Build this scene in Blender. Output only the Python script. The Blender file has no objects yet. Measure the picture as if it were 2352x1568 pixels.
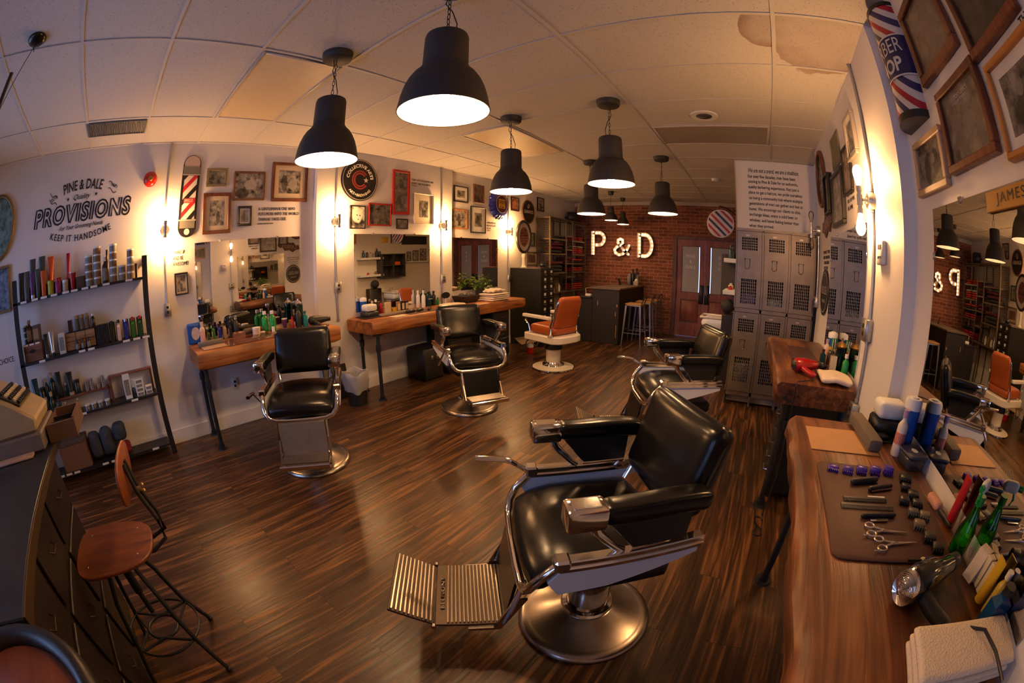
import bpy, bmesh, math, random
from mathutils import Matrix, Vector, noise as mnoise
random.seed(7)
C = bpy.context.scene.collection
SC = bpy.context.scene
PI = math.pi
R_ = math.radians
# ------------------------------------------------------------------ camera (fisheye lens), world, exposure
cd = bpy.data.cameras.new('camera'); cam = bpy.data.objects.new('camera', cd); C.objects.link(cam); SC.camera = cam
cd.type = 'PANO'; cd.sensor_width = 36.0; cd.sensor_height = 24.0; cd.clip_start = 0.01
cc = cd.cycles if not hasattr(cd, 'panorama_type') else cd
cc.panorama_type = 'FISHEYE_LENS_POLYNOMIAL'
cc.fisheye_fov = R_(200)
cc.fisheye_polynomial_k0 = 0.0
cc.fisheye_polynomial_k1 = -0.07089403
cc.fisheye_polynomial_k2 = -0.00014826
cc.fisheye_polynomial_k3 = 5.4844e-06
cc.fisheye_polynomial_k4 = -6.68856e-07
CAMH = 1.53
cam.matrix_world = Matrix(((0.824765, -0.116324, 0.553382, 0), (0.565476, 0.169663, -0.807126, 0), (0, 0.978613, 0.205711, CAMH), (0, 0, 0, 1)))
SC.view_settings.view_transform = 'Standard'; SC.view_settings.look = 'None'
SC.view_settings.exposure = 0.0; SC.view_settings.gamma = 1.0; SC.view_settings.use_curve_mapping = False
W = bpy.data.worlds.new('overcast_sky'); SC.world = W; W.use_nodes = True
bg = W.node_tree.nodes['Background']; bg.inputs[0].default_value = (0.38, 0.54, 1.0, 1); bg.inputs[1].default_value = 4.4
SC.cycles.max_bounces = 7; SC.cycles.diffuse_bounces = 3; SC.cycles.glossy_bounces = 5; SC.cycles.transmission_bounces = 5
SC.cycles.caustics_reflective = False; SC.cycles.caustics_refractive = False; SC.cycles.sample_clamp_indirect = 3.0
SC.cycles.use_denoising = True
CEIL = 2.88
# daylight through the shop window behind the camera: a light portal in the window opening
for (px0, px1) in ((-3.7, -1.75), (-1.4, -.45)):
    pl_ = bpy.data.lights.new('window_portal', 'AREA'); pl_.shape = 'RECTANGLE'; pl_.size = px1 - px0; pl_.size_y = 1.75; pl_.cycles.is_portal = True
    po = bpy.data.objects.new('window_portal', pl_); C.objects.link(po); po.location = ((px0 + px1) / 2, -2.62, 1.62); po.rotation_euler = (R_(90), 0, 0)

# ------------------------------------------------------------------ materials
MC = {}
def nd(nt, t, **kw):
    n = nt.nodes.new(t)
    for k, v in kw.items():
        if k.startswith('i_'):
            key = k[2:]; n.inputs[int(key) if key.isdigit() else key.replace('_', ' ')].default_value = v
        else: setattr(n, k, v)
    return n
def newmat(name):
    m = bpy.data.materials.new(name); m.use_nodes = True; nt = m.node_tree
    return m, nt, nt.nodes['Principled BSDF'], nt.links.new
def pm(name, col, rough=.5, metal=0, var=.12, vs=12, bump=0, bs=60, coat=0, emit=0, trans=0, ior=1.45, alpha=1, stretch=(1,1,1)):
    if name in MC: return MC[name]
    m, nt, b, L = newmat(name)
    c4 = (*col, 1)
    b.inputs['Roughness'].default_value = rough; b.inputs['Metallic'].default_value = metal; b.inputs['IOR'].default_value = ior
    b.inputs['Coat Weight'].default_value = coat; b.inputs['Transmission Weight'].default_value = trans; b.inputs['Alpha'].default_value = alpha
    tc = nd(nt, 'ShaderNodeTexCoord'); mp = nd(nt, 'ShaderNodeMapping'); mp.inputs['Scale'].default_value = stretch
    L(tc.outputs['Object'], mp.inputs[0])
    nz = nd(nt, 'ShaderNodeTexNoise', i_Scale=vs, i_Detail=3.0); L(mp.outputs[0], nz.inputs['Vector'])
    mx = nd(nt, 'ShaderNodeMix', data_type='RGBA'); L(nz.outputs['Fac'], mx.inputs[0])
    mx.inputs[6].default_value = (*[max(0, c * (1 - var)) for c in col], 1); mx.inputs[7].default_value = (*[min(1, c * (1 + var)) for c in col], 1)
    L(mx.outputs[2], b.inputs['Base Color'])
    if emit:
        b.inputs['Emission Color'].default_value = c4; b.inputs['Emission Strength'].default_value = emit
    if bump:
        n2 = nd(nt, 'ShaderNodeTexNoise', i_Scale=bs, i_Detail=4.0); L(mp.outputs[0], n2.inputs['Vector'])
        bp = nd(nt, 'ShaderNodeBump', i_Strength=bump, i_Distance=.01); L(n2.outputs['Fac'], bp.inputs['Height']); L(bp.outputs[0], b.inputs['Normal'])
    MC[name] = m; return m
def wood(name, c1, c2, axis='Y', scale=3, rough=.5, bump=.25, dark=None, sx=14):
    if name in MC: return MC[name]
    m, nt, b, L = newmat(name); b.inputs['Roughness'].default_value = rough
    tc = nd(nt, 'ShaderNodeTexCoord'); mp = nd(nt, 'ShaderNodeMapping')
    s = [sx, sx, sx]; s['XYZ'.index(axis)] = 1.0; mp.inputs['Scale'].default_value = s; L(tc.outputs['Object'], mp.inputs[0])
    nz = nd(nt, 'ShaderNodeTexNoise', i_Scale=scale, i_Detail=6.0, i_Distortion=.8); L(mp.outputs[0], nz.inputs['Vector'])
    n3 = nd(nt, 'ShaderNodeTexNoise', i_Scale=2.2, i_Detail=3.0); L(tc.outputs['Object'], n3.inputs['Vector'])
    ma = nd(nt, 'ShaderNodeMath', operation='ADD'); L(nz.outputs['Fac'], ma.inputs[0]); L(n3.outputs['Fac'], ma.inputs[1])
    cr = nd(nt, 'ShaderNodeValToRGB'); e = cr.color_ramp.elements
    e[0].position = .34; e[0].color = (*(dark or [x * .35 for x in c1]), 1); e[1].position = .64; e[1].color = (*c2, 1)
    x = e.new(.47); x.color = (*c1, 1)
    hf = nd(nt, 'ShaderNodeMath', operation='MULTIPLY'); hf.inputs[1].default_value = .5; L(ma.outputs[0], hf.inputs[0]); L(hf.outputs[0], cr.inputs[0])
    L(cr.outputs[0], b.inputs['Base Color'])
    bp = nd(nt, 'ShaderNodeBump', i_Strength=bump, i_Distance=.01); L(nz.outputs['Fac'], bp.inputs['Height']); L(bp.outputs[0], b.inputs['Normal'])
    MC[name] = m; return m
def emis(name, col, s):
    if name in MC: return MC[name]
    m, nt, b, L = newmat(name); b.inputs['Base Color'].default_value = (*col, 1); b.inputs['Emission Color'].default_value = (*col, 1); b.inputs['Emission Strength'].default_value = s
    MC[name] = m; return m
def glass(name, col=(1, 1, 1), rough=.0, ior=1.45):
    # thin tinted glass: part see-through, part glossy, so lamps light what stands behind
    if name in MC: return MC[name]
    m = bpy.data.materials.new(name); m.use_nodes = True; nt = m.node_tree; nt.nodes.clear(); L = nt.links.new
    o = nd(nt, 'ShaderNodeOutputMaterial'); t = nd(nt, 'ShaderNodeBsdfTransparent'); t.inputs[0].default_value = (*col, 1)
    g = nd(nt, 'ShaderNodeBsdfGlossy'); g.inputs[0].default_value = (1, 1, 1, 1); g.inputs['Roughness'].default_value = rough
    f = nd(nt, 'ShaderNodeFresnel'); f.inputs[0].default_value = ior; mx = nd(nt, 'ShaderNodeMixShader')
    L(f.outputs[0], mx.inputs[0]); L(t.outputs[0], mx.inputs[1]); L(g.outputs[0], mx.inputs[2]); L(mx.outputs[0], o.inputs[0])
    MC[name] = m; return m
M_wall = pm('white_paint', (.78, .74, .72), .55, var=.03, vs=3, bump=.12, bs=140)
M_lea = pm('black_leather', (.005, .005, .0055), .24, var=.3, vs=6, bump=.12, bs=14); M_lea.node_tree.nodes['Principled BSDF'].inputs['Specular IOR Level'].default_value = .38
M_chrome = pm('chrome', (.80, .77, .75), .09, 1, var=.04)
M_steel = pm('brushed_steel', (.42, .37, .34), .27, 1, var=.10, vs=30)
M_ribbed = pm('worn_aluminium', (.34, .28, .23), .30, 1, var=.2, vs=40)
M_enamel = pm('pale_enamel', (.80, .84, .92), .30, var=.02)
M_black = pm('black_plastic', (.012, .012, .013), .38)
M_iron = pm('black_iron_pipe', (.030, .032, .036), .42, .5, bump=.1)
M_shade = pm('charcoal_shade', (.028, .025, .026), .62, bump=.12, bs=200)
M_white = pm('white_plastic', (.75, .74, .72), .4)
M_paper = pm('white_paper', (.80, .77, .70), .7)
M_galv = pm('galvanised_metal', (.50, .50, .49), .38, .9, var=.15, vs=50)
M_dark = pm('dark_void', (.006, .005, .006), .8)
M_ink = pm('black_vinyl_lettering', (.012, .011, .012), .5)
M_slab = wood('sawn_slab_wood', (.25, .078, .02), (.50, .20, .055), 'Y', 1.5, .46, .5, dark=(.05, .015, .006), sx=15)
M_slabR = wood('live_edge_slab_wood', (.12, .037, .012), (.32, .125, .04), 'Y', 1.7, .42, .5, dark=(.025, .008, .005), sx=17)
M_dwood = wood('dark_stained_wood', (.007, .003, .0025), (.016, .007, .005), 'Z', 3, .45)
M_red_wood = wood('mahogany_frame_wood', (.12, .032, .014), (.23, .075, .032), 'Y', 4, .35, .1)
M_ply = wood('orange_plywood', (.18, .045, .012), (.24, .065, .018), 'X', 2, .42, .08, dark=(.12, .03, .008))
M_amber = wood('amber_frame_wood', (.45, .17, .03), (.62, .28, .06), 'Y', 4, .4, .1)
M_grain = wood('weathered_board', (.20, .12, .07), (.36, .23, .13), 'Y', 3, .6)

# ------------------------------------------------------------------ mesh builder
class B:
    def __init__(s): s.bm = bmesh.new(); s.mi = 0
    def _f(s, vs):
        try:
            f = s.bm.faces.new(vs); f.material_index = s.mi; return f
        except ValueError: return None
    def box(s, x0, x1, y0, y1, z0, z1, bev=0, M=None, seg=1):
        bb = bmesh.new(); v = [bb.verts.new((x, y, z)) for x in (x0, x1) for y in (y0, y1) for z in (z0, z1)]
        for q in ((0, 1, 3, 2), (4, 6, 7, 5), (0, 4, 5, 1), (2, 3, 7, 6), (0, 2, 6, 4), (1, 5, 7, 3)): bb.faces.new([v[i] for i in q])
        if bev: bmesh.ops.bevel(bb, geom=list(bb.edges), offset=bev, segments=seg, affect='EDGES', profile=.5)
        return s._merge(bb, M)
    def _merge(s, bb, M=None):
        if M is not None: bmesh.ops.transform(bb, matrix=M, verts=bb.verts)
        for f in bb.faces: f.material_index = s.mi
        me = bpy.data.meshes.new('t'); bb.to_mesh(me); bb.free(); s.bm.from_mesh(me); bpy.data.meshes.remove(me); return s
    def ring(s, pts): return [s.bm.verts.new(p) for p in pts]
    def loft(s, rings, close=True, cap=True):
        R = [s.ring(r) for r in rings]; n = len(R[0])
        for a, b in zip(R, R[1:]):
            for i in range(n if close else n - 1):
                j = (i + 1) % n; s._f((a[i], a[j], b[j], b[i]))
        if cap and n > 2: s._f(R[0][::-1]); s._f(R[-1])
        return s
    def lathe(s, prof, seg=24, M=None, cap=False):
        bb = B(); bb.mi = s.mi
        rings = [[(r * math.cos(2 * PI * i / seg), r * math.sin(2 * PI * i / seg), z) for i in range(seg)] for r, z in [(max(r, 1e-4), z) for r, z in prof]]
        bb.loft(rings, True, cap)
        return s._merge(bb.bm, M)
    def cyl(s, p0, p1, r0, r1=None, seg=14):
        p0 = Vector(p0); p1 = Vector(p1); d = p1 - p0; r1 = r0 if r1 is None else r1
        Mx = Matrix.Translation(p0) @ d.to_track_quat('Z', 'Y').to_matrix().to_4x4()
        return s.lathe([(r0, 0), (r1, d.length)], seg, Mx, True)
    def tube(s, pts, r, seg=8, closed=False, flat=1.0, up=(0, 0, 1)):
        pts = [Vector(p) for p in pts]; n = len(pts); rings = []; up = Vector(up)
        for i, p in enumerate(pts):
            a = pts[(i - 1) % n] if (closed or i > 0) else p; b = pts[(i + 1) % n] if (closed or i < n - 1) else p
            t = (b - a).normalized(); u = t.cross(up)
            if u.length < 1e-3: u = t.cross(Vector((1, 0, 0)))
            u.normalize(); w = u.cross(t).normalized(); rr = r[i] if isinstance(r, (list, tuple)) else r
            rings.append([p + u * (math.cos(2 * PI * k / seg) * rr) + w * (math.sin(2 * PI * k / seg) * rr * flat) for k in range(seg)])
        if closed: rings.append(rings[0])
        return s.loft(rings, True, not closed)
    def prism(s, poly, d0, d1, M=None, bev=0):
        bb = bmesh.new(); a = [bb.verts.new((x, y, d0)) for x, y in poly]; b = [bb.verts.new((x, y, d1)) for x, y in poly]; n = len(poly)
        bb.faces.new(a[::-1]); bb.faces.new(b)
        for i in range(n): bb.faces.new((a[i], a[(i + 1) % n], b[(i + 1) % n], b[i]))
        bmesh.ops.recalc_face_normals(bb, faces=bb.faces)
        if bev: bmesh.ops.bevel(bb, geom=list(bb.edges), offset=bev, segments=1, affect='EDGES')
        return s._merge(bb, M)
    def sphere(s, c, r, seg=14, sc=(1, 1, 1)):
        n = seg // 2 + 1
        return s.lathe([(r * math.sin(PI * i / n), -r * math.cos(PI * i / n)) for i in range(n + 1)], seg, Matrix.Translation(c) @ Matrix.Diagonal((*sc, 1)))
    def sweep(s, path, hw, ht, side=(0, 1, 0), e=4.0, seg=24, fn=None, taper=None, ends=5):
        # padded cushion: a rounded-rectangle section carried along a path, with rounded ends
        P = [Vector(p) for p in path]; side = Vector(side).normalized(); n = len(P); cum = [0]
        for a, b in zip(P, P[1:]): cum.append(cum[-1] + (b - a).length)
        T = cum[-1]; rings = []; ts = []
        er = min(ht * 1.2, T * .3)
        for k in range(ends): ts.append(er * (1 - math.cos(PI / 2 * k / ends)))
        m = 10
        for k in range(m + 1): ts.append(er + (T - 2 * er) * k / m)
        for k in range(ends - 1, -1, -1): ts.append(T - er * (1 - math.cos(PI / 2 * k / ends)))
        for t in ts:
            i = 0
            while i < n - 2 and cum[i + 1] < t: i += 1
            f = (t - cum[i]) / max(1e-6, cum[i + 1] - cum[i]); p = P[i].lerp(P[i + 1], f)
            a = P[max(i - 0, 0)]; b = P[min(i + 1, n - 1)]; tan = (b - a).normalized()
            if 0 < i < n - 2: tan = ((P[i + 1] - P[i]).normalized() * .6 + (P[i + 2] - P[i - 1]).normalized() * .4).normalized()
            nor = tan.cross(side).normalized(); d = min(t, T - t)
            g = 1.0 if d >= er else (1 - (1 - d / er) ** 2.2) ** .5 if d > 0 else .03
            tp = taper(t / T) if taper else 1
            W_ = hw * tp - (1 - g) * ht * .8; H_ = ht * max(g, .04); ring = []
            for q in range(seg):
                an = 2 * PI * q / seg; cx = math.cos(an); sy = math.sin(an)
                u = math.copysign(abs(cx) ** (2 / e), cx) * W_; v = math.copysign(abs(sy) ** (2 / e), sy) * H_
                if fn: v += fn(t / T, u / hw, 1 if sy > 0 else -1)
                ring.append(p + side * u + nor * v)
            rings.append(ring)
        return s.loft(rings, True, True)
def obj(name, b, mats, parent=None, M=None, smooth=45, kind=None):
    me = bpy.data.meshes.new(name); bmesh.ops.recalc_face_normals(b.bm, faces=b.bm.faces); b.bm.to_mesh(me); b.bm.free()
    for m in (mats if isinstance(mats, (list, tuple)) else [mats]): me.materials.append(m)
    if smooth:
        me.polygons.foreach_set('use_smooth', [True] * len(me.polygons)); me.set_sharp_from_angle(angle=R_(smooth))
    o = bpy.data.objects.new(name, me); C.objects.link(o)
    if parent is not None: o.parent = parent
    if M is not None: o.matrix_local = M
    if kind: o['kind'] = kind
    return o
def thing(name, label, cat, M=None, group=None):
    o = bpy.data.objects.new(name, None); C.objects.link(o); o.empty_display_size = .1
    if M is not None: o.matrix_local = M
    o['label'] = label; o['category'] = cat
    if group: o['group'] = group
    return o
def tag(o, label, cat, group=None):
    o['label'] = label; o['category'] = cat
    if group: o['group'] = group
    return o
def struct(name, b, m, smooth=0): return obj(name, b, m, kind='structure', smooth=smooth)
def dup(root, M, label=None, group=None):
    r = root.copy(); C.objects.link(r); r.matrix_local = M
    if label: r['label'] = label
    if group: r['group'] = group
    for ch in list(root.children):
        c = ch.copy(); C.objects.link(c); c.parent = r
        for g in list(ch.children):
            d = g.copy(); C.objects.link(d); d.parent = c
    return r
def T(x, y, z, rz=0): return Matrix.Translation((x, y, z)) @ Matrix.Rotation(R_(rz), 4, 'Z')
def WM(w, u, z, d=0, roll=0, x=None):
    # frame of a wall: local x = to the viewer's right, y = up, z = out of the wall
    if w == 'L': c = ((0, 0, 1), (1, 0, 0), (0, 1, 0)); p = ((-4.08 if x is None else x) + d, u, z)
    elif w == 'R': c = ((0, 0, -1), (-1, 0, 0), (0, 1, 0)); p = ((.80 if x is None else x) - d, u, z)
    else: c = ((1, 0, 0), (0, 0, -1), (0, 1, 0)); p = (u, (8.6 if x is None else x) - d, z)
    m = Matrix([(*r, 0) for r in c] + [(0, 0, 0, 1)])
    return Matrix.Translation(p) @ m @ Matrix.Rotation(R_(roll), 4, 'Z')
TC = {}
def text_mesh(s, w=None, h=None, depth=.001, align='CENTER', shear=0, bold=.0, arc=None, spacing=1.0, lines=1.0):
    cu = bpy.data.curves.new('lettering', 'FONT'); cu.body = s; cu.align_x = align; cu.align_y = 'CENTER'; cu.size = 1; cu.shear = shear
    cu.offset = bold; cu.extrude = .0; cu.resolution_u = 3; cu.space_character = spacing; cu.space_line = lines
    o = bpy.data.objects.new('lettering', cu); C.objects.link(o); dg = bpy.context.evaluated_depsgraph_get(); dg.update()
    me = bpy.data.meshes.new_from_object(o.evaluated_get(dg)); bpy.data.objects.remove(o); bpy.data.curves.remove(cu)
    xs = [v.co.x for v in me.vertices] or [0]; ys = [v.co.y for v in me.vertices] or [0]
    cx = (min(xs) + max(xs)) / 2; cy = (min(ys) + max(ys)) / 2; sx = (w / (max(xs) - min(xs))) if w else None; sy = (h / (max(ys) - min(ys))) if h else None
    sx = sx or sy; sy = sy or sx
    bb = bmesh.new(); bb.from_mesh(me); bpy.data.meshes.remove(me)
    for v in bb.verts:
        x = (v.co.x - cx) * sx; y = (v.co.y - cy) * sy
        if arc:      # wrap round a circle of radius arc (negative: smile shape)
            a = x / arc; rr = abs(arc) + (y if arc > 0 else -y)
            x = math.sin(abs(a) * (1 if x > 0 else -1)) * rr; y = (math.cos(a) * rr - abs(arc)) * (1 if arc > 0 else -1)
        v.co = (x, y, depth)
    if depth: 
        r = bmesh.ops.extrude_face_region(bb, geom=list(bb.faces)); vs = [e for e in r['geom'] if isinstance(e, bmesh.types.BMVert)]
        bmesh.ops.translate(bb, vec=(0, 0, -depth), verts=vs)
    return bb
def letter(b, s, M=None, **k):
    b._merge(text_mesh(s, **k), M); return b
def photo_mat(name, seed, tone=(.8, .72, .62), lo=.03, hi=.55, blobs=()):
    if name in MC: return MC[name]
    m, nt, b, L = newmat(name); b.inputs['Roughness'].default_value = .25
    tc = nd(nt, 'ShaderNodeTexCoord'); mp = nd(nt, 'ShaderNodeMapping'); mp.inputs['Location'].default_value = (seed * 3.7, seed * 1.3, seed); L(tc.outputs['Object'], mp.inputs[0])
    nz = nd(nt, 'ShaderNodeTexNoise', i_Scale=16.0, i_Detail=5.0, i_Roughness=.65); L(mp.outputs[0], nz.inputs['Vector'])
    mr = nd(nt, 'ShaderNodeMapRange'); mr.inputs[1].default_value = .35; mr.inputs[2].default_value = .65; L(nz.outputs['Fac'], mr.inputs[0]); cur = mr.outputs[0]
    sp = nd(nt, 'ShaderNodeSeparateXYZ'); L(tc.outputs['Generated'], sp.inputs[0])
    for (bx, by, rx, ry, val) in blobs:
        v = nd(nt, 'ShaderNodeCombineXYZ')
        for i, (c0, r0) in enumerate(((bx, rx), (by, ry))):
            a = nd(nt, 'ShaderNodeMath', operation='SUBTRACT'); L(sp.outputs[i], a.inputs[0]); a.inputs[1].default_value = c0
            d = nd(nt, 'ShaderNodeMath', operation='DIVIDE'); L(a.outputs[0], d.inputs[0]); d.inputs[1].default_value = r0; L(d.outputs[0], v.inputs[i])
        ln = nd(nt, 'ShaderNodeVectorMath', operation='LENGTH'); L(v.outputs[0], ln.inputs[0])
        q = nd(nt, 'ShaderNodeMapRange'); q.inputs[1].default_value = 1.12; q.inputs[2].default_value = .88; L(ln.outputs['Value'], q.inputs[0])
        mx = nd(nt, 'ShaderNodeMix'); L(q.outputs[0], mx.inputs[0]); L(cur, mx.inputs[2])
        sc = nd(nt, 'ShaderNodeMath', operation='MULTIPLY_ADD'); L(mr.outputs[0], sc.inputs[0]); sc.inputs[1].default_value = .25; sc.inputs[2].default_value = val - .12; L(sc.outputs[0], mx.inputs[3]); cur = mx.outputs[0]
    cr = nd(nt, 'ShaderNodeValToRGB'); e = cr.color_ramp.elements; e[0].color = (*[t * lo for t in tone], 1); e[1].color = (*[t * hi for t in tone], 1); L(cur, cr.inputs[0]); L(cr.outputs[0], b.inputs['Base Color'])
    MC[name] = m; return m
# ------------------------------------------------------------------ the room
def floor_mat():
    m, nt, b, L = newmat('wood_plank_floor')
    tc = nd(nt, 'ShaderNodeTexCoord'); mp = nd(nt, 'ShaderNodeMapping'); mp.inputs['Rotation'].default_value = (0, 0, R_(90)); L(tc.outputs['Object'], mp.inputs[0])
    br = nd(nt, 'ShaderNodeTexBrick'); br.offset = .37; br.inputs['Scale'].default_value = 1; br.inputs['Brick Width'].default_value = 1.22; br.inputs['Row Height'].default_value = .185
    br.inputs['Mortar Size'].default_value = .0016; br.inputs['Color1'].default_value = (.20, .20, .20, 1); br.inputs['Color2'].default_value = (.8, .8, .8, 1); br.inputs['Mortar'].default_value = (0, 0, 0, 1); br.inputs['Bias'].default_value = 0
    L(mp.outputs[0], br.inputs['Vector'])
    m2 = nd(nt, 'ShaderNodeMapping'); m2.inputs['Scale'].default_value = (15, .8, 1); L(tc.outputs['Object'], m2.inputs[0])
    n1 = nd(nt, 'ShaderNodeTexNoise', i_Scale=1.3, i_Detail=6.0, i_Distortion=1.4); 
    ad = nd(nt, 'ShaderNodeVectorMath', operation='ADD'); L(m2.outputs[0], ad.inputs[0]); sc = nd(nt, 'ShaderNodeVectorMath', operation='SCALE'); sc.inputs['Scale'].default_value = 7.0; L(br.outputs['Color'], sc.inputs[0]); L(sc.outputs[0], ad.inputs[1]); L(ad.outputs[0], n1.inputs['Vector'])
    m3 = nd(nt, 'ShaderNodeMapping'); m3.inputs['Scale'].default_value = (12, 120, 1); L(tc.outputs['Object'], m3.inputs[0])
    n2 = nd(nt, 'ShaderNodeTexNoise', i_Scale=1.0, i_Detail=2.0); L(m3.outputs[0], n2.inputs['Vector'])       # cross saw marks
    m4 = nd(nt, 'ShaderNodeMapping'); m4.inputs['Scale'].default_value = (60, 2.5, 1); L(tc.outputs['Object'], m4.inputs[0])
    n3 = nd(nt, 'ShaderNodeTexNoise', i_Scale=1.0, i_Detail=3.0); L(m4.outputs[0], n3.inputs['Vector'])
    a1 = nd(nt, 'ShaderNodeMath', operation='MULTIPLY_ADD'); L(n3.outputs['Fac'], a1.inputs[0]); a1.inputs[1].default_value = .35; L(n1.outputs['Fac'], a1.inputs[2])
    a2 = nd(nt, 'ShaderNodeMath', operation='MULTIPLY_ADD'); L(br.outputs['Color'], a2.inputs[0]); a2.inputs[1].default_value = .10; L(a1.outputs[0], a2.inputs[2])
    a3 = nd(nt, 'ShaderNodeMath', operation='MULTIPLY_ADD'); L(n2.outputs['Fac'], a3.inputs[0]); a3.inputs[1].default_value = .10; L(a2.outputs[0], a3.inputs[2])
    cr = nd(nt, 'ShaderNodeValToRGB'); e = cr.color_ramp.elements; e[0].position = .56; e[0].color = (.018, .0095, .0065, 1); e[1].position = 1.0; e[1].color = (.25, .11, .036, 1); x = e.new(.78); x.color = (.060, .026, .011, 1)
    L(a3.outputs[0], cr.inputs[0])
    mx = nd(nt, 'ShaderNodeMix', data_type='RGBA'); L(br.outputs['Fac'], mx.inputs[0]); L(cr.outputs[0], mx.inputs[6]); mx.inputs[7].default_value = (.012, .007, .004, 1); L(mx.outputs[2], b.inputs['Base Color'])
    rr = nd(nt, 'ShaderNodeMapRange'); rr.inputs[3].default_value = .20; rr.inputs[4].default_value = .40; L(a1.outputs[0], rr.inputs[0]); L(rr.outputs[0], b.inputs['Roughness'])
    h = nd(nt, 'ShaderNodeMath', operation='MULTIPLY_ADD'); L(br.outputs['Fac'], h.inputs[0]); h.inputs[1].default_value = -1.2; L(a3.outputs[0], h.inputs[2])
    bp = nd(nt, 'ShaderNodeBump', i_Strength=.35, i_Distance=.006); L(h.outputs[0], bp.inputs['Height']); L(bp.outputs[0], b.inputs['Normal'])
    return m
struct('floor', B().box(-4.3, 1.1, -2.9, 9.0, -.06, 0), floor_mat())
def ceil_mat():
    m, nt, b, L = newmat('acoustic_ceiling_tile'); b.inputs['Roughness'].default_value = .9
    tc = nd(nt, 'ShaderNodeTexCoord'); mp = nd(nt, 'ShaderNodeMapping'); mp.inputs['Scale'].default_value = (1, 1, .0); L(tc.outputs['Object'], mp.inputs[0])
    v = nd(nt, 'ShaderNodeTexVoronoi', i_Scale=75.0); L(mp.outputs[0], v.inputs['Vector'])
    n = nd(nt, 'ShaderNodeTexNoise', i_Scale=30.0, i_Detail=2.0); L(mp.outputs[0], n.inputs['Vector'])
    lt = nd(nt, 'ShaderNodeMapRange'); lt.inputs[1].default_value = .13; lt.inputs[2].default_value = .26; L(v.outputs['Distance'], lt.inputs[0])
    nn = nd(nt, 'ShaderNodeMapRange'); nn.inputs[1].default_value = .46; nn.inputs[2].default_value = .56; L(n.outputs['Fac'], nn.inputs[0])
    mxm = nd(nt, 'ShaderNodeMath', operation='MAXIMUM'); L(lt.outputs[0], mxm.inputs[0]); L(nn.outputs[0], mxm.inputs[1])
    mx = nd(nt, 'ShaderNodeMix', data_type='RGBA'); L(mxm.outputs[0], mx.inputs[0]); mx.inputs[6].default_value = (.26, .23, .20, 1); mx.inputs[7].default_value = (.62, .585, .55, 1)
    cur = mx.outputs[2]
    # old water stains: brown patches with darker rims, cut off at the grid bar they stop at
    sp = nd(nt, 'ShaderNodeSeparateXYZ'); L(tc.outputs['Object'], sp.inputs[0])
    wn = nd(nt, 'ShaderNodeTexNoise', i_Scale=5.0, i_Detail=4.0); L(mp.outputs[0], wn.inputs['Vector'])
    def M_(op, a, bb): 
        k = nd(nt, 'ShaderNodeMath', operation=op)
        for i, q in enumerate((a, bb)):
            if isinstance(q, (int, float)): k.inputs[i].default_value = q
            else: L(q, k.inputs[i])
        return k.outputs[0]
    def stain(cx, cy, rx, ry, ymin, x0, x1, amt):
        nonlocal cur
        dx = M_('DIVIDE', M_('SUBTRACT', sp.outputs[0], cx), rx); dy = M_('DIVIDE', M_('SUBTRACT', sp.outputs[1], cy), ry)
        r = M_('ADD', M_('SQRT', M_('ADD', M_('MULTIPLY', dx, dx), M_('MULTIPLY', dy, dy)), 0), M_('MULTIPLY', M_('SUBTRACT', wn.outputs['Fac'], .5), .35))
        ins = nd(nt, 'ShaderNodeMapRange'); ins.inputs[1].default_value = 1.0; ins.inputs[2].default_value = .975; L(r, ins.inputs[0])
        rim = nd(nt, 'ShaderNodeMapRange'); rim.inputs[1].default_value = .55; rim.inputs[2].default_value = 1.0; rim.inputs[3].default_value = .45; rim.inputs[4].default_value = .9; L(r, rim.inputs[0])
        gate = M_('MULTIPLY', M_('GREATER_THAN', sp.outputs[1], ymin), M_('MULTIPLY', M_('GREATER_THAN', sp.outputs[0], x0), M_('LESS_THAN', sp.outputs[0], x1)))
        f = M_('MULTIPLY', M_('MULTIPLY', ins.outputs[0], gate), M_('MULTIPLY', rim.outputs[0], M_('MULTIPLY', M_('ADD', wn.outputs['Fac'], .5), amt)))
        k = nd(nt, 'ShaderNodeMix', data_type='RGBA'); L(f, k.inputs[0]); L(cur, k.inputs[6]); k.inputs[7].default_value = (.20, .085, .035, 1); cur = k.outputs[2]
    stain(.62, 1.95, .42, .62, 1.865, .285, .8, .62)
    stain(.27, 2.0, .21, .24, 1.865, -.2, .262, .8)
    L(cur, b.inputs['Base Color'])
    bp = nd(nt, 'ShaderNodeBump', i_Strength=.3, i_Distance=.003); L(mxm.outputs[0], bp.inputs['Height']); L(bp.outputs[0], b.inputs['Normal'])
    return m
struct('ceiling', B().box(-4.3, 1.1, -2.9, 9.0, CEIL, CEIL + .05), ceil_mat())
tb = B()
for i in range(-1, 5):
    x = -3.389 + 1.22 * (i)
    if -4.05 < x < .85: tb.box(x - .012, x + .012, -2.6, 8.6, CEIL - .006, CEIL - .001)
for j in range(-4, 16):
    y = -.582 + .61 * j
    if y < 8.6: tb.box(-4.08, .88, y - .011, y + .011, CEIL - .005, CEIL - .001)
tb.box(-4.08, -4.055, -2.6, 8.6, CEIL - .008, CEIL - .001)
struct('trim_1', tb, pm('ceiling_grid_bar', (.60, .57, .54), .6, var=.03))
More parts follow.
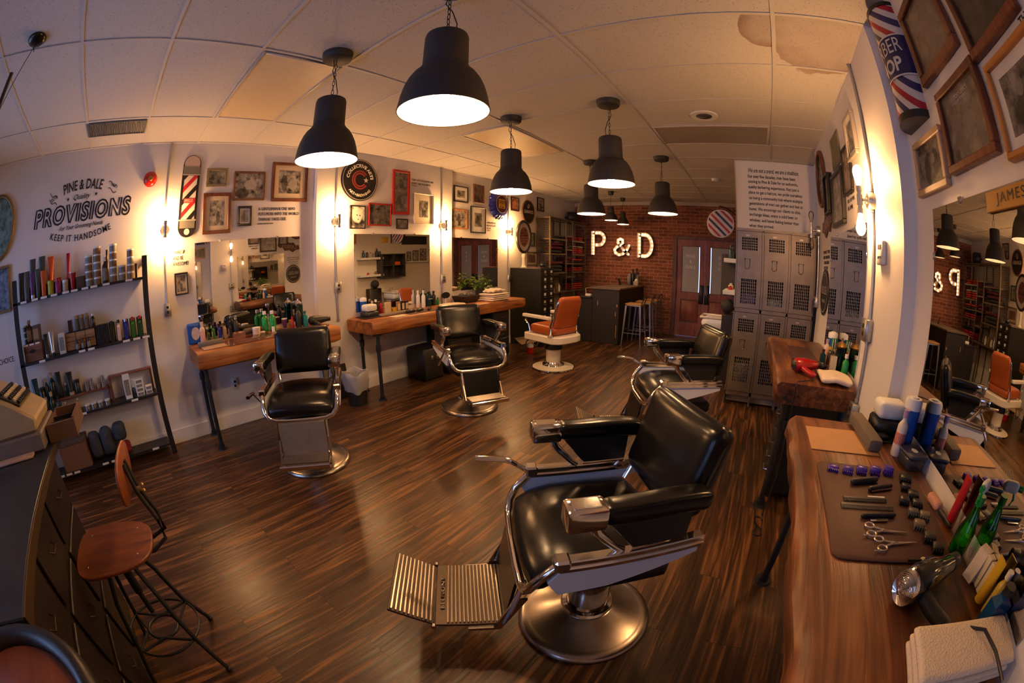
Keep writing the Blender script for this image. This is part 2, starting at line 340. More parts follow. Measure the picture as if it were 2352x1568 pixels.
# walls
struct('wall_left', B().box(-4.2, -4.08, -2.8, 8.7, 0, CEIL), M_wall)
struct('wall_right', B().box(.88, 1.0, -2.8, 8.7, 0, CEIL), M_wall)
struct('trim_2', B().box(-4.08, -4.0, 2.075, 4.288, 0, CEIL), M_wall)      # boxed-out pilaster, left
struct('trim_3', B().box(.80, .88, 1.86, 4.42, 0, CEIL), M_wall)           # boxed-out pilaster, right
struct('wall_partition', B().box(-.18, .88, 5.0, 5.10, 0, CEIL - .004), M_wall)
struct('wall_side', B().box(-.18, -.06, 5.10, 8.6, 0, CEIL - .004), pm('warm_wall_paint', (.66, .60, .52), .6, var=.03))
struct('trim_4', B().box(-.19, -.178, 4.985, 5.115, 1.98, CEIL - .01), pm('raw_wood_edge', (.42, .22, .09), .55))
struct('baseboard_left', B().box(-4.08, -4.068, -2.6, 2.075, 0, .14, .002).box(-4.0, -3.988, 2.075, 4.288, 0, .14, .002).box(-4.08, -4.068, 4.288, 8.6, 0, .14, .002), M_wall)
struct('baseboard_right', B().box(.868, .88, -2.6, 1.86, 0, .14, .002).box(.788, .80, 1.86, 4.42, 0, .14, .002), M_wall)
def brick_mat():
    m, nt, b, L = newmat('red_brick'); b.inputs['Roughness'].default_value = .75
    tc = nd(nt, 'ShaderNodeTexCoord'); sp = nd(nt, 'ShaderNodeSeparateXYZ'); cb = nd(nt, 'ShaderNodeCombineXYZ'); L(tc.outputs['Object'], sp.inputs[0]); L(sp.outputs[0], cb.inputs[0]); L(sp.outputs[2], cb.inputs[1])
    wv = nd(nt, 'ShaderNodeTexNoise', i_Scale=9.0, i_Detail=2.0); L(cb.outputs[0], wv.inputs['Vector'])
    ms = nd(nt, 'ShaderNodeVectorMath', operation='MULTIPLY_ADD'); L(wv.outputs['Color'], ms.inputs[0]); ms.inputs[1].default_value = (.012, .012, 0); L(cb.outputs[0], ms.inputs[2])
    br = nd(nt, 'ShaderNodeTexBrick'); br.offset = .5; br.inputs['Scale'].default_value = 1; br.inputs['Brick Width'].default_value = .205; br.inputs['Row Height'].default_value = .073; br.inputs['Mortar Size'].default_value = .0055; br.inputs['Mortar Smooth'].default_value = .3
    br.inputs['Color1'].default_value = (.145, .034, .016, 1); br.inputs['Color2'].default_value = (.30, .088, .040, 1); br.inputs['Mortar'].default_value = (.43, .27, .17, 1); L(ms.outputs[0], br.inputs['Vector'])
    n = nd(nt, 'ShaderNodeTexNoise', i_Scale=26.0, i_Detail=5.0); L(cb.outputs[0], n.inputs['Vector'])
    mx = nd(nt, 'ShaderNodeMix', data_type='RGBA', blend_type='MULTIPLY'); mx.inputs[0].default_value = .8; L(br.outputs['Color'], mx.inputs[6])
    mr = nd(nt, 'ShaderNodeMapRange'); mr.inputs[1].default_value = .3; mr.inputs[2].default_value = .7; mr.inputs[3].default_value = .55; mr.inputs[4].default_value = 1.25; L(n.outputs['Fac'], mr.inputs[0]); L(mr.outputs[0], mx.inputs[7]); L(mx.outputs[2], b.inputs['Base Color'])
    ad = nd(nt, 'ShaderNodeMath', operation='MULTIPLY_ADD'); L(br.outputs['Fac'], ad.inputs[0]); ad.inputs[1].default_value = -1.0; L(n.outputs['Fac'], ad.inputs[2])
    bp = nd(nt, 'ShaderNodeBump', i_Strength=.8, i_Distance=.012); L(ad.outputs[0], bp.inputs['Height']); L(bp.outputs[0], b.inputs['Normal'])
    return m
DX0, DX1 = -1.70, -.30     # door opening in the brick wall
struct('wall_back', B().box(-4.2, DX0, 8.6, 8.75, 0, CEIL).box(DX1, 1.0, 8.6, 8.75, 0, CEIL).box(DX0, DX1, 8.6, 8.75, 2.13, CEIL), brick_mat())
struct('trim_5', B().box(-4.08, -.18, 8.56, 8.6, 2.80, CEIL - .007), pm('shadow_band_strip', (.42, .36, .30), .7))  # strip whose colour stands for the shadowed band under the ceiling
# front wall (behind the camera) with the two shop windows the daylight comes through
struct('wall_front', B().box(-4.2, -3.75, -2.75, -2.6, 0, CEIL).box(-1.75, -1.4, -2.75, -2.6, 0, CEIL).box(-.4, 1.0, -2.75, -2.6, 0, CEIL).box(-3.75, -1.75, -2.75, -2.6, 0, .72).box(-3.75, -1.75, -2.75, -2.6, 2.52, CEIL).box(-1.4, -.4, -2.75, -2.6, 0, .72).box(-1.4, -.4, -2.75, -2.6, 2.52, CEIL), M_wall)
M_pane = glass('window_glass', (.96, .98, 1.0))
for i, (a, b_) in enumerate(((-3.75, -1.75), (-1.4, -.4))):
    fr = struct('window_%d' % (i + 1), B().box(a, a + .05, -2.73, -2.62, .72, 2.52).box(b_ - .05, b_, -2.73, -2.62, .72, 2.52).box(a + .05, b_ - .05, -2.73, -2.62, .72, .77).box(a + .05, b_ - .05, -2.73, -2.62, 2.47, 2.52), M_black)
    obj('pane', B().box(a + .05, b_ - .05, -2.69, -2.684, .77, 2.47), M_pane, fr)
# ------------------------------------------------------------------ double door in the brick wall
M_door = wood('rose_brown_door_wood', (.20, .055, .040), (.32, .105, .075), 'Z', 2.2, .5, .12, dark=(.12, .03, .022))
M_doorD = wood('dark_door_moulding', (.085, .026, .018), (.14, .05, .035), 'Z', 3, .5, .1)
M_frost = pm('frosted_glass_film', (.34, .34, .34), .45, var=.04)
fr = struct('door_1', B().box(DX0 - .02, DX0 + .07, 8.55, 8.72, 0, 2.14, .004).box(DX1 - .07, DX1, 8.55, 8.72, 0, 2.14, .004).box(DX0 + .07, DX1 - .07, 8.55, 8.72, 2.07, 2.14, .004), M_doorD)
def door_leaf(x0, x1, txt, side):
    z0, z1 = .004, 2.068; w = x1 - x0; g0, g1 = .94, 1.94; st = .10; p0, p1 = .30, .80; m = .5
    lf = obj('door_leaf', B().box(x0, x0 + st, 8.585, 8.63, z0, z1).box(x1 - st, x1, 8.585, 8.63, z0, z1).box(x0 + st, x1 - st, 8.585, 8.63, g1, z1).box(x0 + st, x1 - st, 8.585, 8.63, p1, g0).box(x0 + st, x1 - st, 8.585, 8.63, z0, p0), M_door, fr)
    obj('panel', B().box(x0 + st + .025, x1 - st - .025, 8.593, 8.62, p0 + .03, p1 - .03, .006).box(x0 + st, x1 - st, 8.604, 8.616, p0, p1), M_door, lf)
    mo = B()
    for a, b_, c, d in ((x0 + st, x1 - st, p0, p0 + .022), (x0 + st, x1 - st, p1 - .022, p1), (x0 + st, x0 + st + .022, p0 + .022, p1 - .022), (x1 - st - .022, x1 - st, p0 + .022, p1 - .022),
                        (x0 + st, x1 - st, g0, g0 + .018), (x0 + st, x1 - st, g1 - .018, g1), (x0 + st, x0 + st + .018, g0 + .018, g1 - .018), (x1 - st - .018, x1 - st, g0 + .018, g1 - .018)):
        mo.box(a, b_, 8.588, 8.622, c, d)
    obj('moulding', mo, M_doorD, lf)
    q = x0 + st + .018, x1 - st - .018; f0, f1 = (q[0], q[1] - .013) if side < 0 else (q[0] + .013, q[1])
    gl = obj('glass_pane', B().box(q[0], q[1], 8.607, 8.611, g0 + .018, g1 - .018), M_pane, lf)
    obj('frosted_film', B().box(f0, f1, 8.600, 8.606, g0 + .018, g1 - .018), M_frost, lf)
    le = B(); cx = (f0 + f1) / 2
    for k, t in enumerate(txt): letter(le, t, WM('B', cx, 1.72 - .115 * k, x=8.598), h=.068, depth=.002)
    obj('lettering', le, pm('silver_vinyl', (.74, .72, .70), .4), lf)
    return lf
l1 = door_leaf(-1.63, -1.002, ('PINE', '&', 'DALE'), -1)
l2 = door_leaf(-.998, -.37, ('B', 'A', 'R'), 1)
obj('push_plate', B().box(-1.115, -1.012, 8.572, 8.585, .72, 1.12, .002), M_black, fr)
obj('push_plate', B().box(-.988, -.885, 8.572, 8.585, .72, 1.12, .002), M_black, fr)
# daylight beyond the door: a lobby opening to the sky stands behind (nothing built, the sky itself shows)
# ------------------------------------------------------------------ ceiling fittings
def troffer(x0, x1, y0, y1, lens, label):
    t = thing('ceiling_light', label, 'ceiling light', T((x0 + x1) / 2, (y0 + y1) / 2, CEIL), 'recessed fluorescent fittings'); hx, hy = (x1 - x0) / 2, (y1 - y0) / 2
    f = B(); w = .022
    for a in ((-hx, hx, -hy, -hy + w), (-hx, hx, hy - w, hy), (-hx, -hx + w, -hy + w, hy - w), (hx - w, hx, -hy + w, hy - w)): f.box(*a, -.014, -.004, .002)
    obj('frame', f, pm('fitting_frame', (.55, .50, .45), .4), t)
    obj('diffuser', B().box(-hx + w, hx - w, -hy + w, hy - w, -.009, -.006), lens, t)
M_lens = pm('prismatic_diffuser', (.78, .62, .38), .35, var=.06, bump=.3, bs=160)
M_lens2 = pm('grey_prismatic_diffuser', (.33, .28, .22), .5, var=.06, bump=.3, bs=160)
troffer(-3.36, -2.19, .655, 1.24, M_lens, 'unlit amber fluorescent panel in the ceiling nearest the camera')
troffer(-2.77, -2.18, 3.09, 4.27, M_lens, 'unlit amber fluorescent panel in the ceiling behind a hanging pendant')
troffer(-.92, .25, 3.70, 4.30, M_lens2, 'grey unlit fluorescent panel in the ceiling before the text wall')
v = thing('air_vent', 'grey slatted air vent in the ceiling above the wall lettering', 'vent', T(-3.585, -.29, CEIL))
f = B()
for k in range(34): f.box(-.145, .145, -.285 + k * .0172, -.278 + k * .0172, -.012, -.003)
obj('grille', f, pm('vent_grey', (.16, .16, .17), .5, .2), v); obj('frame', B().box(-.155, .155, -.30, -.289, -.013, -.002).box(-.155, .155, .289, .30, -.013, -.002).box(-.155, -.146, -.289, .289, -.013, -.002).box(.146, .155, -.289, .289, -.013, -.002), pm('vent_grey', (.16, .16, .17)), v)
dl = thing('recessed_downlight', 'round recessed downlight with a pale ring, beside the grey ceiling panel', 'ceiling light', T(-.36, 3.45, CEIL))
obj('ring', B().lathe([(.075, -.012), (.125, -.012), (.13, -.002), (.07, -.002), (.075, -.012)], 28), M_white, dl); obj('reflector', B().lathe([(.074, -.011), (.05, -.003), (0, -.002)], 24), pm('dull_reflector', (.20, .17, .15), .2, .8), dl)
sd = thing('smoke_detector', 'small round smoke detector on the ceiling before the text wall', 'smoke detector', T(-.54, 6.15, CEIL))
obj('body', B().lathe([(.06, 0), (.062, -.02), (.05, -.04), (0, -.043)], 24), M_white, sd); obj('base', B().lathe([(.068, 0), (.068, -.01), (.06, -.012)], 24), M_white, sd)
rd = thing('ceiling_rosette', 'small dark ceiling rosette with a looped wire, above the wall lettering', 'ceiling hook', T(-2.052, -.902, CEIL))
obj('cover', B().lathe([(.066, 0), (.066, -.012), (.05, -.028), (.02, -.034), (0, -.036)], 26), pm('dark_bronze', (.045, .04, .035), .25, .8), rd)
obj('wire_loop', B().tube([(.0, 0, -.03), (.012, .004, -.06), (.0, .016, -.085), (-.016, .006, -.07), (-.006, 0, -.035)], .0022, 6), M_black, rd)
obj('cable', B().tube([(0, .002, -.05), (-.16, -.25, -.55), (-.32, -.50, -1.05)], .0028, 6), M_black, rd)
st = tag(obj('hanging_rod', B().tube([(-1.56, -.76, 2.42), (-1.60, -.79, 2.30), (-1.66, -.83, 2.12)], .011, 8), M_black), 'short dark rod hanging at the far left edge below the ceiling', 'rod')
# ------------------------------------------------------------------ pendant lamps (their own bulbs light the room)
M_bulbP = emis('pendant_bulb_glow', (1.0, .58, .27), 340)
M_inner = pm('white_shade_lining', (.90, .86, .80), .5, var=.01)
def chain(b, z0, z1, n, r=.0022):
    h = (z1 - z0) / n
    for i in range(n):
        c = z0 + h * (i + .5); a = .0075; hh = h * .62; p = []
        for k in range(10):
            t = 2 * PI * k / 10; x = math.cos(t) * a; z = math.sin(t) * hh
            p.append((x, 0, c + z) if i % 2 else (0, x, c + z))
        b.tube(p, r, 5, closed=True, up=(0, 1, 0) if i % 2 else (1, 0, 0))
def make_pendant(label):
    t = thing('pendant_lamp', label, 'pendant lamp', T(0, 0, 0), 'charcoal bell pendant lamps')
    o = [(.190, 0), (.1905, .006), (.186, .03), (.179, .07), (.168, .11), (.152, .148), (.133, .178), (.115, .196), (.107, .204), (.106, .21), (.0975, .222), (.097, .236), (.095, .375), (.090, .392), (.08, .399), (.012, .401)]
    ix = [(.187, .001), (.183, .03), (.176, .07), (.165, .11), (.149, .146), (.130, .175), (.112, .193), (.094, .22), (.092, .30), (.0, .301)]
    obj('lamp_shade', B().lathe(o, 40), M_shade, t); obj('shade_lining', B().lathe(ix, 36), M_inner, t)
    obj('shade_rim', B().lathe([(.187, .001), (.1905, -.001), (.192, .004), (.1905, .007)], 40), M_shade, t)
    obj('bulb', B().lathe([(0, .03), (.03, .037), (.046, .06), (.048, .085), (.036, .12), (.022, .15), (.018, .17)], 20), M_bulbP, t)
    obj('lamp_holder', B().cyl((0, 0, .17), (0, 0, .30), .024), M_black, t)
    cz = CEIL - 2.145
    obj('canopy', B().lathe([(.0, cz - .052), (.088, cz - .050), (.094, cz - .044), (.10, cz - .004), (.10, cz - .001)], 32), M_shade, t)
    ch = B(); chain(ch, .402, cz - .05, 9); obj('chain', ch, M_black, t)
    obj('cord', B().tube([(.03, .02, .40), (.035, .02, .46), (.014, .008, .54), (-.018, -.006, .60), (-.012, .0, .65), (-.022, .0, .69)], .0032, 6), M_black, t)
    return t
pen0 = make_pendant('near large pendant lamp, largest and highest in the photo, its chain leaving the top')
pen0.matrix_local = T(-1.10, 1.115, 2.145, 0)
for x, y, rz, lb in ((-2.05, 1.115, 70, 'charcoal pendant lamp over the first black barber chair, beside the amber ceiling panel'),
                     (-2.04, 2.96, 20, 'charcoal pendant lamp hanging in front of the blue bottle cap sign'),
                     (-1.09, 2.97, 200, 'charcoal pendant lamp right of centre, in front of another lamp it partly hides'),
                     (-2.08, 4.87, 40, 'charcoal pendant lamp partly hidden behind the lamp right of centre'),
                     (-1.11, 4.88, 100, 'charcoal pendant lamp in front of the brick wall, nearest the text wall')):
    dup(pen0, T(x, y, 2.145, rz), lb)
def small_pendant(x, y, lb):
    t = thing('small_pendant_lamp', lb, 'pendant lamp', T(x, y, 2.308), 'small bell pendants over the bar')
    o = [(.128, 0), (.127, .02), (.118, .06), (.10, .10), (.078, .13), (.060, .145), (.058, .24), (.05, .265), (.008, .268)]
    obj('lamp_shade', B().lathe(o, 28), M_shade, t); obj('shade_lining', B().lathe([(.125, .001), (.115, .06), (.097, .098), (.075, .127), (0, .14)], 28), M_inner, t)
    obj('bulb', B().sphere((0, 0, .06), .034), M_bulbP, t)
    cz = CEIL - 2.308; obj('cord', B().tube([(0, 0, .265), (0, 0, cz - .06)], .003, 6), M_black, t)
    obj('canopy', B().lathe([(0, cz - .075), (.045, cz - .075), (.062, cz - .001), (0, cz)], 22), M_shade, t)
small_pendant(-2.66, 7.2, 'small charcoal pendant over the bar, the left one of two')
small_pendant(-2.69, 8.0, 'small charcoal pendant over the bar, the right one of two')
# ------------------------------------------------------------------ pipe sconces
M_edison = emis('edison_bulb_glow', (1.0, .50, .18), 330)
M_edoff = glass('clear_bulb_glass', (.96, .92, .86))
def bulb_prof(s): return [(0.012, 0), (.016, s * .012), (.020, s * .03), (.030, s * .065), (.0325, s * .085), (.027, s * .108), (.014, s * .122), (0, s * .126)]
def sconce(w, u, z, label, x=None, lit=True, arm=.10):
    t = thing('pipe_sconce', label, 'wall lamp', WM(w, u, z, 0, 0, x), 'two-bulb pipe sconces')
    obj('back_box', B().lathe([(0, .048), (.046, .048), (.052, .040), (.052, 0), (0, 0)], 8), M_galv, t)
    obj('arm', B().cyl((0, 0, .04), (0, 0, arm), .010).cyl((0, 0, .05), (0, 0, .062), .018).cyl((0, 0, arm - .03), (0, 0, arm - .016), .016), M_galv, t)
    obj('socket_pipe', B().cyl((0, -.075, arm), (0, .075, arm), .014).cyl((0, -.03, arm), (0, .03, arm), .019).cyl((0, .05, arm), (0, .08, arm), .018).cyl((0, -.08, arm), (0, -.05, arm), .018), M_galv if w == 'R' else M_steel, t)
    for s in (1, -1):
        b = B(); b.lathe(bulb_prof(1), 18, Matrix.Translation((0, s * .078, arm)) @ Matrix.Rotation(-s * PI / 2, 4, 'X'))
        bo = obj('bulb', b, M_edison if lit else M_edoff, t)
        if not lit: obj('filament', B().tube([(0, s * .09, arm), (.008, s * .15, arm), (-.008, s * .16, arm), (0, s * .1, arm)], .0014, 5), pm('dull_filament', (.5, .3, .15), .4, .6), bo)
    return t
sconce('L', .343, 2.02, 'lit pipe sconce on the left wall beside the wall lettering')
sconce('L', 2.325, 2.02, 'lit pipe sconce left of the round black brewery sign', x=-4.0)
sconce('L', 4.06, 2.015, 'lit pipe sconce right of the cream framed picture', x=-4.0)
sconce('L', 5.80, 2.01, 'lit pipe sconce beside the oval standing mirror')
sconce('R', 2.35, 2.0, 'lit pipe sconce on the right pillar with two bare bulbs close to the camera')
sconce('R', 4.405, 2.015, 'unlit pipe sconce with clear bulbs at the corner by the lockers', lit=False)
def conduit(pts, label, r=.010):
    t = thing('conduit_pipe', label, 'conduit', None, 'metal conduits on the walls')
    obj('pipe', B().tube(pts, r, 10), M_galv, t)
    for i in range(0, len(pts)):
        p = Vector(pts[i]); obj('coupling', B().cyl(p - Vector((0, 0, .010)), p + Vector((0, 0, .010)), r * 1.5), M_galv, t)
    return t
def ebox(w, u, z, label, x=None, ww=.07, hh=.115, outlet=True, d=.04):
    t = thing('electrical_box', label, 'electrical box', WM(w, u, z, 0, 0, x), 'metal electrical boxes')
    obj('box', B().box(-ww / 2, ww / 2, -hh / 2, hh / 2, 0, d, .004), M_galv, t)
    obj('cover_plate', B().box(-ww / 2 - .002, ww / 2 + .002, -hh / 2 - .002, hh / 2 + .002, d, d + .003, .001), M_galv, t)
    s = B()
    for q in ((-.022, .022) if outlet else (0,)): s.box(-.012, .012, q - .012, q + .012, d + .003, d + .006, .002)
    obj('socket', s, M_dark if outlet else M_white, t)
    return t
for (u, x, zb, zt, a) in ((.343, -4.08, 1.285, .0, 'left of the first mirror'), (2.325, -4.0, 1.275, .9, 'between the first and second mirrors'), (4.06, -4.0, 1.26, .9, 'between the second and third mirrors'), (5.815, -4.08, 1.18, .9, 'behind the card cabinet')):
    conduit([(x + .014, u, CEIL - .012), (x + .014, u, 2.087)], 'thin conduit from the ceiling to the sconce ' + a)
    conduit([(x + .014, u, 1.953), (x + .014, u, zb + .06)], 'thin conduit below the sconce ' + a)
    ebox('L', u + (.0 if u < 1 else .012), zb, 'electrical box on the wall ' + a, x=x)
    if zt: conduit([(x + .014, u, zb - .06), (x + .014, u, zt)], 'short conduit under the electrical box ' + a)
conduit([(.786, 2.35, CEIL - .01), (.786, 2.35, 2.066)], 'conduit on the right pillar above the bare-bulb sconce')
conduit([(.786, 2.35, 1.934), (.786, 2.35, 1.345)], 'conduit on the right pillar below the bare-bulb sconce')
conduit([(.786, 2.35, 1.215), (.786, 2.35, .87)], 'conduit running down to the near worktop on the right pillar')
ebox('R', 2.35, 1.28, 'grey electrical box halfway up the conduit on the right pillar', ww=.105, hh=.12, d=.05)
ebox('R', 2.33, .80, 'grey electrical box at the foot of the right pillar conduit', ww=.09, hh=.115, d=.05)
conduit([(.786, 4.405, 1.948), (.786, 4.405, 1.33)], 'conduit under the unlit sconce by the lockers')
ebox('R', 4.39, 1.275, 'small metal box beside the lockers under the unlit sconce', ww=.09, hh=.11, outlet=True)
th = thing('thermostat', 'white wall thermostat on the right pillar', 'thermostat', WM('R', 2.19, 1.705))
obj('body', B().box(-.058, .058, -.062, .062, 0, .028, .006), M_white, th); obj('display', B().box(-.03, .03, .018, .042, .028, .030), pm('grey_display', (.12, .13, .12), .2), th)
obj('buttons', B().box(-.03, -.018, -.03, -.018, .028, .031).box(-.006, .006, -.03, -.018, .028, .031).box(.018, .03, -.03, -.018, .028, .031), M_dark, th)
al = thing('fire_alarm_bell', 'round red fire alarm bell on the left wall', 'alarm bell', WM('L', .148, 2.518))
M_redp = pm('red_gloss_paint', (.50, .018, .012), .22)
obj('gong', B().lathe([(0, .065), (.02, .064), (.055, .052), (.073, .028), (.076, .018), (.07, .015)], 30), M_redp, al); obj('back_plate', B().lathe([(0, .016), (.06, .016), (.062, 0), (0, 0)], 24), M_redp, al)
obj('badge', B().lathe([(0, .069), (.022, .067), (.026, .062)], 18), pm('brass_badge', (.38, .22, .06), .35, .8), al)
ol = ebox('L', .985, .44, 'white double wall outlet under the first worktop', d=.006); ol.children[0].data.materials[0] = M_white; ol.children[1].data.materials[0] = M_white
# ------------------------------------------------------------------ mirrors
M_mir = bpy.data.materials.new('mirror_silver'); M_mir.use_nodes = True
_b = M_mir.node_tree.nodes['Principled BSDF']; _b.inputs['Base Color'].default_value = (.80, .80, .78, 1); _b.inputs['Metallic'].default_value = 1; _b.inputs['Roughness'].default_value = .0
def mirror(w, u0, u1, z0, z1, label, x):
    c = (u0 + u1) / 2; t = thing('wall_mirror', label, 'mirror', WM(w, c, (z0 + z1) / 2, 0, 0, x), 'large frameless wall mirrors'); hw, hh = (u1 - u0) / 2, (z1 - z0) / 2
    obj('mirror_glass', B().box(-hw, hw, -hh, hh, .002, .008), M_mir, t, smooth=0)
    for sx in (-.55, .55): obj('clip', B().box(sx * hw - .014, sx * hw + .014, hh - .010, hh + .012, .0, .012, .001), M_chrome, t)
    for sx in (-1, 1): obj('clip', B().box(sx * hw - .006, sx * hw + .006, .55 * hh, .55 * hh + .03, .0, .012, .001), M_chrome, t)
mirror('L', .675, 1.90, .955, 1.872, 'wall mirror over the first worktop, nearest the shelf of products', -4.08)
mirror('L', 2.585, 3.83, .955, 1.88, 'wall mirror over the long worktop, under the blonde portrait', -4.0)
mirror('L', 4.30, 5.505, 1.05, 1.862, 'third wall mirror, behind the potted plant', -4.08)
mirror('R', 2.52, 3.735, .955, 1.90, 'wall mirror over the far right worktop, reflecting the lockers', .80)
mirror('R', .41, 1.636, .975, 1.878, 'big wall mirror at the right edge over the near worktop', .88)
# ------------------------------------------------------------------ framed pictures
def frame(w, u0, u1, z0, z1, fw, fm, matw, photo, label, x=None, d=.022, mat=None, group='framed pictures on the walls', roll=0, name='framed_picture', cat='framed picture'):
    c = (u0 + u1) / 2; hw, hh = (u1 - u0) / 2, (z1 - z0) / 2
    t = thing(name, label, cat, WM(w, c, (z0 + z1) / 2, .001, roll, x), group)
    f = B(); h = .35 * fw
    for (a, b_, c_, e) in ((-hw, hw, hh - fw, hh), (-hw, hw, -hh, -hh + fw)): f.box(a, b_, c_, e, 0, d, min(.004, h))
    for (a, b_) in ((-hw, -hw + fw), (hw - fw, hw)): f.box(a, b_, -hh + fw, hh - fw, 0, d, min(.004, h))
    obj('frame', f, fm, t, smooth=0)
    iw, ih = hw - fw, hh - fw
    if matw:
        obj('mat_board', B().box(-iw, iw, -ih, ih, .002, d * .45), mat or M_paper, t, smooth=0)
        iw -= matw; ih -= matw; zz = d * .45 + .001
    else: zz = d * .45
    pb = B().box(-iw, iw, -ih, ih, zz - .001 if matw else .002, zz)
    obj('photograph', pb, photo, t, smooth=0)
    return t
M_fblk = pm('black_frame', (.014, .012, .012), .3); M_fbrn = wood('brown_frame', (.13, .05, .022), (.22, .10, .05), 'Y', 4, .4, .1); M_fgrey = pm('pale_grey_frame', (.52, .47, .40), .45); M_fcream = pm('cream_frame', (.66, .58, .46), .4)
M_folive = pm('olive_gilt_frame', (.19, .155, .095), .4, var=.3, vs=60); M_fred = pm('red_lacquer_frame', (.34, .022, .014), .3); M_fgold = pm('tarnished_gold_frame', (.24, .16, .07), .4, .4, var=.35, vs=60); M_cream = pm('cream_mat_board', (.62, .50, .34), .8, var=.03)
P = photo_mat
fig = lambda x, y, s=1: ((x, y - .22 * s, .13 * s, .26 * s, .12), (x, y + .1 * s, .055 * s, .075 * s, .8))
L4 = -4.08; X4 = -4.0
frame('L', .775, 1.010, 2.415, 2.605, .028, M_folive, 0, P('photo_street', 1, lo=.05, hi=.45, tone=(.75, .72, .55)), 'small olive framed photo beside the barber pole skateboard deck')
frame('L', 1.09, 1.457, 2.268, 2.575, .022, M_fbrn, 0, P('photo_newspaper', 2, hi=.6, blobs=((.55, .55, .22, .2, .85), (.25, .2, .25, .2, .1))), 'brown framed photo of someone holding a newspaper, top row')
frame('L', 1.538, 1.982, 2.255, 2.69, .034, M_red_wood, .055, P('photo_group_sitting', 3, hi=.6, blobs=((.25, .45, .14, .4, .15), (.27, .85, .06, .08, .7), (.65, .4, .2, .25, .75))), 'large mahogany framed photo with cream mat, half hidden by a pendant shade', mat=M_cream)
frame('L', .755, 1.072, 1.945, 2.352, .034, M_red_wood, .045, P('photo_posed_man', 4, hi=.6, blobs=fig(.6, .55)), 'tall mahogany framed photo with cream mat, above the first mirror', mat=M_cream)
frame('L', 1.153, 1.314, 2.005, 2.21, .024, M_fblk, .014, P('photo_sideways_print', 5, hi=.7, blobs=((.4, .5, .2, .42, .2), (.75, .5, .12, .42, .6))), 'small black framed print left of the gentleman quote')
frame('L', .441, .589, 1.402, 1.608, .014, M_fblk, .014, P('photo_small_crowd', 6, blobs=fig(.5, .5)), 'small black framed photo under the wake up lettering', mat=M_cream)
frame('L', 2.518, 2.748, 1.94, 2.22, .013, M_fblk, 0, P('photo_blonde', 7, hi=.85, tone=(.9, .84, .74), blobs=((.5, .25, .5, .22, .08), (.46, .62, .36, .36, .92), (.56, .52, .22, .28, .98), (.47, .6, .05, .03, .08), (.68, .58, .045, .03, .08), (.55, .4, .06, .025, .15))), 'black framed portrait of a person with wavy blonde hair', x=X4)
frame('L', 2.793, 3.149, 1.98, 2.262, .018, M_fred, 0, P('photo_dark_team', 8, hi=.28, blobs=((.3, .45, .1, .3, .5), (.55, .5, .09, .28, .5), (.75, .45, .09, .3, .45))), 'red framed dark group photo right of the blonde portrait', x=X4)
frame('L', 3.162, 3.448, 2.137, 2.73, .036, M_fred, 0, P('photo_swimmers', 9, hi=.42, lo=.1, blobs=((.5, .72, .2, .12, .1), (.35, .3, .18, .12, .15))), 'tall red framed picture of figures on pale ground', x=X4, d=.03)
frame('L', 3.235, 3.43, 1.947, 2.083, .016, M_fblk, 0, P('photo_trio', 10, blobs=((.3, .4, .1, .35, .5), (.55, .45, .1, .35, .6), (.78, .4, .09, .35, .5))), 'tiny black framed photo of three people, over the second mirror', x=X4)
frame('L', 3.527, 3.883, 2.02, 2.446, .012, M_fcream, .085, P('photo_couple', 11, hi=.5, blobs=fig(.4, .5) + fig(.65, .45)), 'cream framed photo of two people under the talk low quote', x=X4, d=.04, mat=pm('ivory_mat_board', (.70, .63, .48), .8))
frame('L', 4.40, 4.727, 2.415, 2.672, .020, M_fblk, .05, P('photo_cards', 12, hi=.7, blobs=((.4, .5, .2, .3, .15), (.65, .45, .18, .28, .2))), 'black framed print beside the pilaster, top left of the far picture group')
frame('L', 4.855, 5.126, 2.442, 2.752, .018, M_fbrn, 0, P('photo_dark_print', 13, hi=.22, tone=(.8, .5, .35), blobs=((.55, .6, .15, .15, .5),)), 'dark brown framed print above the narrow portrait of a standing group')
frame('L', 4.33, 4.697, 1.998, 2.303, .018, M_amber, 0, P('photo_motorcycle', 14, hi=.6, blobs=((.55, .3, .32, .2, .05), (.35, .25, .12, .16, .6), (.75, .25, .12, .16, .6), (.5, .6, .12, .25, .15))), 'amber framed photo of a motorcycle rider')
frame('L', 4.79, 5.173, 1.95, 2.382, .018, M_fblk, .085, P('photo_standing_group', 15, hi=.5, blobs=((.35, .5, .12, .4, .1), (.6, .5, .14, .42, .12))), 'black framed photo with a wide white mat, over the third mirror')
frame('L', 5.903, 6.157, 2.413, 2.673, .014, M_fblk, 0, P('photo_pinup', 16, tone=(.9, .38, .25), hi=.6, lo=.1, blobs=((.5, .6, .15, .2, .8), (.5, .3, .25, .25, .6))), 'small framed colour print right of the bottle cap sign')
frame('L', 6.818, 7.082, 2.503, 2.787, .016, M_fblk, 0, P('photo_figure_far', 17, hi=.6, blobs=fig(.5, .55, 1.1)), 'black framed photo right of the black oval sign, above the clothes rack')
frame('L', 6.465, 6.72, 1.778, 2.046, .018, M_fblk, 0, P('photo_green_tint', 18, tone=(.8, .75, .5), hi=.45), 'black framed picture between the oval mirror and the clothes rack')
frame('L', 6.42, 6.795, 1.395, 1.672, .03, M_folive, .03, P('photo_red_figure', 19, tone=(.9, .4, .25), hi=.4, blobs=((.5, .5, .16, .4, .25),)), 'grey-green framed print of a red figure on the card cabinet', mat=M_cream)
frame('L', -1.90, -1.50, 1.567, 1.966, .026, M_fgold, 0, P('photo_blue_collage', 20, tone=(.45, .6, .9), lo=.1, hi=.6), 'gold framed blue print at the far left edge')
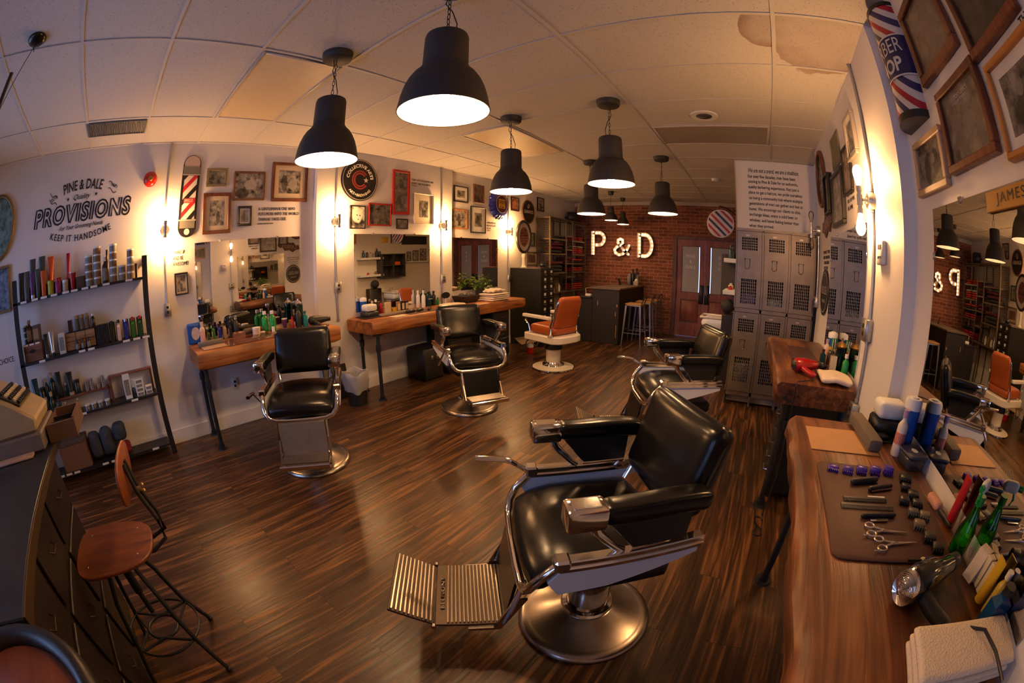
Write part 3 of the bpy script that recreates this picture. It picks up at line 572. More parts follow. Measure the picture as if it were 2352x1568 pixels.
# oval portrait at the left edge
ov = thing('oval_framed_portrait', 'oval portrait in a gilt frame at the far left edge', 'framed picture', WM('L', -1.68, 2.305, .001), 'framed pictures on the walls')
def ell(a, b, n=48): return [(a * math.cos(2 * PI * i / n), b * math.sin(2 * PI * i / n)) for i in range(n)]
obj('frame', B().tube([(x, y, .014) for x, y in ell(.212, .278)], .020, 10, closed=True), M_fgold, ov); obj('portrait', B().prism(ell(.205, .27), .002, .008), P('photo_oval', 21, tone=(.35, .62, .6), lo=.2, hi=.7, blobs=((.3, .35, .3, .3, .9), (.4, .72, .14, .15, .75))), ov)
# right-hand walls
frame('R', 3.095, 3.535, 1.955, 2.397, .034, M_fblk, .0, P('photo_faded_sheet', 22, lo=.25, hi=.6, tone=(.8, .72, .6)), 'thick black framed faded sheet on the right wall above the far mirror', d=.035)
frame('R', 3.125, 3.47, 2.435, 2.706, .010, M_folive, 0, P('photo_olive', 23, lo=.2, hi=.32, tone=(.7, .65, .4)), 'olive tinted framed picture high on the right wall', d=.012)
frame('R', 2.556, 2.83, 2.345, 2.655, .030, pm('silver_frame', (.46, .40, .33), .35, .3), .025, P('photo_silver', 24, hi=.5), 'silver framed picture high on the right wall, nearest the conduit', d=.03)
frame('R', 2.80, 3.075, 2.15, 2.50, .022, M_fblk, .0, P('photo_brown_crowd', 25, lo=.15, hi=.5, tone=(.8, .6, .45)), 'dark framed sepia picture beside the upper bare bulb')
frame('R', 3.60, 3.83, 2.10, 2.46, .018, M_fblk, .0, P('photo_grey_note', 26, lo=.3, hi=.6), 'small black framed note overlapping the oval frame on the right wall', d=.055)
o2 = thing('oval_wall_frame', 'tall oval dark wooden frame high on the right wall near the lockers', 'framed picture', WM('R', 4.08, 2.50, .001), 'framed pictures on the walls')
obj('frame', B().tube([(x, y, .018) for x, y in ell(.20, .27)], .022, 10, closed=True), M_fbrn, o2); obj('picture', B().prism(ell(.19, .26), .002, .008), P('photo_oval_landscape', 27, lo=.15, hi=.5, tone=(.8, .7, .6)), o2)
XR = .88
frame('R', 1.06, 1.478, 2.345, 2.70, .040, M_red_wood, .0, P('photo_sepia_shop', 28, lo=.10, hi=.24, tone=(.95, .72, .55), blobs=((.6, .5, .12, .4, .55),)), 'brown wooden framed sepia photo beside the barber shop pole sign', x=XR, d=.03)
frame('R', .62, 1.0, 2.243, 2.70, .034, M_red_wood, .0, P('photo_dark_portrait', 29, lo=.03, hi=.08, tone=(.9, .75, .55), blobs=((.45, .35, .06, .2, 4.5), (.55, .62, .10, .06, 5.0))), 'dark framed picture cut off by the top right of the photo', x=XR, d=.03)
t = frame('R', 1.0, 1.382, 1.966, 2.272, .030, M_red_wood, .0, P('photo_post_office', 30, lo=.10, hi=.28, tone=(.9, .75, .62), blobs=((.3, .4, .08, .3, .5), (.55, .45, .09, .3, .45), (.8, .4, .07, .3, .55))), 'brown framed old shopfront photo with white lettering, left of the orange frame', x=XR, d=.035)
b_ = B(); letter(b_, 'U.S. POST OFFICE', Matrix.Translation((.0, .092, .017)), w=.16, depth=.0006); letter(b_, 'VINEGARTOWN R.I.', Matrix.Translation((.0, .074, .017)), w=.15, depth=.0006); obj('lettering', b_, pm('faded_white_ink', (.5, .46, .42), .6), t)
frame('R', 1.425, 1.752, 1.938, 2.176, .030, pm('pale_oak_frame', (.50, .33, .19), .45), .0, P('photo_barbers', 31, hi=.32, blobs=((.35, .4, .12, .35, .2), (.7, .5, .12, .3, .15), (.6, .6, .08, .12, .8))), 'pale oak framed photo above the big right mirror', x=XR, d=.03)
frame('R', .50, .945, 1.925, 2.20, .020, pm('orange_wood_frame', (.52, .22, .05), .35), .035, P('photo_band', 32, hi=.4, blobs=((.4, .3, .3, .3, .08), (.3, .65, .06, .12, .7), (.6, .6, .06, .12, .7))), 'orange framed photo with cream mat at the right edge', x=XR, d=.035)
# ------------------------------------------------------------------ barber chairs
M_rib = pm('lit_rib_metal', (.50, .42, .34), .28, 1, var=.15, vs=40); M_grv = pm('footplate_groove_shade', (.10, .075, .055), .5, .8, var=.3, vs=30)  # bright ribs on a dark plate: rib light and shade put into colour
M_metalpanel = pm('scuffed_calf_plate', (.30, .25, .22), .42, .7, var=.25, vs=14)
def pleat(t, u, s):
    # soft sewn folds in the middle of the back cushion
    return (.010 * math.cos(u * 8 * PI) * max(0, 1 - abs(u) * 2.0) * math.sin(PI * min(1, t * 1.02)) ** .7 if s > 0 else 0)
def barber_chair(label, M, flap=True, calf=M_lea, back_plate=False):
    t = thing('barber_chair', label, 'barber chair', M, 'black leather barber chairs')
    obj('base', B().lathe([(.298, 0), (.303, .006), (.300, .020), (.285, .030), (.262, .034), (.250, .036), (.155, .078), (.120, .100), (.112, .104), (0, .105)], 56), M_steel, t)
    cl = obj('column', B().lathe([(.092, .10), (.092, .40), (.0, .401)], 32), M_chrome, t)
    obj('collar', B().lathe([(.094, .100), (.112, .102), (.118, .112), (.112, .124), (.094, .126)], 36), M_chrome, cl)
    obj('seat_support', B().box(-.24, .20, -.20, .20, .40, .49, .02), M_iron, t)
    # seat cushion with a waterfall front
    obj('seat_cushion', B().sweep([(-.20, 0, .598), (-.1, 0, .600), (.06, 0, .604), (.17, 0, .600), (.235, 0, .580), (.277, 0, .545), (.293, 0, .505)], .262, .052, e=3.6, seg=28, fn=lambda a, u, s: .006 * math.cos(u * PI) if s > 0 else 0), M_lea, t, smooth=60)
    rim = [(.06, .285, .676), (.19, .287, .674), (.235, .287, .655), (.285, .283, .60), (.312, .272, .55), (.322, .24, .510), (.326, .19, .494), (.328, .1, .490)]
    rim = rim + [(x, -y, z) for x, y, z in rim[::-1]]
    obj('seat_rim', B().tube(rim, .017, 10, flat=1.0), M_chrome, t)
    for s in (1, -1):
        sp = obj('side_panel', B().prism([(.222, .650), (.262, .600), (.225, .535), (.06, .545), (-.12, .585), (-.255, .618), (-.255, .655)], -.012, .012, Matrix(((1, 0, 0, 0), (0, 0, 1, s * .290), (0, 1, 0, 0), (0, 0, 0, 1))), .003), M_enamel, t, smooth=0)
        sp['label'] = 'pale enamel side panel under the arm'
        obj('chrome_rail', B().box(-.265, .232, s * .290 - .026, s * .290 + .026, .650, .672, .005).box(-.265, .20, s * .290 - .020, s * .290 + .020, .672, .694, .004), M_chrome, sp, smooth=0)
        obj('corner_cap', B().box(.195, .245, s * .290 - .028, s * .290 + .028, .655, .702, .008), M_chrome, sp, smooth=0)
        arm = obj('armrest', B().sweep([(-.255, s * .288, .840), (-.20, s * .288, .852), (-.1, s * .288, .858), (.125, s * .288, .858)], .040, .034, e=4.5, seg=20), M_lea, t, smooth=60)
        obj('arm_cap', B().box(.105, .225, s * .288 - .043, s * .288 + .043, .820, .896, .012, seg=2), M_chrome, arm, smooth=40)
        obj('cap_plate', B().box(.125, .205, s * .288 - .026, s * .288 + .026, .8955, .8985, .002), M_chrome, arm, smooth=0)
        obj('arm_side_plate', B().prism([(.10, .830), (-.20, .828), (-.19, .700), (-.005, .700)], -.006, .006, Matrix(((1, 0, 0, 0), (0, 0, 1, s * .289), (0, 1, 0, 0), (0, 0, 0, 1)))), M_black, arm, smooth=0)
        pl = [(.10, .830), (-.20, .828), (-.19, .700), (-.005, .700)]
        obj('plate_trim', B().tube([(x, s * .289, z) for x, z in pl], .0045, 6, closed=True), M_chrome, arm)
        obj('arm_strut', B().tube([(.14, s * .288, .83), (.12, s * .286, .78), (.055, s * .285, .71), (.03, s * .285, .69)], [.018, .017, .013, .016], 8), M_chrome, arm)
    obj('backrest', B().sweep([(-.205, 0, .695), (-.222, 0, .76), (-.252, 0, .86), (-.285, 0, .96), (-.310, 0, 1.045)], .242, .050, side=(0, -1, 0), e=4.2, seg=36, fn=pleat), M_lea, t, smooth=60)
    obj('back_shell', B().sweep([(-.248, 0, .712), (-.265, 0, .77), (-.297, 0, .87), (-.338, 0, 1.03)], .234, .030, side=(0, -1, 0), e=6, seg=24), M_black, t, smooth=60)
    ed = []
    for y, z0 in ((.238, .72), (.243, .86), (.236, .99), (.205, 1.024)): ed.append((-.245 - (z0 - .72) * .32 + .030, y * 1.0, z0 + .004))
    ed = ed + [(x, -y, z) for x, y, z in ed[::-1]]
    obj('piping', B().tube(ed, .0045, 6), M_lea, t)
    for s in (1, -1): obj('back_bracket', B().tube([(-.17, s * .215, .64), (-.20, s * .222, .69), (-.225, s * .226, .76), (-.24, s * .226, .80)], .014, 8, flat=.6), M_chrome, t)
    lv = obj('lever', B().tube([(.02, -.325, .50), (.16, -.330, .60), (.30, -.335, .700)], .011, 8), M_chrome, t)
    obj('lever_grip', B().tube([(.30, -.335, .700), (.33, -.336, .712), (.45, -.338, .722)], .017, 8, flat=.7), M_chrome, lv)
    cp = obj('calf_panel', B().box(-.006, .006, -.172, .172, 0, .235, .002, Matrix.Translation((.338, 0, .478)) @ Matrix.Rotation(R_(169), 4, 'Y')), calf, t, smooth=0)
    for s in (1, -1): obj('leg_strut', B().tube([(.315, s * .186, .50), (.335, s * .187, .42), (.385, s * .187, .262)], .011, 6), M_chrome, t)
    x1 = .645 if flap else .56
    fr = obj('footrest', B().box(.375, x1, -.178, .178, .236, .248, .002), M_grv, t, smooth=0)
    for k in range(int((x1 - .41) / .0155)): 
        if not (flap and 13 < k): obj('rib', B().box(.390 + k * .0155, .3975 + k * .0155, -.170, .170, .248, .2555, .0012), M_rib, fr, smooth=0)
    if flap:
        lt = B(); letter(lt, 'BELMONT', Matrix.Translation((.617, 0, .2505)) @ Matrix.Rotation(R_(-90), 4, 'Z'), h=.017, w=.19, depth=.004, bold=.02); obj('raised_lettering', lt, M_ribbed, fr, smooth=0)
        fl = obj('footrest_flap', B().box(0, .185, -.172, .172, -.006, .005, .002, Matrix.Translation((.652, 0, .243)) @ Matrix.Rotation(R_(-28), 4, 'Y')), M_grv, t, smooth=0)
        Mf = Matrix.Translation((.652, 0, .243)) @ Matrix.Rotation(R_(-28), 4, 'Y')
        for k in range(10): obj('rib', B().box(.012 + k * .0175, .020 + k * .0175, -.165, .165, .005, .012, .0012, Mf), M_rib, fl, smooth=0)
        for s in (1, -1): obj('hinge', B().cyl((.650, s * .176, .244), (.650, s * .192, .244), .011), M_steel, fr)
    else:
        obj('front_bar', B().box(x1 - .004, x1 + .018, -.185, .185, .222, .256, .004), M_chrome, fr, smooth=0)
    for s in (1, -1): obj('footrest_arm', B().prism([(.30, .40), (.345, .40), (.425, .236), (.52, .236), (.52, .222), (.40, .222)], -.006, .006, Matrix(((1, 0, 0, 0), (0, 0, 1, s * .187), (0, 1, 0, 0), (0, 0, 0, 1)))), M_steel, fr, smooth=0)
    return t
def place(x, y, a): return T(x, y, 0, a)
ch = barber_chair('near black leather barber chair in the foreground, footrest pointing left', place(-.40, 1.17, 221))
dup(ch, place(-.52, 3.10, 211), 'black leather barber chair just behind the near one, turned the same way beside the lockers', 'black leather barber chairs')
c2 = barber_chair('black leather barber chair at the first worktop with a plain metal calf plate', place(-2.78, 1.23, -33), flap=False, calf=M_metalpanel)
c3 = barber_chair('black leather barber chair in front of the long worktop, on the left', place(-2.60, 3.0, -29), flap=False)
# orange and white antique chair
M_orange = pm('orange_leather', (.38, .085, .022), .36, var=.12, bump=.2, bs=30); M_porc = pm('white_porcelain_enamel', (.80, .74, .66), .25, var=.03)
t = thing('barber_chair', 'antique barber chair with orange leather and white enamel arms beside the card cabinet', 'barber chair', place(-2.62, 4.86, 164))
obj('base', B().lathe([(.295, 0), (.302, .012), (.295, .022), (.24, .030), (.15, .050), (.13, .055), (0, .056)], 48), M_porc, t)
obj('base_trim', B().lathe([(.296, .001), (.306, .008), (.304, .018), (.296, .022)], 48), M_chrome, t)
obj('column', B().lathe([(.105, .09), (.105, .28), (0, .281)], 32), M_porc, t); obj('collar', B().lathe([(.16, .048), (.155, .062), (.120, .075), (.112, .095), (.104, .097)], 32), M_chrome, t)
obj('pump_sleeve', B().lathe([(.125, .278), (.13, .30), (.11, .34), (.11, .40)], 28), M_iron, t)
rr = [(x * .34 + (.0), y * .28) for x, y in [(1, -.9), (1, .9), (.9, 1), (-.65, 1), (-.9, .8), (-1, .4), (-1, -.4), (-.9, -.8), (-.65, -1), (.9, -1)]]
obj('seat_skirt', B().prism(rr, .402, .502, None, .012), M_porc, t, smooth=30)
obj('seat_cushion', B().sweep([(-.24, 0, .565), (0, 0, .570), (.27, 0, .572)], .235, .066, e=6, seg=28), M_orange, t, smooth=60)
obj('backrest', B().sweep([(-.20, 0, .60), (-.225, 0, .72), (-.275, 0, .90), (-.305, 0, 1.035)], .225, .042, side=(0, -1, 0), e=3.6, seg=28, taper=lambda a: 1 - .16 * max(0, a - .8) / .2), M_orange, t, smooth=60)
for s in (1, -1):
    a = obj('armrest', B().box(-.20, .33, s * .275 - .030, s * .275 + .030, .725, .770, .008), M_porc, t, smooth=30)
    obj('arm_strut', B().tube([(.28, s * .275, .725), (.29, s * .275, .68), (.235, s * .265, .62), (.20, s * .262, .505)], [.013, .020, .010, .009], 8), M_chrome, a)
    obj('rear_post', B().lathe([(.045, .50), (.035, .515), (.018, .54), (.016, .60), (.014, .61)], 14, Matrix.Translation((-.19, s * .255, 0))), M_chrome, a)
    obj('back_trim', B().tube([(-.16, s * .232, .62), (-.22, s * .236, .74), (-.27, s * .232, .90), (-.29, s * .215, .97)], .013, 8, flat=1.6), M_chrome, t)
fo = obj('footrest', B().box(-.09, .09, -.15, .15, -.006, .006, .003, Matrix.Translation((.60, 0, .30)) @ Matrix.Rotation(R_(-24), 4, 'Y')), pm('cast_brass_plate', (.40, .30, .17), .35, .8, var=.2, vs=40), t)
for s in (1, -1): obj('footrest_arm', B().tube([(.30, s * .13, .40), (.42, s * .13, .34), (.50, s * .13, .20), (.60, s * .13, .24), (.62, s * .13, .30)], .009, 6), M_chrome, fo)
# ------------------------------------------------------------------ worktops of sawn timber on iron pipe legs
def slab(x0, x1, y0, y1, z0, z1, seed, bev=.018, wave=.006, cut=24):
    bb = bmesh.new(); ny = max(4, int((y1 - y0) / .07)); r = []
    prof = [(x0 + bev, z0), (x0, z0 + bev), (x0, z1 - bev), (x0 + bev, z1), (x1 - bev, z1), (x1, z1 - bev), (x1, z0 + bev), (x1 - bev, z0)]
    rng = random.Random(seed)
    for j in range(ny + 1):
        y = y0 + (y1 - y0) * j / ny; e = bev * .6 if j in (0, ny) else 0
        cxm = (x0 + x1) / 2; czm = (z0 + z1) / 2; wv = mnoise.noise((y * 3.1, seed, 0)) * wave; ring = []
        for k, (x, z) in enumerate(prof):
            nx = wv * (1 if k < 4 else .0); sh = (1 - (e / (x1 - x0)) * 2)
            ring.append(((x - cxm) * sh + cxm + nx + (mnoise.noise((y * 9, k * 3.3, seed)) * wave * .4 if k < 3 else 0), y, (z - czm) * (1 - e / (z1 - z0) * 2) + czm))
        r.append(ring)
    b = B(); b.loft(r, True, True); return b
def pipe_leg(b, x, y, z1, r=.021):
    b.cyl((x, y, .012), (x, y, z1), r); b.cyl((x, y, 0), (x, y, .012), .052, .048, 20); b.cyl((x, y, z1 - .19), (x, y, z1 - .12), r * 1.4); b.cyl((x, y, z1 - .012), (x, y, z1), .05, .05, 20); b.cyl((x, y, .012), (x, y, .05), r * 1.35)
def worktop(label, x0, x1, y0, y1, z0, z1, legs, mat, seed, wave=.006, bev=.018, knots=()):
    t = thing('worktop', label, 'worktop', None, 'timber worktops')
    bm_ = slab(-1 if False else x0, x1, y0, y1, z0, z1, seed, bev, wave); obj('slab', bm_, mat, t, smooth=50)
    for (x, y) in legs:
        b = B(); pipe_leg(b, x, y, z0); obj('leg', b, M_iron, t)
    return t
# left worktops have their visible long edge towards +x, so the profile is mirrored by swapping ends
worktop('short timber worktop on pipe legs under the first mirror', -4.062, -3.485, .525, 2.055, .765, .925, [(-3.60, .60), (-4.015, .62)], M_slab, 3)
worktop('long timber worktop under the second and third mirrors', -3.998, -3.445, 2.44, 5.425, .750, .905, [(-3.50, 2.53), (-3.93, 2.60)], M_slab, 11)
worktop('far right timber worktop with a bolt in its end, beside the lockers', .235, .798, 2.385, 4.05, .765, .920, [(.335, 2.50)], M_slabR, 21, .012, .02)
worktop('near right live-edge timber worktop laid out with combs and scissors', .262, .878, .15, 1.845, .800, .920, [(.415, 1.72)], M_slabR, 33, .03, .03)
for (x, y, z, n) in ((.235, 2.3845, 0, 0),):
    tag(obj('bolt', B().cyl((.31, 2.388, .815), (.31, 2.374, .815), .014), M_iron), 'dark round bolt head in the end of the far right worktop', 'bolt')
def knot(x, y, z, nx):
    return
# under-counter drawer cabinets
def cabinet(label, x0, x1, y0, y1, z1, face, n, mat=M_black, cat='drawer cabinet', name='drawer_cabinet'):
    t = thing(name, label, cat); e = .004
    obj('body', B().box(x0, x1, y0, y1, .05, z1, .004), mat, t, smooth=0)
    h = (z1 - .09) / n
    for k in range(n):
        a, b_ = .07 + h * k + .004, .07 + h * (k + 1) - .004; m = (a + b_) / 2
        if face == '-x':
            d = obj('drawer', B().box(x0 - .014, x0, y0 + .015, y1 - .015, a, b_, .003), mat, t, smooth=0)
            obj('handle', B().tube([(x0 - .014, (y0 + y1) / 2 - .045, m), (x0 - .040, (y0 + y1) / 2 - .042, m), (x0 - .040, (y0 + y1) / 2 + .042, m), (x0 - .014, (y0 + y1) / 2 + .045, m)], .004, 6), M_chrome, d)
        else:
            d = obj('drawer', B().box(x1, x1 + .014, y0 + .015, y1 - .015, a, b_, .003), mat, t, smooth=0)
            obj('handle', B().tube([(x1 + .014, (y0 + y1) / 2 - .04, m), (x1 + .034, (y0 + y1) / 2 - .037, m), (x1 + .034, (y0 + y1) / 2 + .037, m), (x1 + .014, (y0 + y1) / 2 + .04, m)], .004, 6), M_chrome, d)
    for sx in (x0 + .03, x1 - .03):
        for sy in (y0 + .03, y1 - .03): obj('caster', B().cyl((sx, sy - .012, .025), (sx, sy + .012, .025), .025), M_iron, t)
    return t
cabinet('black drawer cabinet with wire handles under the far right worktop', .36, .76, 2.60, 3.10, .755, '-x', 6)
cabinet('black drawer cabinet under the long worktop behind the second black chair', -3.98, -3.56, 3.72, 4.20, .74, '+x', 5)
cabinet('black five-drawer cabinet under the far end of the long worktop', -3.98, -3.50, 4.60, 5.02, .74, '+x', 5)
tb_ = thing('tool_box', 'dark hard case standing under the long worktop', 'case'); obj('shell', B().box(-3.95, -3.60, 3.30, 3.66, 0, .42, .02), M_black, tb_); obj('clasp', B().box(-3.60, -3.588, 3.42, 3.47, .26, .32, .003), M_steel, tb_); obj('clasp', B().box(-3.60, -3.588, 3.52, 3.57, .26, .32, .003), M_steel, tb_)
tag(obj('waste_bin_grey', B().lathe([(.10, 0), (.13, .36), (.135, .37), (.125, .37), (.095, .02), (0, .02)], 22, Matrix.Translation((-3.42, 4.42, 0))), pm('grey_bin', (.22, .20, .19), .5)), 'small grey bin under the long worktop', 'bin')
# leaning dark board + bin with a bag between the two left worktops
tag(obj('leaning_board', B().box(-.012, .012, -.16, .16, 0, .62, .003, Matrix.Translation((-3.93, 2.215, 0)) @ Matrix.Rotation(R_(-12), 4, 'Y')), M_dwood), 'dark board leaning on the wall between the left worktops', 'board')
wb = thing('waste_bin', 'black waste bin lined with a clear plastic bag between the left worktops', 'waste bin', T(-3.63, 2.27, 0))
obj('bin', B().lathe([(.0, 0), (.105, 0), (.135, .34), (.128, .34), (.10, .012), (0, .012)], 26), M_black, wb)
bb = B(); rings = []
for z, r0 in ((.04 + .12, .128), (.20, .140), (.27, .150), (.34, .155), (.375, .146), (.37, .128), (.30, .115), (.2, .10)):
    rings.append([((r0 + .008 * math.sin(a * 7 + z * 30) + .005 * math.sin(a * 13)) * math.cos(a), (r0 + .008 * math.sin(a * 7 + z * 30)) * math.sin(a), z + .012 * math.sin(a * 3) + .01 * math.sin(a * 5 + 1)) for a in [2 * PI * i / 40 for i in range(40)]])
bb.loft(rings, True, False); obj('bag', bb, pm('translucent_bag', (.62, .60, .60), .35, alpha=.62), wb)
# ------------------------------------------------------------------ product shelf on the left wall
M_shf = pm('blackened_shelf_steel', (.022, .022, .026), .4, .3, bump=.1)
t = thing('product_shelf', 'black steel four-tier product shelf on the left wall', 'shelf')
SH = {1: 1.618, 2: 1.112, 3: .592, 4: .105}
for s in (.112, -1.372): obj('upright', B().box(-3.885, -3.862, s - .028, s + .028, 0, 1.80, .003), M_shf, t, smooth=0)
for k, z in SH.items():
    s = obj('shelf_board', B().box(-4.076, -3.862, -1.40 if k < 3 else -1.38, .084, z - .022, z, .002), M_shf, t, smooth=0)
    s['label'] = 'shelf board with white price tags on its edge'
    rg = random.Random(k); yy = -1.30
    while yy < .06:
        if rg.random() < (.86 if k == 1 else .6): obj('price_tag', B().box(-3.862, -3.858, yy, yy + .075, z - .020, z - .002), M_paper, s, smooth=0)
        yy += .098 + rg.random() * .05
obj('top_bracket', B().box(-4.07, -3.885, .10, .124, 1.735, 1.80, .002), pm('rusty_bracket', (.16, .08, .05), .6), t, smooth=0)
# ------------------------------------------------------------------ desk, wooden stool
M_desk = pm('blue_black_desktop', (.018, .022, .030), .32, var=.2, vs=30)
t = thing('reception_desk', 'dark wooden reception desk with a black top along the bottom left', 'desk')
obj('desktop', B().box(-2.04, -.745, -1.45, -.575, .965, .998, .004), M_desk, t, smooth=0); obj('edge_strip', B().box(-2.043, -.745, -.575, -.566, .962, 1.0, .001), pm('brass_edge', (.07, .045, .022), .5, .6), t, smooth=0)
obj('body', B().box(-2.0, -.77, -1.40, -.66, .0, .965, .004), M_dwood, t, smooth=0)
for i, (a, b_) in enumerate(((-1.98, -1.55), (-1.53, -1.17), (-1.15, -.78))):
    for k, (c, d) in enumerate(((.68, .94), (.38, .66), (.08, .36))):
        dr = obj('drawer', B().box(a + .01, b_ - .01, -.66, -.645, c + .008, d - .008, .004), M_dwood, t, smooth=0)
        obj('drawer_pull', B().tube([((a + b_) / 2 - .035, -.645, (c + d) / 2), ((a + b_) / 2 - .03, -.625, (c + d) / 2 - .012), ((a + b_) / 2 + .03, -.625, (c + d) / 2 - .012), ((a + b_) / 2 + .035, -.645, (c + d) / 2)], .004, 6), pm('dull_drawer_pull', (.10, .07, .04), .4, .9), dr)
def swivel_stool(label, M, backrest=True):
    t = thing('industrial_stool', label, 'stool', M, 'wooden seat iron stools')
    pts = []
    for i in range(40):
        a = 2 * PI * i / 40; c, s = math.cos(a), math.sin(a); e = 3.2
        pts.append((math.copysign(abs(c) ** (2 / e), c) * .205, math.copysign(abs(s) ** (2 / e), s) * (.175 + .03 * c)))
    se = obj('seat', B().prism(pts, .638, .654, None, .004), M_ply, t, smooth=40)
    for x, y in ((.13, .11), (.13, -.11), (-.13, .09), (-.13, -.09)): obj('rivet', B().sphere((x, y, .655), .006, 8, (1, 1, .5)), M_chrome, se)
    obj('hub', B().cyl((0, 0, .42), (0, 0, .638), .022).cyl((0, 0, .60), (0, 0, .638), .07, .10), M_iron, t)
    obj('screw', B().cyl((0, 0, .30), (0, 0, .44), .014), M_iron, t)
    F = [(.215, .175), (.215, -.175), (-.215, .175), (-.215, -.175)]
    for x, y in F: 
        lg = obj('leg', B().tube([(x * .30, y * .30, .60), (x * .52, y * .52, .45), (x * .72, y * .72, .22), (x, y, .012)], .012, 8), M_iron, t)
        obj('foot', B().sphere((x, y, .012), .017, 10, (1, 1, .7)), M_iron, lg)
    obj('foot_ring', B().tube([(.205 * math.cos(a), .18 * math.sin(a), .20) for a in [2 * PI * i / 32 for i in range(32)]], .006, 8, closed=True), M_iron, t)
    obj('brace_ring', B().tube([(.085 * math.cos(a), .075 * math.sin(a), .20) for a in [2 * PI * i / 24 for i in range(24)]], .008, 8, closed=True), M_iron, t)
    for a0, a1 in ((0, 1), (1, 3), (3, 2), (2, 0)):
        p, q = F[a0], F[a1]; mx, my = (p[0] + q[0]) / 2 * .42, (p[1] + q[1]) / 2 * .42
        obj('curved_brace', B().tube([(p[0] * .76, p[1] * .76, .20), (mx, my, .20), (q[0] * .76, q[1] * .76, .20)], .008, 6), M_iron, t)
    if backrest:
        for s in (.03, -.03): obj('back_rod', B().tube([(-.10, s * 1.5, .63), (-.20, s * 1.6, .625), (-.275, s * 1.2, .66), (-.275, s, .74), (-.235, s * .8, .86), (-.217, s * .6, .97)], .009, 8), M_iron, t)
        sh_ = [(.17 * math.copysign(abs(math.cos(a)) ** .7, math.cos(a)), .088 * math.copysign(abs(math.sin(a)) ** .8, math.sin(a))) for a in [2 * PI * i / 36 for i in range(36)]]
        obj('backrest', B().prism(sh_, -.006, .006, Matrix.Translation((-.205, 0, .935)) @ Matrix.Rotation(R_(-6), 4, 'Y') @ Matrix(((0, 0, 1, 0), (1, 0, 0, 0), (0, 1, 0, 0), (0, 0, 0, 1))), .003), M_ply, t, smooth=50)
        obj('wing_nut', B().cyl((-.23, 0, .86), (-.255, 0, .86), .010).sphere((-.262, 0, .872), .009, 8).sphere((-.262, 0, .848), .009, 8), pm('brass_nut', (.55, .38, .16), .3, .9), t)
    return t
swivel_stool('iron stool with orange plywood seat and backrest in front of the dark desk', T(-1.50, -.40, 0, 262))
# ------------------------------------------------------------------ lockers
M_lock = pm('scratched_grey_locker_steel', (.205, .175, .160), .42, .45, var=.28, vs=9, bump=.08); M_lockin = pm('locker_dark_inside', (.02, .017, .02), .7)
M_purple = pm('purple_cloth', (.13, .085, .30), .8, var=.4, vs=20, bump=.4)
LX0, LX1, LY = -.172, .782, 4.55; cw = (LX1 - LX0) / 3
t = thing('locker_bank', 'worn grey steel locker bank, three columns wide, against the text wall', 'lockers')
bdy = B(); bdy.box(LX0, LX1, LY + .02, LY + .42, 1.965, 1.985)
for i in range(4): x = LX0 + cw * i; bdy.box(max(LX0, x - .012), min(LX1, x + .012), LY, LY + .40, 0, 1.965)
for z in (.13, 1.075): bdy.box(LX0, LX1, LY + .005, LY + .40, z, z + .02)
bdy.box(LX0, LX1, LY, LY + .02, 1.955, 1.985).box(LX0, LX1, LY, LY + .02, 1.065, 1.105).box(LX0, LX1, LY, LY + .02, .115, .160)
obj('cabinet_body', bdy, M_lock, t, smooth=0); obj('shade_backing', B().box(LX0 + .002, LX1 - .002, LY + .385, LY + .42, .12, 1.96), M_lockin, t, smooth=0)  # back panel coloured dark to deepen the shade behind the vents
obj('kick_pale_strip', B().box(LX0 + .02, LX1 - .02, LY + .08, LY + .10, .02, .09), pm('pale_backboard', (.45, .42, .42), .6), t)  # plain pale strip low behind the locker front
def locker_door(parent, x0, x1, z0, z1, vents, hz):
    b = B(); y0, y1 = LY - .008, LY + .008; nc = 8; vx0, vx1 = x0 + .055, x1 - .050
    zs = z0
    for (a, c, nr) in vents:
        b.box(x0, x1, y0, y1, zs, a); b.box(x0, vx0, y0, y1, a, c); b.box(vx1, x1, y0, y1, a, c)
        pw = (vx1 - vx0) / nc; ph = (c - a) / nr
        for k in range(1, nc): b.box(vx0 + pw * k - .0035, vx0 + pw * k + .0035, y0, y1, a, c)
        for k in range(1, nr): b.box(vx0, vx1, y0 + .001, y1 - .001, a + ph * k - .003, a + ph * k + .003)
        zs = c
    b.box(x0, x1, y0, y1, zs, z1)
    d = obj('locker_door', b, M_lock, parent, smooth=0)
    xm = x0 + (x1 - x0) * .42
    obj('latch_handle', B().tube([(xm - .030, y0 - .004, hz + .05), (xm - .026, y0 - .006, hz - .045), (xm - .012, y0 - .006, hz - .058), (xm + .012, y0 - .006, hz - .058), (xm + .026, y0 - .006, hz - .045), (xm + .030, y0 - .004, hz + .05)], .005, 6, closed=True).box(xm - .024, xm + .024, y0 - .003, y0 + .001, hz - .045, hz + .045), M_lock, d)
    obj('number_plate', B().box(xm - .020, xm + .022, y0 - .002, y0, z1 - .052, z1 - .034), pm('dull_number_plate', (.40, .36, .34), .4, .5), d)
for i in range(3):
    a, c = LX0 + cw * i + .016, LX0 + cw * (i + 1) - .016
    locker_door(t, a, c, 1.11, 1.95, ((1.16, 1.43, 8), (1.745, 1.885, 5)), 1.60)
    locker_door(t, a, c, .165, 1.06, ((.28, .56, 8), (.85, .99, 5)), .71)
for i, (a, h, m) in enumerate(((0, .16, M_purple), (1, .12, M_white), (2, .15, M_lockin))):
    x = LX0 + cw * a + .05
    obj('stored_cloth', B().box(x, x + .21, LY + .06, LY + .3, 1.10, 1.10 + h, .03, seg=2), m, t)
    obj('stored_cloth', B().box(x, x + .21, LY + .06, LY + .3, .155, .155 + h + .16, .03, seg=2), (M_porc, M_purple, M_lockin)[i], t)
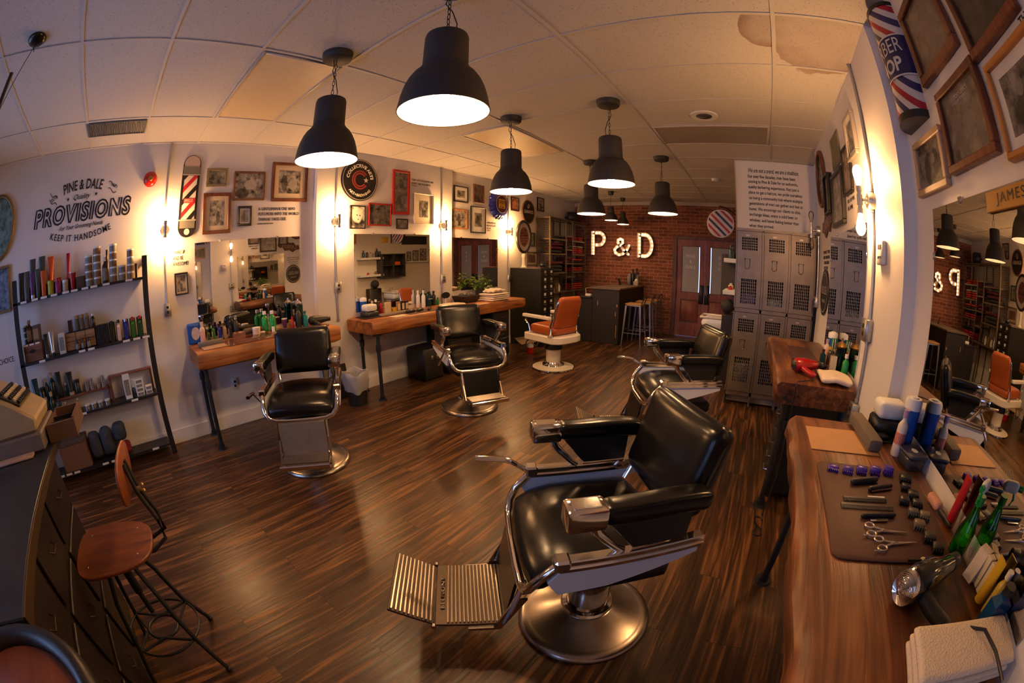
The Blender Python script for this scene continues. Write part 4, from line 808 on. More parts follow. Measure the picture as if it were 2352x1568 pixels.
# ------------------------------------------------------------------ card cabinet, clothes rack
M_green = pm('dark_olive_steel', (.016, .016, .011), .4, .3, var=.25, vs=14)
t = thing('card_cabinet', 'dark olive steel card-file cabinet with two columns of labelled drawers', 'filing cabinet')
obj('body', B().box(-4.076, -3.435, 5.885, 6.345, 0, 1.368, .004), M_green, t, smooth=0)
for j in range(2):
    for k in range(10):
        y0 = 5.90 + j * .22; z1 = 1.345 - k * .130
        d = obj('drawer', B().box(-3.435, -3.425, y0 + .006, y0 + .206, z1 - .122, z1, .002), M_green, t, smooth=0)
        obj('label_holder', B().box(-3.425, -3.421, y0 + .075, y0 + .137, z1 - .062, z1 - .018, .001), M_paper if (j * 3 + k * 5) % 4 else pm('yellowed_card', (.45, .38, .22), .7), d, smooth=0)
        obj('drawer_pull', B().tube([(-3.425, y0 + .075, z1 - .085), (-3.406, y0 + .08, z1 - .092), (-3.406, y0 + .132, z1 - .092), (-3.425, y0 + .137, z1 - .085)], .004, 6), pm('old_brass', (.30, .20, .09), .35, .9), d)
M_angle = pm('worn_angle_iron', (.16, .12, .08), .5, .5, var=.4, vs=20); M_wire = pm('brown_wire_mesh', (.19, .13, .07), .5, .6)
t = thing('clothes_rack', 'tall open metal shelving unit of folded clothes before the brick wall', 'shelving unit')
RX0, RX1 = -4.07, -3.77; RY = (6.80, 7.49, 7.795, 8.455); ZT = 2.345
for y in RY:
    for x in (RX0, RX1): obj('upright', B().box(x - .014, x + .014, y - .014, y + .014, 0, ZT, .002), M_angle, t, smooth=0)
obj('top_frame', B().box(RX0, RX1 + .014, RY[0] - .014, RY[3] + .014, ZT, ZT + .028), M_angle, t, smooth=0)
cells = [(0, 1, (1.945, 1.648, 1.266, .866)), (1, 2, (2.035, 1.745, 1.455, 1.17, .868)), (2, 3, (1.945, 1.652, 1.45, 1.265, .868))]
for a, c, zz in cells:
    for z in zz: obj('shelf_board', B().box(RX0, RX1 + .012, RY[a], RY[c], z - .030, z, .002), M_angle, t, smooth=0)
wm = B()
def mesh_y(b, y, x0, x1, z0, z1, st=.035):
    n = int((x1 - x0) / st)
    for i in range(n + 1): x = x0 + (x1 - x0) * i / n; b.box(x - .0018, x + .0018, y - .0018, y + .0018, z0, z1)
    n = int((z1 - z0) / st)
    for i in range(n + 1): z = z0 + (z1 - z0) * i / n; b.box(x0, x1, y - .0018, y + .0018, z - .0018, z + .0018)
def mesh_x(b, x, y0, y1, z0, z1, st=.035):
    n = int((y1 - y0) / st)
    for i in range(n + 1): y = y0 + (y1 - y0) * i / n; b.box(x - .0018, x + .0018, y - .0018, y + .0018, z0, z1)
    n = int((z1 - z0) / st)
    for i in range(n + 1): z = z0 + (z1 - z0) * i / n; b.box(x - .0018, x + .0018, y0, y1, z - .0018, z + .0018)
b = B(); mesh_y(b, RY[0], RX0, RX1, .9, ZT); obj('side_mesh', b, M_wire, t, smooth=0)
b = B(); mesh_x(b, RX0 + .004, RY[0], RY[3], .9, ZT, .045); obj('back_mesh', b, M_wire, t, smooth=0)
for y0, y1 in ((RY[0], RY[1]), (RY[2], RY[3])): obj('crossbar', B().box(RX1 - .012, RX1 + .012, y0, y1, 2.30, 2.325), M_angle, t)
# clothes: folded garments stacked on the rack
M_r1 = pm('red_jersey', (.42, .030, .022), .85, var=.2, bump=.4, bs=30); M_k1 = pm('black_jersey', (.022, .020, .022), .85, var=.3, bump=.4, bs=30); M_m1 = pm('maroon_jersey', (.10, .014, .020), .85, var=.3, bump=.4, bs=30); M_s1 = pm('striped_grey_cloth', (.28, .27, .24), .85, var=.5, vs=50)
def garment(x, y, z, w, h, mat, label, grp):
    o = obj('folded_garment', B().sweep([(x, y - w / 2, z + h / 2), (x, y, z + h / 2 + .004), (x, y + w / 2, z + h / 2)], .115, h / 2, side=(1, 0, 0), e=3, seg=16), mat, smooth=60); tag(o, label, 'folded clothes', grp)
G = 'folded garments on the rack'
col3 = [(1.945, ((M_r1, 2),), 'third column, top shelf'), (1.652, ((M_r1, 3), (M_s1, 1)), 'third column, second shelf'), (1.45, ((M_k1, 1), (M_r1, 1)), 'third column, thin third shelf'), (1.265, ((M_r1, 2), (M_k1, 1)), 'third column, middle shelf'), (.868, ((M_r1, 3), (M_k1, 2)), 'third column, bottom shelf')]
NM = {id(M_r1): 'red', id(M_s1): 'grey patterned', id(M_k1): 'black', id(M_m1): 'maroon'}
for z, lst, where in col3:
    for side, yy in (('left', 7.96), ('right', 8.28)):
        zz = z + .002; n = 0
        for m, c in lst:
            for i in range(c):
                hh = .045; garment(RX1 - .14, yy, zz, .26, hh, m, 'folded %s garment, %s of the %s pile, rack %s' % (NM[id(m)], ('lowest', 'second', 'third', 'fourth', 'fifth')[n], side, where), G); zz += hh + .001; n += 1
for z, lst, where in ((1.648, (M_k1, M_m1, M_m1), 'second shelf'), (1.266, (M_k1, M_k1, M_m1), 'third shelf')):
    zz = z + .002
    for i, m in enumerate(lst): garment(RX1 - .14, 7.12 + .06 * i, zz, .50 - .06 * i, .066, m, '%s garment in the wide first column of the rack, %s, %s' % (NM[id(m)], where, ('bottom', 'middle', 'top')[i]), G); zz += .076
garment(RX1 - .13, 6.95, 1.866 - .0, .1, .03, M_s1, 'small grey patterned cloth lying at the left of the rack', G) if False else None
zz = 1.747
for i, m in enumerate((M_k1, M_m1)): garment(RX1 - .14, 7.64, zz, .25, .066, m, '%s garment in the narrow middle column of the rack, %s' % (NM[id(m)], ('lower', 'upper')[i]), G); zz += .076
zz = 1.457
for i, m in enumerate((M_m1, M_m1)): garment(RX1 - .14, 7.64, zz, .25, .055, m, 'maroon garment in the middle column below the wide shelf, %s' % (('lower', 'upper')[i]), G); zz += .066
for i in range(7):
    y = 6.90 + (i % 4) * .13; z = .868; h = (.20, .14, .24, .17, .12, .15, .10)[i]; x = RX1 - .06 - .1 * (i // 4)
    o = thing('product_bottle', 'small pale bottle on the lowest rack shelf beside the card cabinet, number in row order', 'bottle', T(x, y, z), 'mixed bottles on the lowest rack shelf')
    o['label'] = 'small bottle among the mixed bottles on the lowest rack shelf'
    obj('body', B().lathe([(0, 0), (.028, 0), (.028, h * .65), (.010, h * .8), (.010, h)], 12), (M_white, M_porc, pm('amber_bottle', (.2, .09, .03), .2))[i % 3], o); obj('cap', B().cyl((0, 0, h), (0, 0, h + .02), .012), M_black, o)
sp_ = thing('loudspeaker', 'black loudspeaker mounted high in the corner above the clothes rack', 'loudspeaker', T(-3.93, 8.10, 2.47, 25)); obj('cabinet', B().box(-.10, .10, -.12, .12, -.09, .13, .01), M_black, sp_); obj('bracket', B().cyl((-.16, .0, .02), (-.09, 0, .02), .012), M_iron, sp_)
# ------------------------------------------------------------------ bar counter and stools
M_bar = pm('chipped_black_paint', (.009, .008, .011), .6, var=.5, vs=5, bump=.2, bs=14); M_bart = pm('worn_bar_top', (.13, .095, .070), .35, var=.3, vs=10)
t = thing('bar_counter', 'black painted bar counter with a stepped end before the brick wall', 'bar counter')
obj('body', B().box(-2.885, -2.35, 6.84, 8.50, 0, 1.0, .006), M_bar, t, smooth=0); obj('low_body', B().box(-3.20, -2.887, 6.84, 8.50, 0, .815, .006), M_bar, t, smooth=0)
obj('bar_top', B().box(-2.91, -2.33, 6.81, 8.52, 1.001, 1.032, .004), M_bart, t, smooth=0); obj('low_top', B().box(-3.21, -2.911, 6.82, 8.52, .816, .836, .003), M_bar, t, smooth=0)
for a_ in ((-2.40, -2.382, 6.836, 6.84, .69, .74), (-2.42, -2.41, 6.836, 6.84, .52, .60), (-2.78, -2.765, 6.836, 6.84, .70, .78), (-2.40, -2.392, 6.836, 6.84, .12, .36)): obj('paint_chip', B().box(*a_, .001), pm('bare_pine_chip', (.45, .33, .20), .7), t)
def bar_stool(label, M):
    t = thing('metal_bar_stool', label, 'bar stool', M, 'metal bar stools with wooden seats')
    Ms = pm('brushed_gun_metal', (.26, .27, .30), .32, .85, var=.15); f = .185; g = .135
    obj('seat', B().box(-.155, .155, -.155, .155, .745, .768, .008), pm('honey_seat_wood', (.50, .26, .09), .4, var=.2, stretch=(20, 1, 1)), t); obj('seat_frame', B().box(-.15, .15, -.15, .15, .715, .745, .004), Ms, t)
    for x in (1, -1):
        for y in (1, -1): obj('leg', B().loft([[(x * g - .017, y * g - .017, .73), (x * g + .017, y * g - .017, .73), (x * g + .017, y * g + .017, .73), (x * g - .017, y * g + .017, .73)], [(x * f - .009, y * f - .009, 0), (x * f + .009, y * f - .009, 0), (x * f + .009, y * f + .009, 0), (x * f - .009, y * f + .009, 0)]]), Ms, t, smooth=0)
    for s in (1, -1): obj('foot_rail', B().box(-.172, .172, s * .172 - .006, s * .172 + .006, .22, .236), Ms, t, smooth=0)
    for s in (1, -1): obj('foot_rail', B().box(s * .168 - .006, s * .168 + .006, -.165, .165, .27, .286), Ms, t, smooth=0)
    obj('back_post', B().tube([(.14, -.10, .74), (.19, -.10, .86), (.20, .0, .90), (.19, .10, .86), (.14, .10, .74)], .009, 8), pm('dark_stool_back', (.04, .035, .035), .4, .5), t)
    return t
bs = bar_stool('metal bar stool with wooden seat, nearest of the three at the bar', T(-2.11, 7.08, 0)); dup(bs, T(-2.08, 7.62, 0, 4), 'metal bar stool with wooden seat, middle of the three at the bar'); dup(bs, T(-2.05, 8.14, 0, -5), 'metal bar stool with wooden seat, farthest of the three, by the brick wall')
# white shampoo basin and chair behind the lockers
t = thing('shampoo_basin', 'white ceramic shampoo basin behind the lockers', 'basin', T(-.46, 6.02, 0))
obj('bowl', B().sweep([(-.24, 0, .72), (0, 0, .72), (.26, 0, .72)], .20, .085, e=5, seg=24), pm('glazed_ceramic', (.80, .82, .85), .15, var=.02), t); obj('bowl_rim', B().tube([(x, y, .80) for x, y in [(-.25, -.19), (.26, -.19), (.26, .19), (-.25, .19)]], .018, 8, closed=True), M_porc, t); obj('pedestal', B().box(.02, .24, -.12, .12, 0, .64, .01), M_white, t); obj('tap', B().tube([(.18, .0, .80), (.18, 0, .88), (.10, 0, .90), (.08, 0, .86)], .010, 8), M_chrome, t)

t = thing('fire_extinguisher', 'red fire extinguisher on the floor under the end of the long worktop', 'fire extinguisher', T(-3.36, 5.42, 0)); obj('cylinder', B().lathe([(0, 0), (.055, 0), (.058, .02), (.058, .27), (.04, .31), (.018, .325), (0, .325)], 20), pm('red_gloss_paint', (.50, .018, .012)), t); obj('valve', B().cyl((0, 0, .325), (0, 0, .37), .014).box(-.01, .06, -.01, .01, .36, .375), M_black, t); obj('label', B().lathe([(.0585, .10), (.0585, .20)], 20), M_paper, t)
# ------------------------------------------------------------------ small goods: one builder per kind
def K(n, c, r=.4, **k): return pm(n, c, r, **k)
M_dgrey = K('dark_grey_tube', (.06, .062, .06)); M_org = K('orange_tube', (.62, .10, .015), .3); M_pur = K('purple_tube', (.10, .035, .16), .3); M_redt = K('red_tube', (.36, .012, .02), .25)
M_lime = K('lime_label', (.42, .40, .03), .3); M_mag = K('magenta_label', (.28, .02, .11), .3); M_beige = K('beige_cup', (.45, .38, .28), .5); M_teal = K('dark_teal_tube', (.012, .05, .055), .25); M_dgreen = K('bottle_dark_green', (.010, .022, .018), .15)
M_lab1 = K('sepia_printed_label', (.20, .12, .065), .5, var=.8, vs=70); M_lab2 = K('grey_printed_label', (.20, .20, .19), .5, var=.8, vs=70); M_kraft = K('kraft_paper', (.34, .22, .12), .75); M_choc = K('brown_bottle', (.045, .022, .014), .2); M_silver = K('silver_tube', (.55, .54, .54), .25, metal=.8)
M_green = K('bright_green_plastic', (.010, .23, .045), .25); M_blue = K('bright_blue_label', (.010, .085, .42), .3, var=.25, vs=30); M_lotion = K('pale_pink_bottle', (.66, .50, .42), .35); M_lilac = K('lilac_cap', (.42, .28, .46), .4)
M_cream = K('cream_label', (.66, .56, .40), .6); M_tin = K('tin_lid', (.62, .60, .58), .25, metal=.9); M_tealb = K('teal_bottle', (.01, .20, .22), .2); M_clear = glass('clear_plastic', (.88, .86, .80)); M_gglass = glass('green_clear_plastic', (.10, .62, .10)); M_bglass = glass('blue_clear_plastic', (.10, .35, .60)); M_tglass = glass('teal_jar_glass', (.35, .62, .55))
M_towel = K('white_towel', (.80, .68, .55), .9, bump=.5, bs=160, var=.05); M_yel = K('yellow_plastic', (.62, .38, .02), .35); M_cork = K('dark_brown_mat', (.075, .030, .022), .6, bump=.1)
def jar(x, y, z, r, h, label_m, lid_m, lb, grp, cat='jar', name='jar'):
    t = thing(name, lb, cat, T(x, y, z, random.uniform(-40, 40)), grp)
    obj('body', B().lathe([(0, 0), (r, .0), (r, h * .76), (r * .94, h * .78), (0, h * .78)], 16), label_m, t); obj('lid', B().lathe([(r * 1.03, h * .765), (r * 1.04, h * .99), (0, h)], 16), lid_m, t); return t
def bottle(x, y, z, r, h, mat, cap, lb, grp=None, label=None, neck=.3, cat='bottle', name='bottle', pump=False, sq=False):
    t = thing(name, lb, cat, T(x, y, z, random.uniform(-15, 15) if not sq else 0), grp); n = .30 * r + .003; b = B(); hb = h * (.64 if not pump else .62)
    if sq: b.loft([[(sx * r, sy * r * .6, q) for sx, sy in ((-1, -1), (1, -1), (1, 1), (-1, 1))] for q in (0, hb)] + [[(sx * n, sy * n, q) for sx, sy in ((-1, -1), (1, -1), (1, 1), (-1, 1))] for q in (h * .76, h * .84)])
    else: b.lathe([(0, 0), (r * .94, 0), (r, h * .03), (r, hb), (r * .8, h * .70), (n, h * .77), (n, h * .85)], 16)
    obj('body', b, mat, t, smooth=30 if sq else 45); c = B().cyl((0, 0, h * .83), (0, 0, h * (.99 if not pump else .90)), n * 1.35)
    if pump: c.cyl((0, 0, h * .90), (0, 0, h * .98), n * .5).box(-n * 1.2, n * 3.2, -n * .7, n * .7, h * .965, h * .995)
    obj('cap', c, cap, t)
    if label: obj('label', (B().box(r * -.8, r * .8, -r * .6 - .001, r * .6 + .001, h * .1, hb * .9) if sq else B().lathe([(r * 1.01, h * .10), (r * 1.01, hb * .88)], 16)), label, t)
    return t
def tubep(x, y, z, w, h, mat, cap, lb, grp=None, upside=False, rz=0, cat='tube'):
    t = thing('cosmetic_tube', lb, cat, T(x, y, z, rz), grp); b = B(); R = []
    for q in range(7):
        f = q / 6; a = w * .5 * (.82 + .18 * f); d = w * .38 * (1 - f) + .003
        R.append([(d * math.cos(k * PI / 8), a * math.sin(k * PI / 8), h * (.14 + .86 * f)) for k in range(16)])
    b.loft(R); obj('body', b, mat, t); obj('cap', B().lathe([(0, 0), (w * .40, 0), (w * .41, h * .145), (0, h * .145)], 16), cap, t); return t
def boxp(x, y, z, d, w, h, mat, lb, cat='box', grp=None, name='product_box', lab=None, rz=0):
    if lab is None: return tag(obj(name, B().box(-d / 2, d / 2, -w / 2, w / 2, 0, h, .0015), mat, M=T(x, y, z, rz), smooth=0), lb, cat, grp)
    t = thing(name, lb, cat, T(x, y, z, rz), grp); obj('carton', B().box(-d / 2, d / 2, -w / 2, w / 2, 0, h, .0015), mat, t, smooth=0); obj('label', B().box(d / 2, d / 2 + .001, -w * .38, w * .38, h * .15, h * .8), lab, t, smooth=0); return t
ORD = ('lowest', 'second', 'third', 'fourth', 'fifth', 'sixth')
# ---- top shelf
Z1 = SH[1] + .001; F, Bk = -3.93, -3.985; g1 = 'goods on the top product shelf'
tag(obj('shelf_riser', B().box(-4.06, -3.978, -1.22, -.54, Z1, Z1 + .100, .002), K('maroon_box', (.06, .022, .018), .5)), 'long dark maroon riser box at the back of the top shelf', 'riser')
for i, (nm, y, w, h, row) in enumerate((('black', -1.298, .078, .235, 0), ('grey', -1.225, .070, .235, 0), ('purple', -1.158, .072, .215, 0), ('grey', -1.090, .070, .235, 0), ('orange', -1.022, .07, .212, 0), ('grey', -1.178, .08, .235, 1), ('grey', -1.060, .082, .24, 1), ('orange', -.955, .085, .222, 1), ('red', -.743, .046, .22, 1))):
    m = {'black': M_black, 'grey': M_dgrey, 'purple': M_pur, 'orange': M_org, 'red': M_redt}[nm]
    where = ('leftmost in the front row', 'second from the left in the front row', 'third in the front row', 'fourth in the front row', 'fifth in the front row, beside the lime jar', 'left of the back row', 'middle of the back row', 'right of the back row', 'thin and standing alone behind the cups')[i]
    tubep(F if row == 0 else -4.02, y, Z1 + (0 if row == 0 else .101), w, h, m, M_silver if nm == 'purple' else m, '%s cosmetic tube on the top shelf, %s' % (nm, where), g1)
jar(F, -.938, Z1, .036, .115, M_lime, M_lime, 'lime green jar on the top shelf beside an orange tube', g1)
jar(F, -.849, Z1, .037, .125, M_mag, M_redt, 'magenta jar on the top shelf between lime and beige ones', g1)
jar(F, -.766, Z1, .034, .095, M_beige, M_white, 'beige tub on the top shelf right of the magenta jar', g1)
t = thing('paper_cup', 'red tapered cup on the top shelf, right of the beige tub', 'cup', T(F, -.678, Z1), g1); obj('cup', B().lathe([(0, 0), (.022, 0), (.038, .14), (.034, .14), (0, .02)], 18), M_redt, t); obj('lid', B().lathe([(.040, .138), (.040, .150), (0, .152)], 18), M_lotion, t)
boxp(F, -.590, Z1, .06, .092, .097, K('dark_brown_carton', (.06, .035, .022), .6), 'small dark brown box beside the first jar stack on the top shelf', 'box', g1)
for cn, (y, n, lm, r) in enumerate(((-.493, 4, M_lab1, .040), (-.401, 5, M_lab1, .042), (-.224, 5, M_lab1, .040), (-.130, 2, M_lab2, .038), (-.036, 4, M_lab1, .038))):
    for k in range(n): jar(F, y, Z1 + k * .0645, r, .063, lm if (k + cn) % 3 else M_lab2, M_cream if False else M_white, '%s jar of the %s jar stack from the left on the top shelf' % (ORD[k] if k < n - 1 else 'topmost', ('first', 'second', 'third', 'short fourth', 'last')[cn]), g1)
bottle(F + .0, -.314, Z1, .030, .225, M_black, M_silver, 'black spray can with silver cap between the jar stacks on the top shelf', g1, cat='spray can', name='spray_can', label=M_lab2)
bottle(-4.045, -.299, Z1, .024, .295, M_choc, M_choc, 'tall dark bottle behind the black spray can on the top shelf', g1)
boxp(-3.98, .022, Z1, .09, .024, .125, M_choc, 'thin brown box at the right end of the top shelf', 'box', g1)
# ---- second shelf
Z2 = SH[2] + .001; g2 = 'goods on the second product shelf'
t = thing('wooden_crate', 'brown wooden crate with a handle hole at the left end of the second shelf', 'crate', None, g2); M_crate = wood('reddish_crate_wood', (.20, .075, .035), (.30, .13, .07), 'Y', 3, .55)
obj('crate', B().box(-4.05, -3.895, -1.338, -1.105, Z2, Z2 + .15, .003), M_crate, t, smooth=0); obj('handle_hole', B().prism([(.035 * math.cos(a) * 1.1, .017 * math.sin(a)) for a in [2 * PI * i / 24 for i in range(24)]], -.001, .002, WM('L', -1.225, Z2 + .085, x=-3.895)), M_dark, t)
for k in range(3): obj('price_tag', B().box(-3.895, -3.893, -1.33 + k * .075, -1.275 + k * .075, Z2 + .135, Z2 + .149), M_paper, t, smooth=0)
zc = Z2 + .152
for k in range(3): jar(-3.97, -1.305, zc + .051 * k, .030, .05, M_dgreen, M_beige, '%s of three dark jars stacked on the wooden crate' % ('bottom', 'middle', 'top')[k], g2)
bottle(-3.96, -1.252, zc, .040, .19, M_choc, M_kraft, 'wide brown bottle with kraft cap on the wooden crate', g2, label=M_lab1)
boxp(-3.97, -1.165, zc, .10, .085, .135, K('patterned_display_box', (.10, .07, .045), .5, var=.8, vs=50), 'patterned display box on the right of the wooden crate', 'box', g2, lab=M_kraft)
tubep(F, -1.058, Z2, .060, .195, M_black, M_silver, 'black tube with silver cap right of the wooden crate', g2); tubep(F, -.984, Z2, .055, .205, M_silver, M_black, 'silver tube right of the black one on the second shelf', g2)
boxp(F, -.862, Z2, .07, .070, .172, K('off_white_carton', (.62, .58, .50), .6), 'white carton with black print on the second shelf', 'box', g2, lab=M_lab2)
t = thing('drawer_riser', 'small wooden drawer riser on the second shelf', 'riser', None, g2); obj('case', B().box(-4.06, -3.93, -.815, -.470, Z2, Z2 + .155, .003), M_dwood, t, smooth=0)
for k in range(3):
    for q in range(2): obj('drawer_front', B().box(-3.93, -3.924, -.808 + k * .112, -.702 + k * .112, Z2 + .008 + q * .074, Z2 + .076 + q * .074, .001), M_kraft if False else wood('honey_drawer_front', (.32, .17, .07), (.45, .27, .12), 'Y', 3, .5), t, smooth=0)
for k, y in enumerate((-.674, -.618, -.558)): jar(-3.985, y, Z2 + .157, .025, .128, K('dark_kraft_tube', (.09, .06, .04), .5), M_kraft, '%s tall kraft-topped canister on the drawer riser' % ('left', 'middle', 'right')[k], g2, cat='canister', name='canister')
bottle(-3.985, -.490, Z2 + .157, .026, .115, M_choc, M_silver, 'small silver-capped bottle at the right of the drawer riser', g2); boxp(-3.985, -.755, Z2 + .157, .07, .045, .10, M_choc, 'small brown box on the left of the drawer riser', 'box', g2)
for k, y in enumerate((-.686, -.623, -.556)): bottle(-3.90, y, Z2, .018, .092, M_choc, M_black, '%s little dropper bottle in front of the drawer riser' % ('left', 'middle', 'right')[k], g2, label=M_lab2)
for k in range(6): boxp(-3.96, -.452 + k * .0225, Z2, .12, .020, .165, K('black_book_cover', (.014, .016, .02), .35), '%s black slim box in the row left of the flasks' % ('first', 'second', 'third', 'fourth', 'fifth', 'sixth')[k], 'box', g2)
for k, (y, m, c, nm) in enumerate(((-.287, M_black, M_black, 'black'), (-.210, M_lotion, M_choc, 'pink'), (-.133, K('royal_blue_glass', (.02, .03, .25), .15), M_silver, 'blue'), (-.056, K('leaf_green_glass', (.03, .14, .02), .15), M_redt, 'green'), (.020, K('deep_green_glass', (.01, .07, .02), .15), M_redt, 'dark green'))):
    bottle(F, y, Z2, .031, .178, m, c, '%s square flask with cream label on the second shelf' % nm, g2, label=M_cream, sq=True); boxp(F - .058, y, Z2, .05, .062, .165, m if k != 1 else M_lotion, 'carton standing behind the %s flask' % nm, 'box', g2)
# ---- third shelf
Z3 = SH[3] + .001; g3 = 'goods on the third product shelf'; M_rw = wood('red_riser_wood', (.16, .05, .025), (.24, .09, .05), 'Y', 3, .5)
t = thing('shelf_riser', 'reddish wooden riser bench on the left of the third shelf', 'riser', None, g3); obj('top_board', B().box(-4.06, -3.972, -1.35, -.44, Z3 + .125, Z3 + .142, .002), M_rw, t, smooth=0)
for y in (-1.345, -.46): obj('leg', B().box(-4.06, -3.972, y, y + .02, Z3, Z3 + .124), M_rw, t, smooth=0)
t = thing('shelf_riser', 'reddish wooden riser at the right back of the third shelf', 'riser', None, g3); obj('top_board', B().box(-4.07, -3.99, -.42, .07, Z3 + .20, Z3 + .216, .002), M_rw, t, smooth=0); obj('leg', B().box(-4.07, -3.99, -.42, -.40, Z3, Z3 + .199), M_rw, t, smooth=0); obj('leg', B().box(-4.07, -3.99, .05, .07, Z3, Z3 + .199), M_rw, t, smooth=0)
zr = Z3 + .143
tubep(-4.018, -1.315, zr, .085, .22, M_teal, M_black, 'wide teal tube at the left end of the wooden riser', g3); jar(-4.018, -1.235, zr, .036, .13, M_dgreen, M_black, 'dark jar beside the wide teal tube', g3)
for k, (y, r, h) in enumerate(((-1.170, .025, .20), (-1.090, .036, .235), (-.935, .020, .12))): bottle(-4.018, y, zr, r, h, M_dgreen, M_beige, 'dark green bottle on the riser, %s' % ('left of the tallest', 'tallest of all', 'smallest, by the leaning tube')[k], g3)
for k, (y, w, h) in enumerate(((-1.008, .07, .225), (-.875, .08, .20))): tubep(-4.018, y, zr, w, h, M_black, M_beige if k else M_black, 'black tube on the third shelf riser, %s' % ('right of the tallest bottle', 'with a pale band')[k], g3)
jar(-4.018, -.795, zr, .033, .12, M_dgreen, M_black, 'dark cup at the right of the black tubes', g3)
for cn, (y, n) in enumerate(((-.683, 4), (-.622, 5), (-.545, 2), (-.487, 5))):
    for k in range(n): jar(-4.015, y, zr + k * .020, .022, .0195, M_tin, M_tin, '%s tin of the %s stack of small tins on the riser' % (ORD[k], ('first', 'second', 'low third', 'last')[cn]), g3, cat='tin', name='tin')
jar(F, -1.245, Z3, .037, .10, M_dgreen, M_black, 'dark jar under the riser by the register', g3)
for k, (y, r, h, tp) in enumerate(((-1.185, .024, .20, 1), (-1.115, .034, .235, 1), (-1.040, .027, .19, 0), (-.964, .016, .115, 1), (-.812, .017, .12, 1))): bottle(F, y, Z3, r, h, M_dgreen, M_beige if tp else M_black, 'dark bottle in the front of the third shelf, %s from the left' % ORD[k].replace('lowest', 'first'), g3)
for k, y in enumerate((-.713, -.637, -.557, -.473)): jar(F, y, Z3, .031, .045, M_tin, M_white, 'wide white-topped tin in front on the third shelf, %s of four' % ORD[k].replace('lowest', 'first'), g3, cat='tin', name='tin')
boxp(F, -.222, Z3, .06, .075, .215, M_white, 'tall white carton on the third shelf', 'box', g3, lab=M_lab2); bottle(F, -.160, Z3, .020, .106, M_dgreen, M_white, 'small dark bottle right of the tall white carton', g3)
for k in range(4): boxp(F, -.088, Z3 + k * .0375, .06, .085, .037, M_white, '%s white carton of the stack of four on the third shelf' % ORD[k], 'box', g3, lab=M_lab2)
for k in range(2): boxp(F, .008, Z3 + k * .0375, .06, .072, .037, M_white, '%s white carton of the pair at the right end of the third shelf' % ('lower', 'upper')[k], 'box', g3, lab=M_lab2)
# ---- bottom shelf
Z4 = SH[4] + .001; g4 = 'bags and carton on the bottom shelf'
t = thing('cardboard_carton', 'brown cardboard carton on the bottom shelf by the desk', 'carton', None, g4); obj('carton', B().box(-4.06, -3.87, -1.19, -.845, Z4, Z4 + .235, .003), K('brown_card', (.19, .095, .055), .8), t, smooth=0); obj('lid', B().box(-4.065, -3.865, -1.195, -.840, Z4 + .236, Z4 + .27, .003), K('grey_brown_card', (.10, .07, .06), .8), t, smooth=0)
M_denim = K('dark_denim', (.035, .045, .07), .85, var=.45, vs=14, bump=.5, bs=40); M_rbag = K('crimson_cloth', (.22, .012, .030), .85, var=.3, bump=.5, bs=40)
def bag(y, z, w, h, m, lb, lean=0):
    t = thing('wash_bag', lb, 'bag', None, g4); obj('bag_body', B().sweep([(-3.97, y, z), (-3.965, y, z + h * .5), (-3.975, y + lean, z + h)], w / 2, .07, side=(0, 1, 0), e=3, seg=20), m, t, smooth=60); obj('zip', B().tube([(-3.895, y, z + h * .4), (-3.905, y + lean * .7, z + h * .8), (-3.97, y + lean, z + h + .005)], .004, 6), M_steel, t)
bag(-.752, Z4 + .02, .145, .255, M_denim, 'dark denim wash bag, leftmost of three standing on the bottom shelf'); bag(-.600, Z4 + .02, .145, .27, M_denim, 'dark denim wash bag, middle of three on the bottom shelf'); bag(-.435, Z4 + .125, .15, .175, M_denim, 'dark denim wash bag on top of the red one'); bag(-.43, Z4 + .005, .165, .105, M_rbag, 'crimson wash bag on the bottom shelf under a denim bag')
# ------------------------------------------------------------------ first worktop, left
ZW = .926; ga = 'bottles on the first left worktop'
t = thing('wipes_pouch', 'blue and white wipes pouch at the left end of the first worktop', 'pouch', T(-4.0, .60, ZW)); obj('pouch', B().sweep([(0, 0, 0), (0, 0, .2)], .075, .022, side=(0, 1, 0), e=3), M_blue, t, smooth=60); obj('label', B().prism(ell(.045, .060), .0225, .024, WM('L', .01, .10, x=0)), K('pale_round_print', (.62, .5, .46), .5, var=.5, vs=50), t)
bottle(-3.98, .685, ZW, .030, .20, M_lotion, M_lotion, 'pale pink lotion bottle by the blue wipes pouch', ga, label=K('pink_label', (.70, .42, .34), .5))
for k, (y, m, nm) in enumerate(((.745, K('moss_bottle', (.05, .07, .02), .2), 'small dark green'), (.805, K('leaf_green_glass', (.03, .14, .02), .15), 'leaf green'), (.870, K('royal_blue_glass', (.02, .03, .25), .15), 'blue'), (.930, M_kraft, 'amber'), (.990, M_black, 'black'))):
    bottle(-3.975, y, ZW, .026, .155 if k else .12, m, M_black if k != 3 else M_choc, '%s flask with a cream label on the first worktop' % nm, ga, label=M_cream, sq=True)
bottle(-3.97, 1.06, ZW, .030, .20, M_black, M_silver, 'dark bottle with a silver spray head on the first worktop', ga, pump=True)
tag(obj('rolled_cloth', B().sweep([(-3.95, 1.12, ZW + .032), (-3.96, 1.25, ZW + .035), (-3.94, 1.36, ZW + .03)], .035, .03, side=(1, 0, 0), e=2), K('camouflage_cloth', (.10, .075, .05), .9, var=.7, vs=40, bump=.5)), 'rolled dark patterned cloth behind the tray', 'cloth')
tag(obj('work_mat', B().box(-3.84, -3.50, .84, 1.36, ZW, ZW + .004, .001), K('reddish_glossy_mat', (.11, .035, .022), .15)), 'glossy brown mat at the front edge of the first worktop', 'mat')
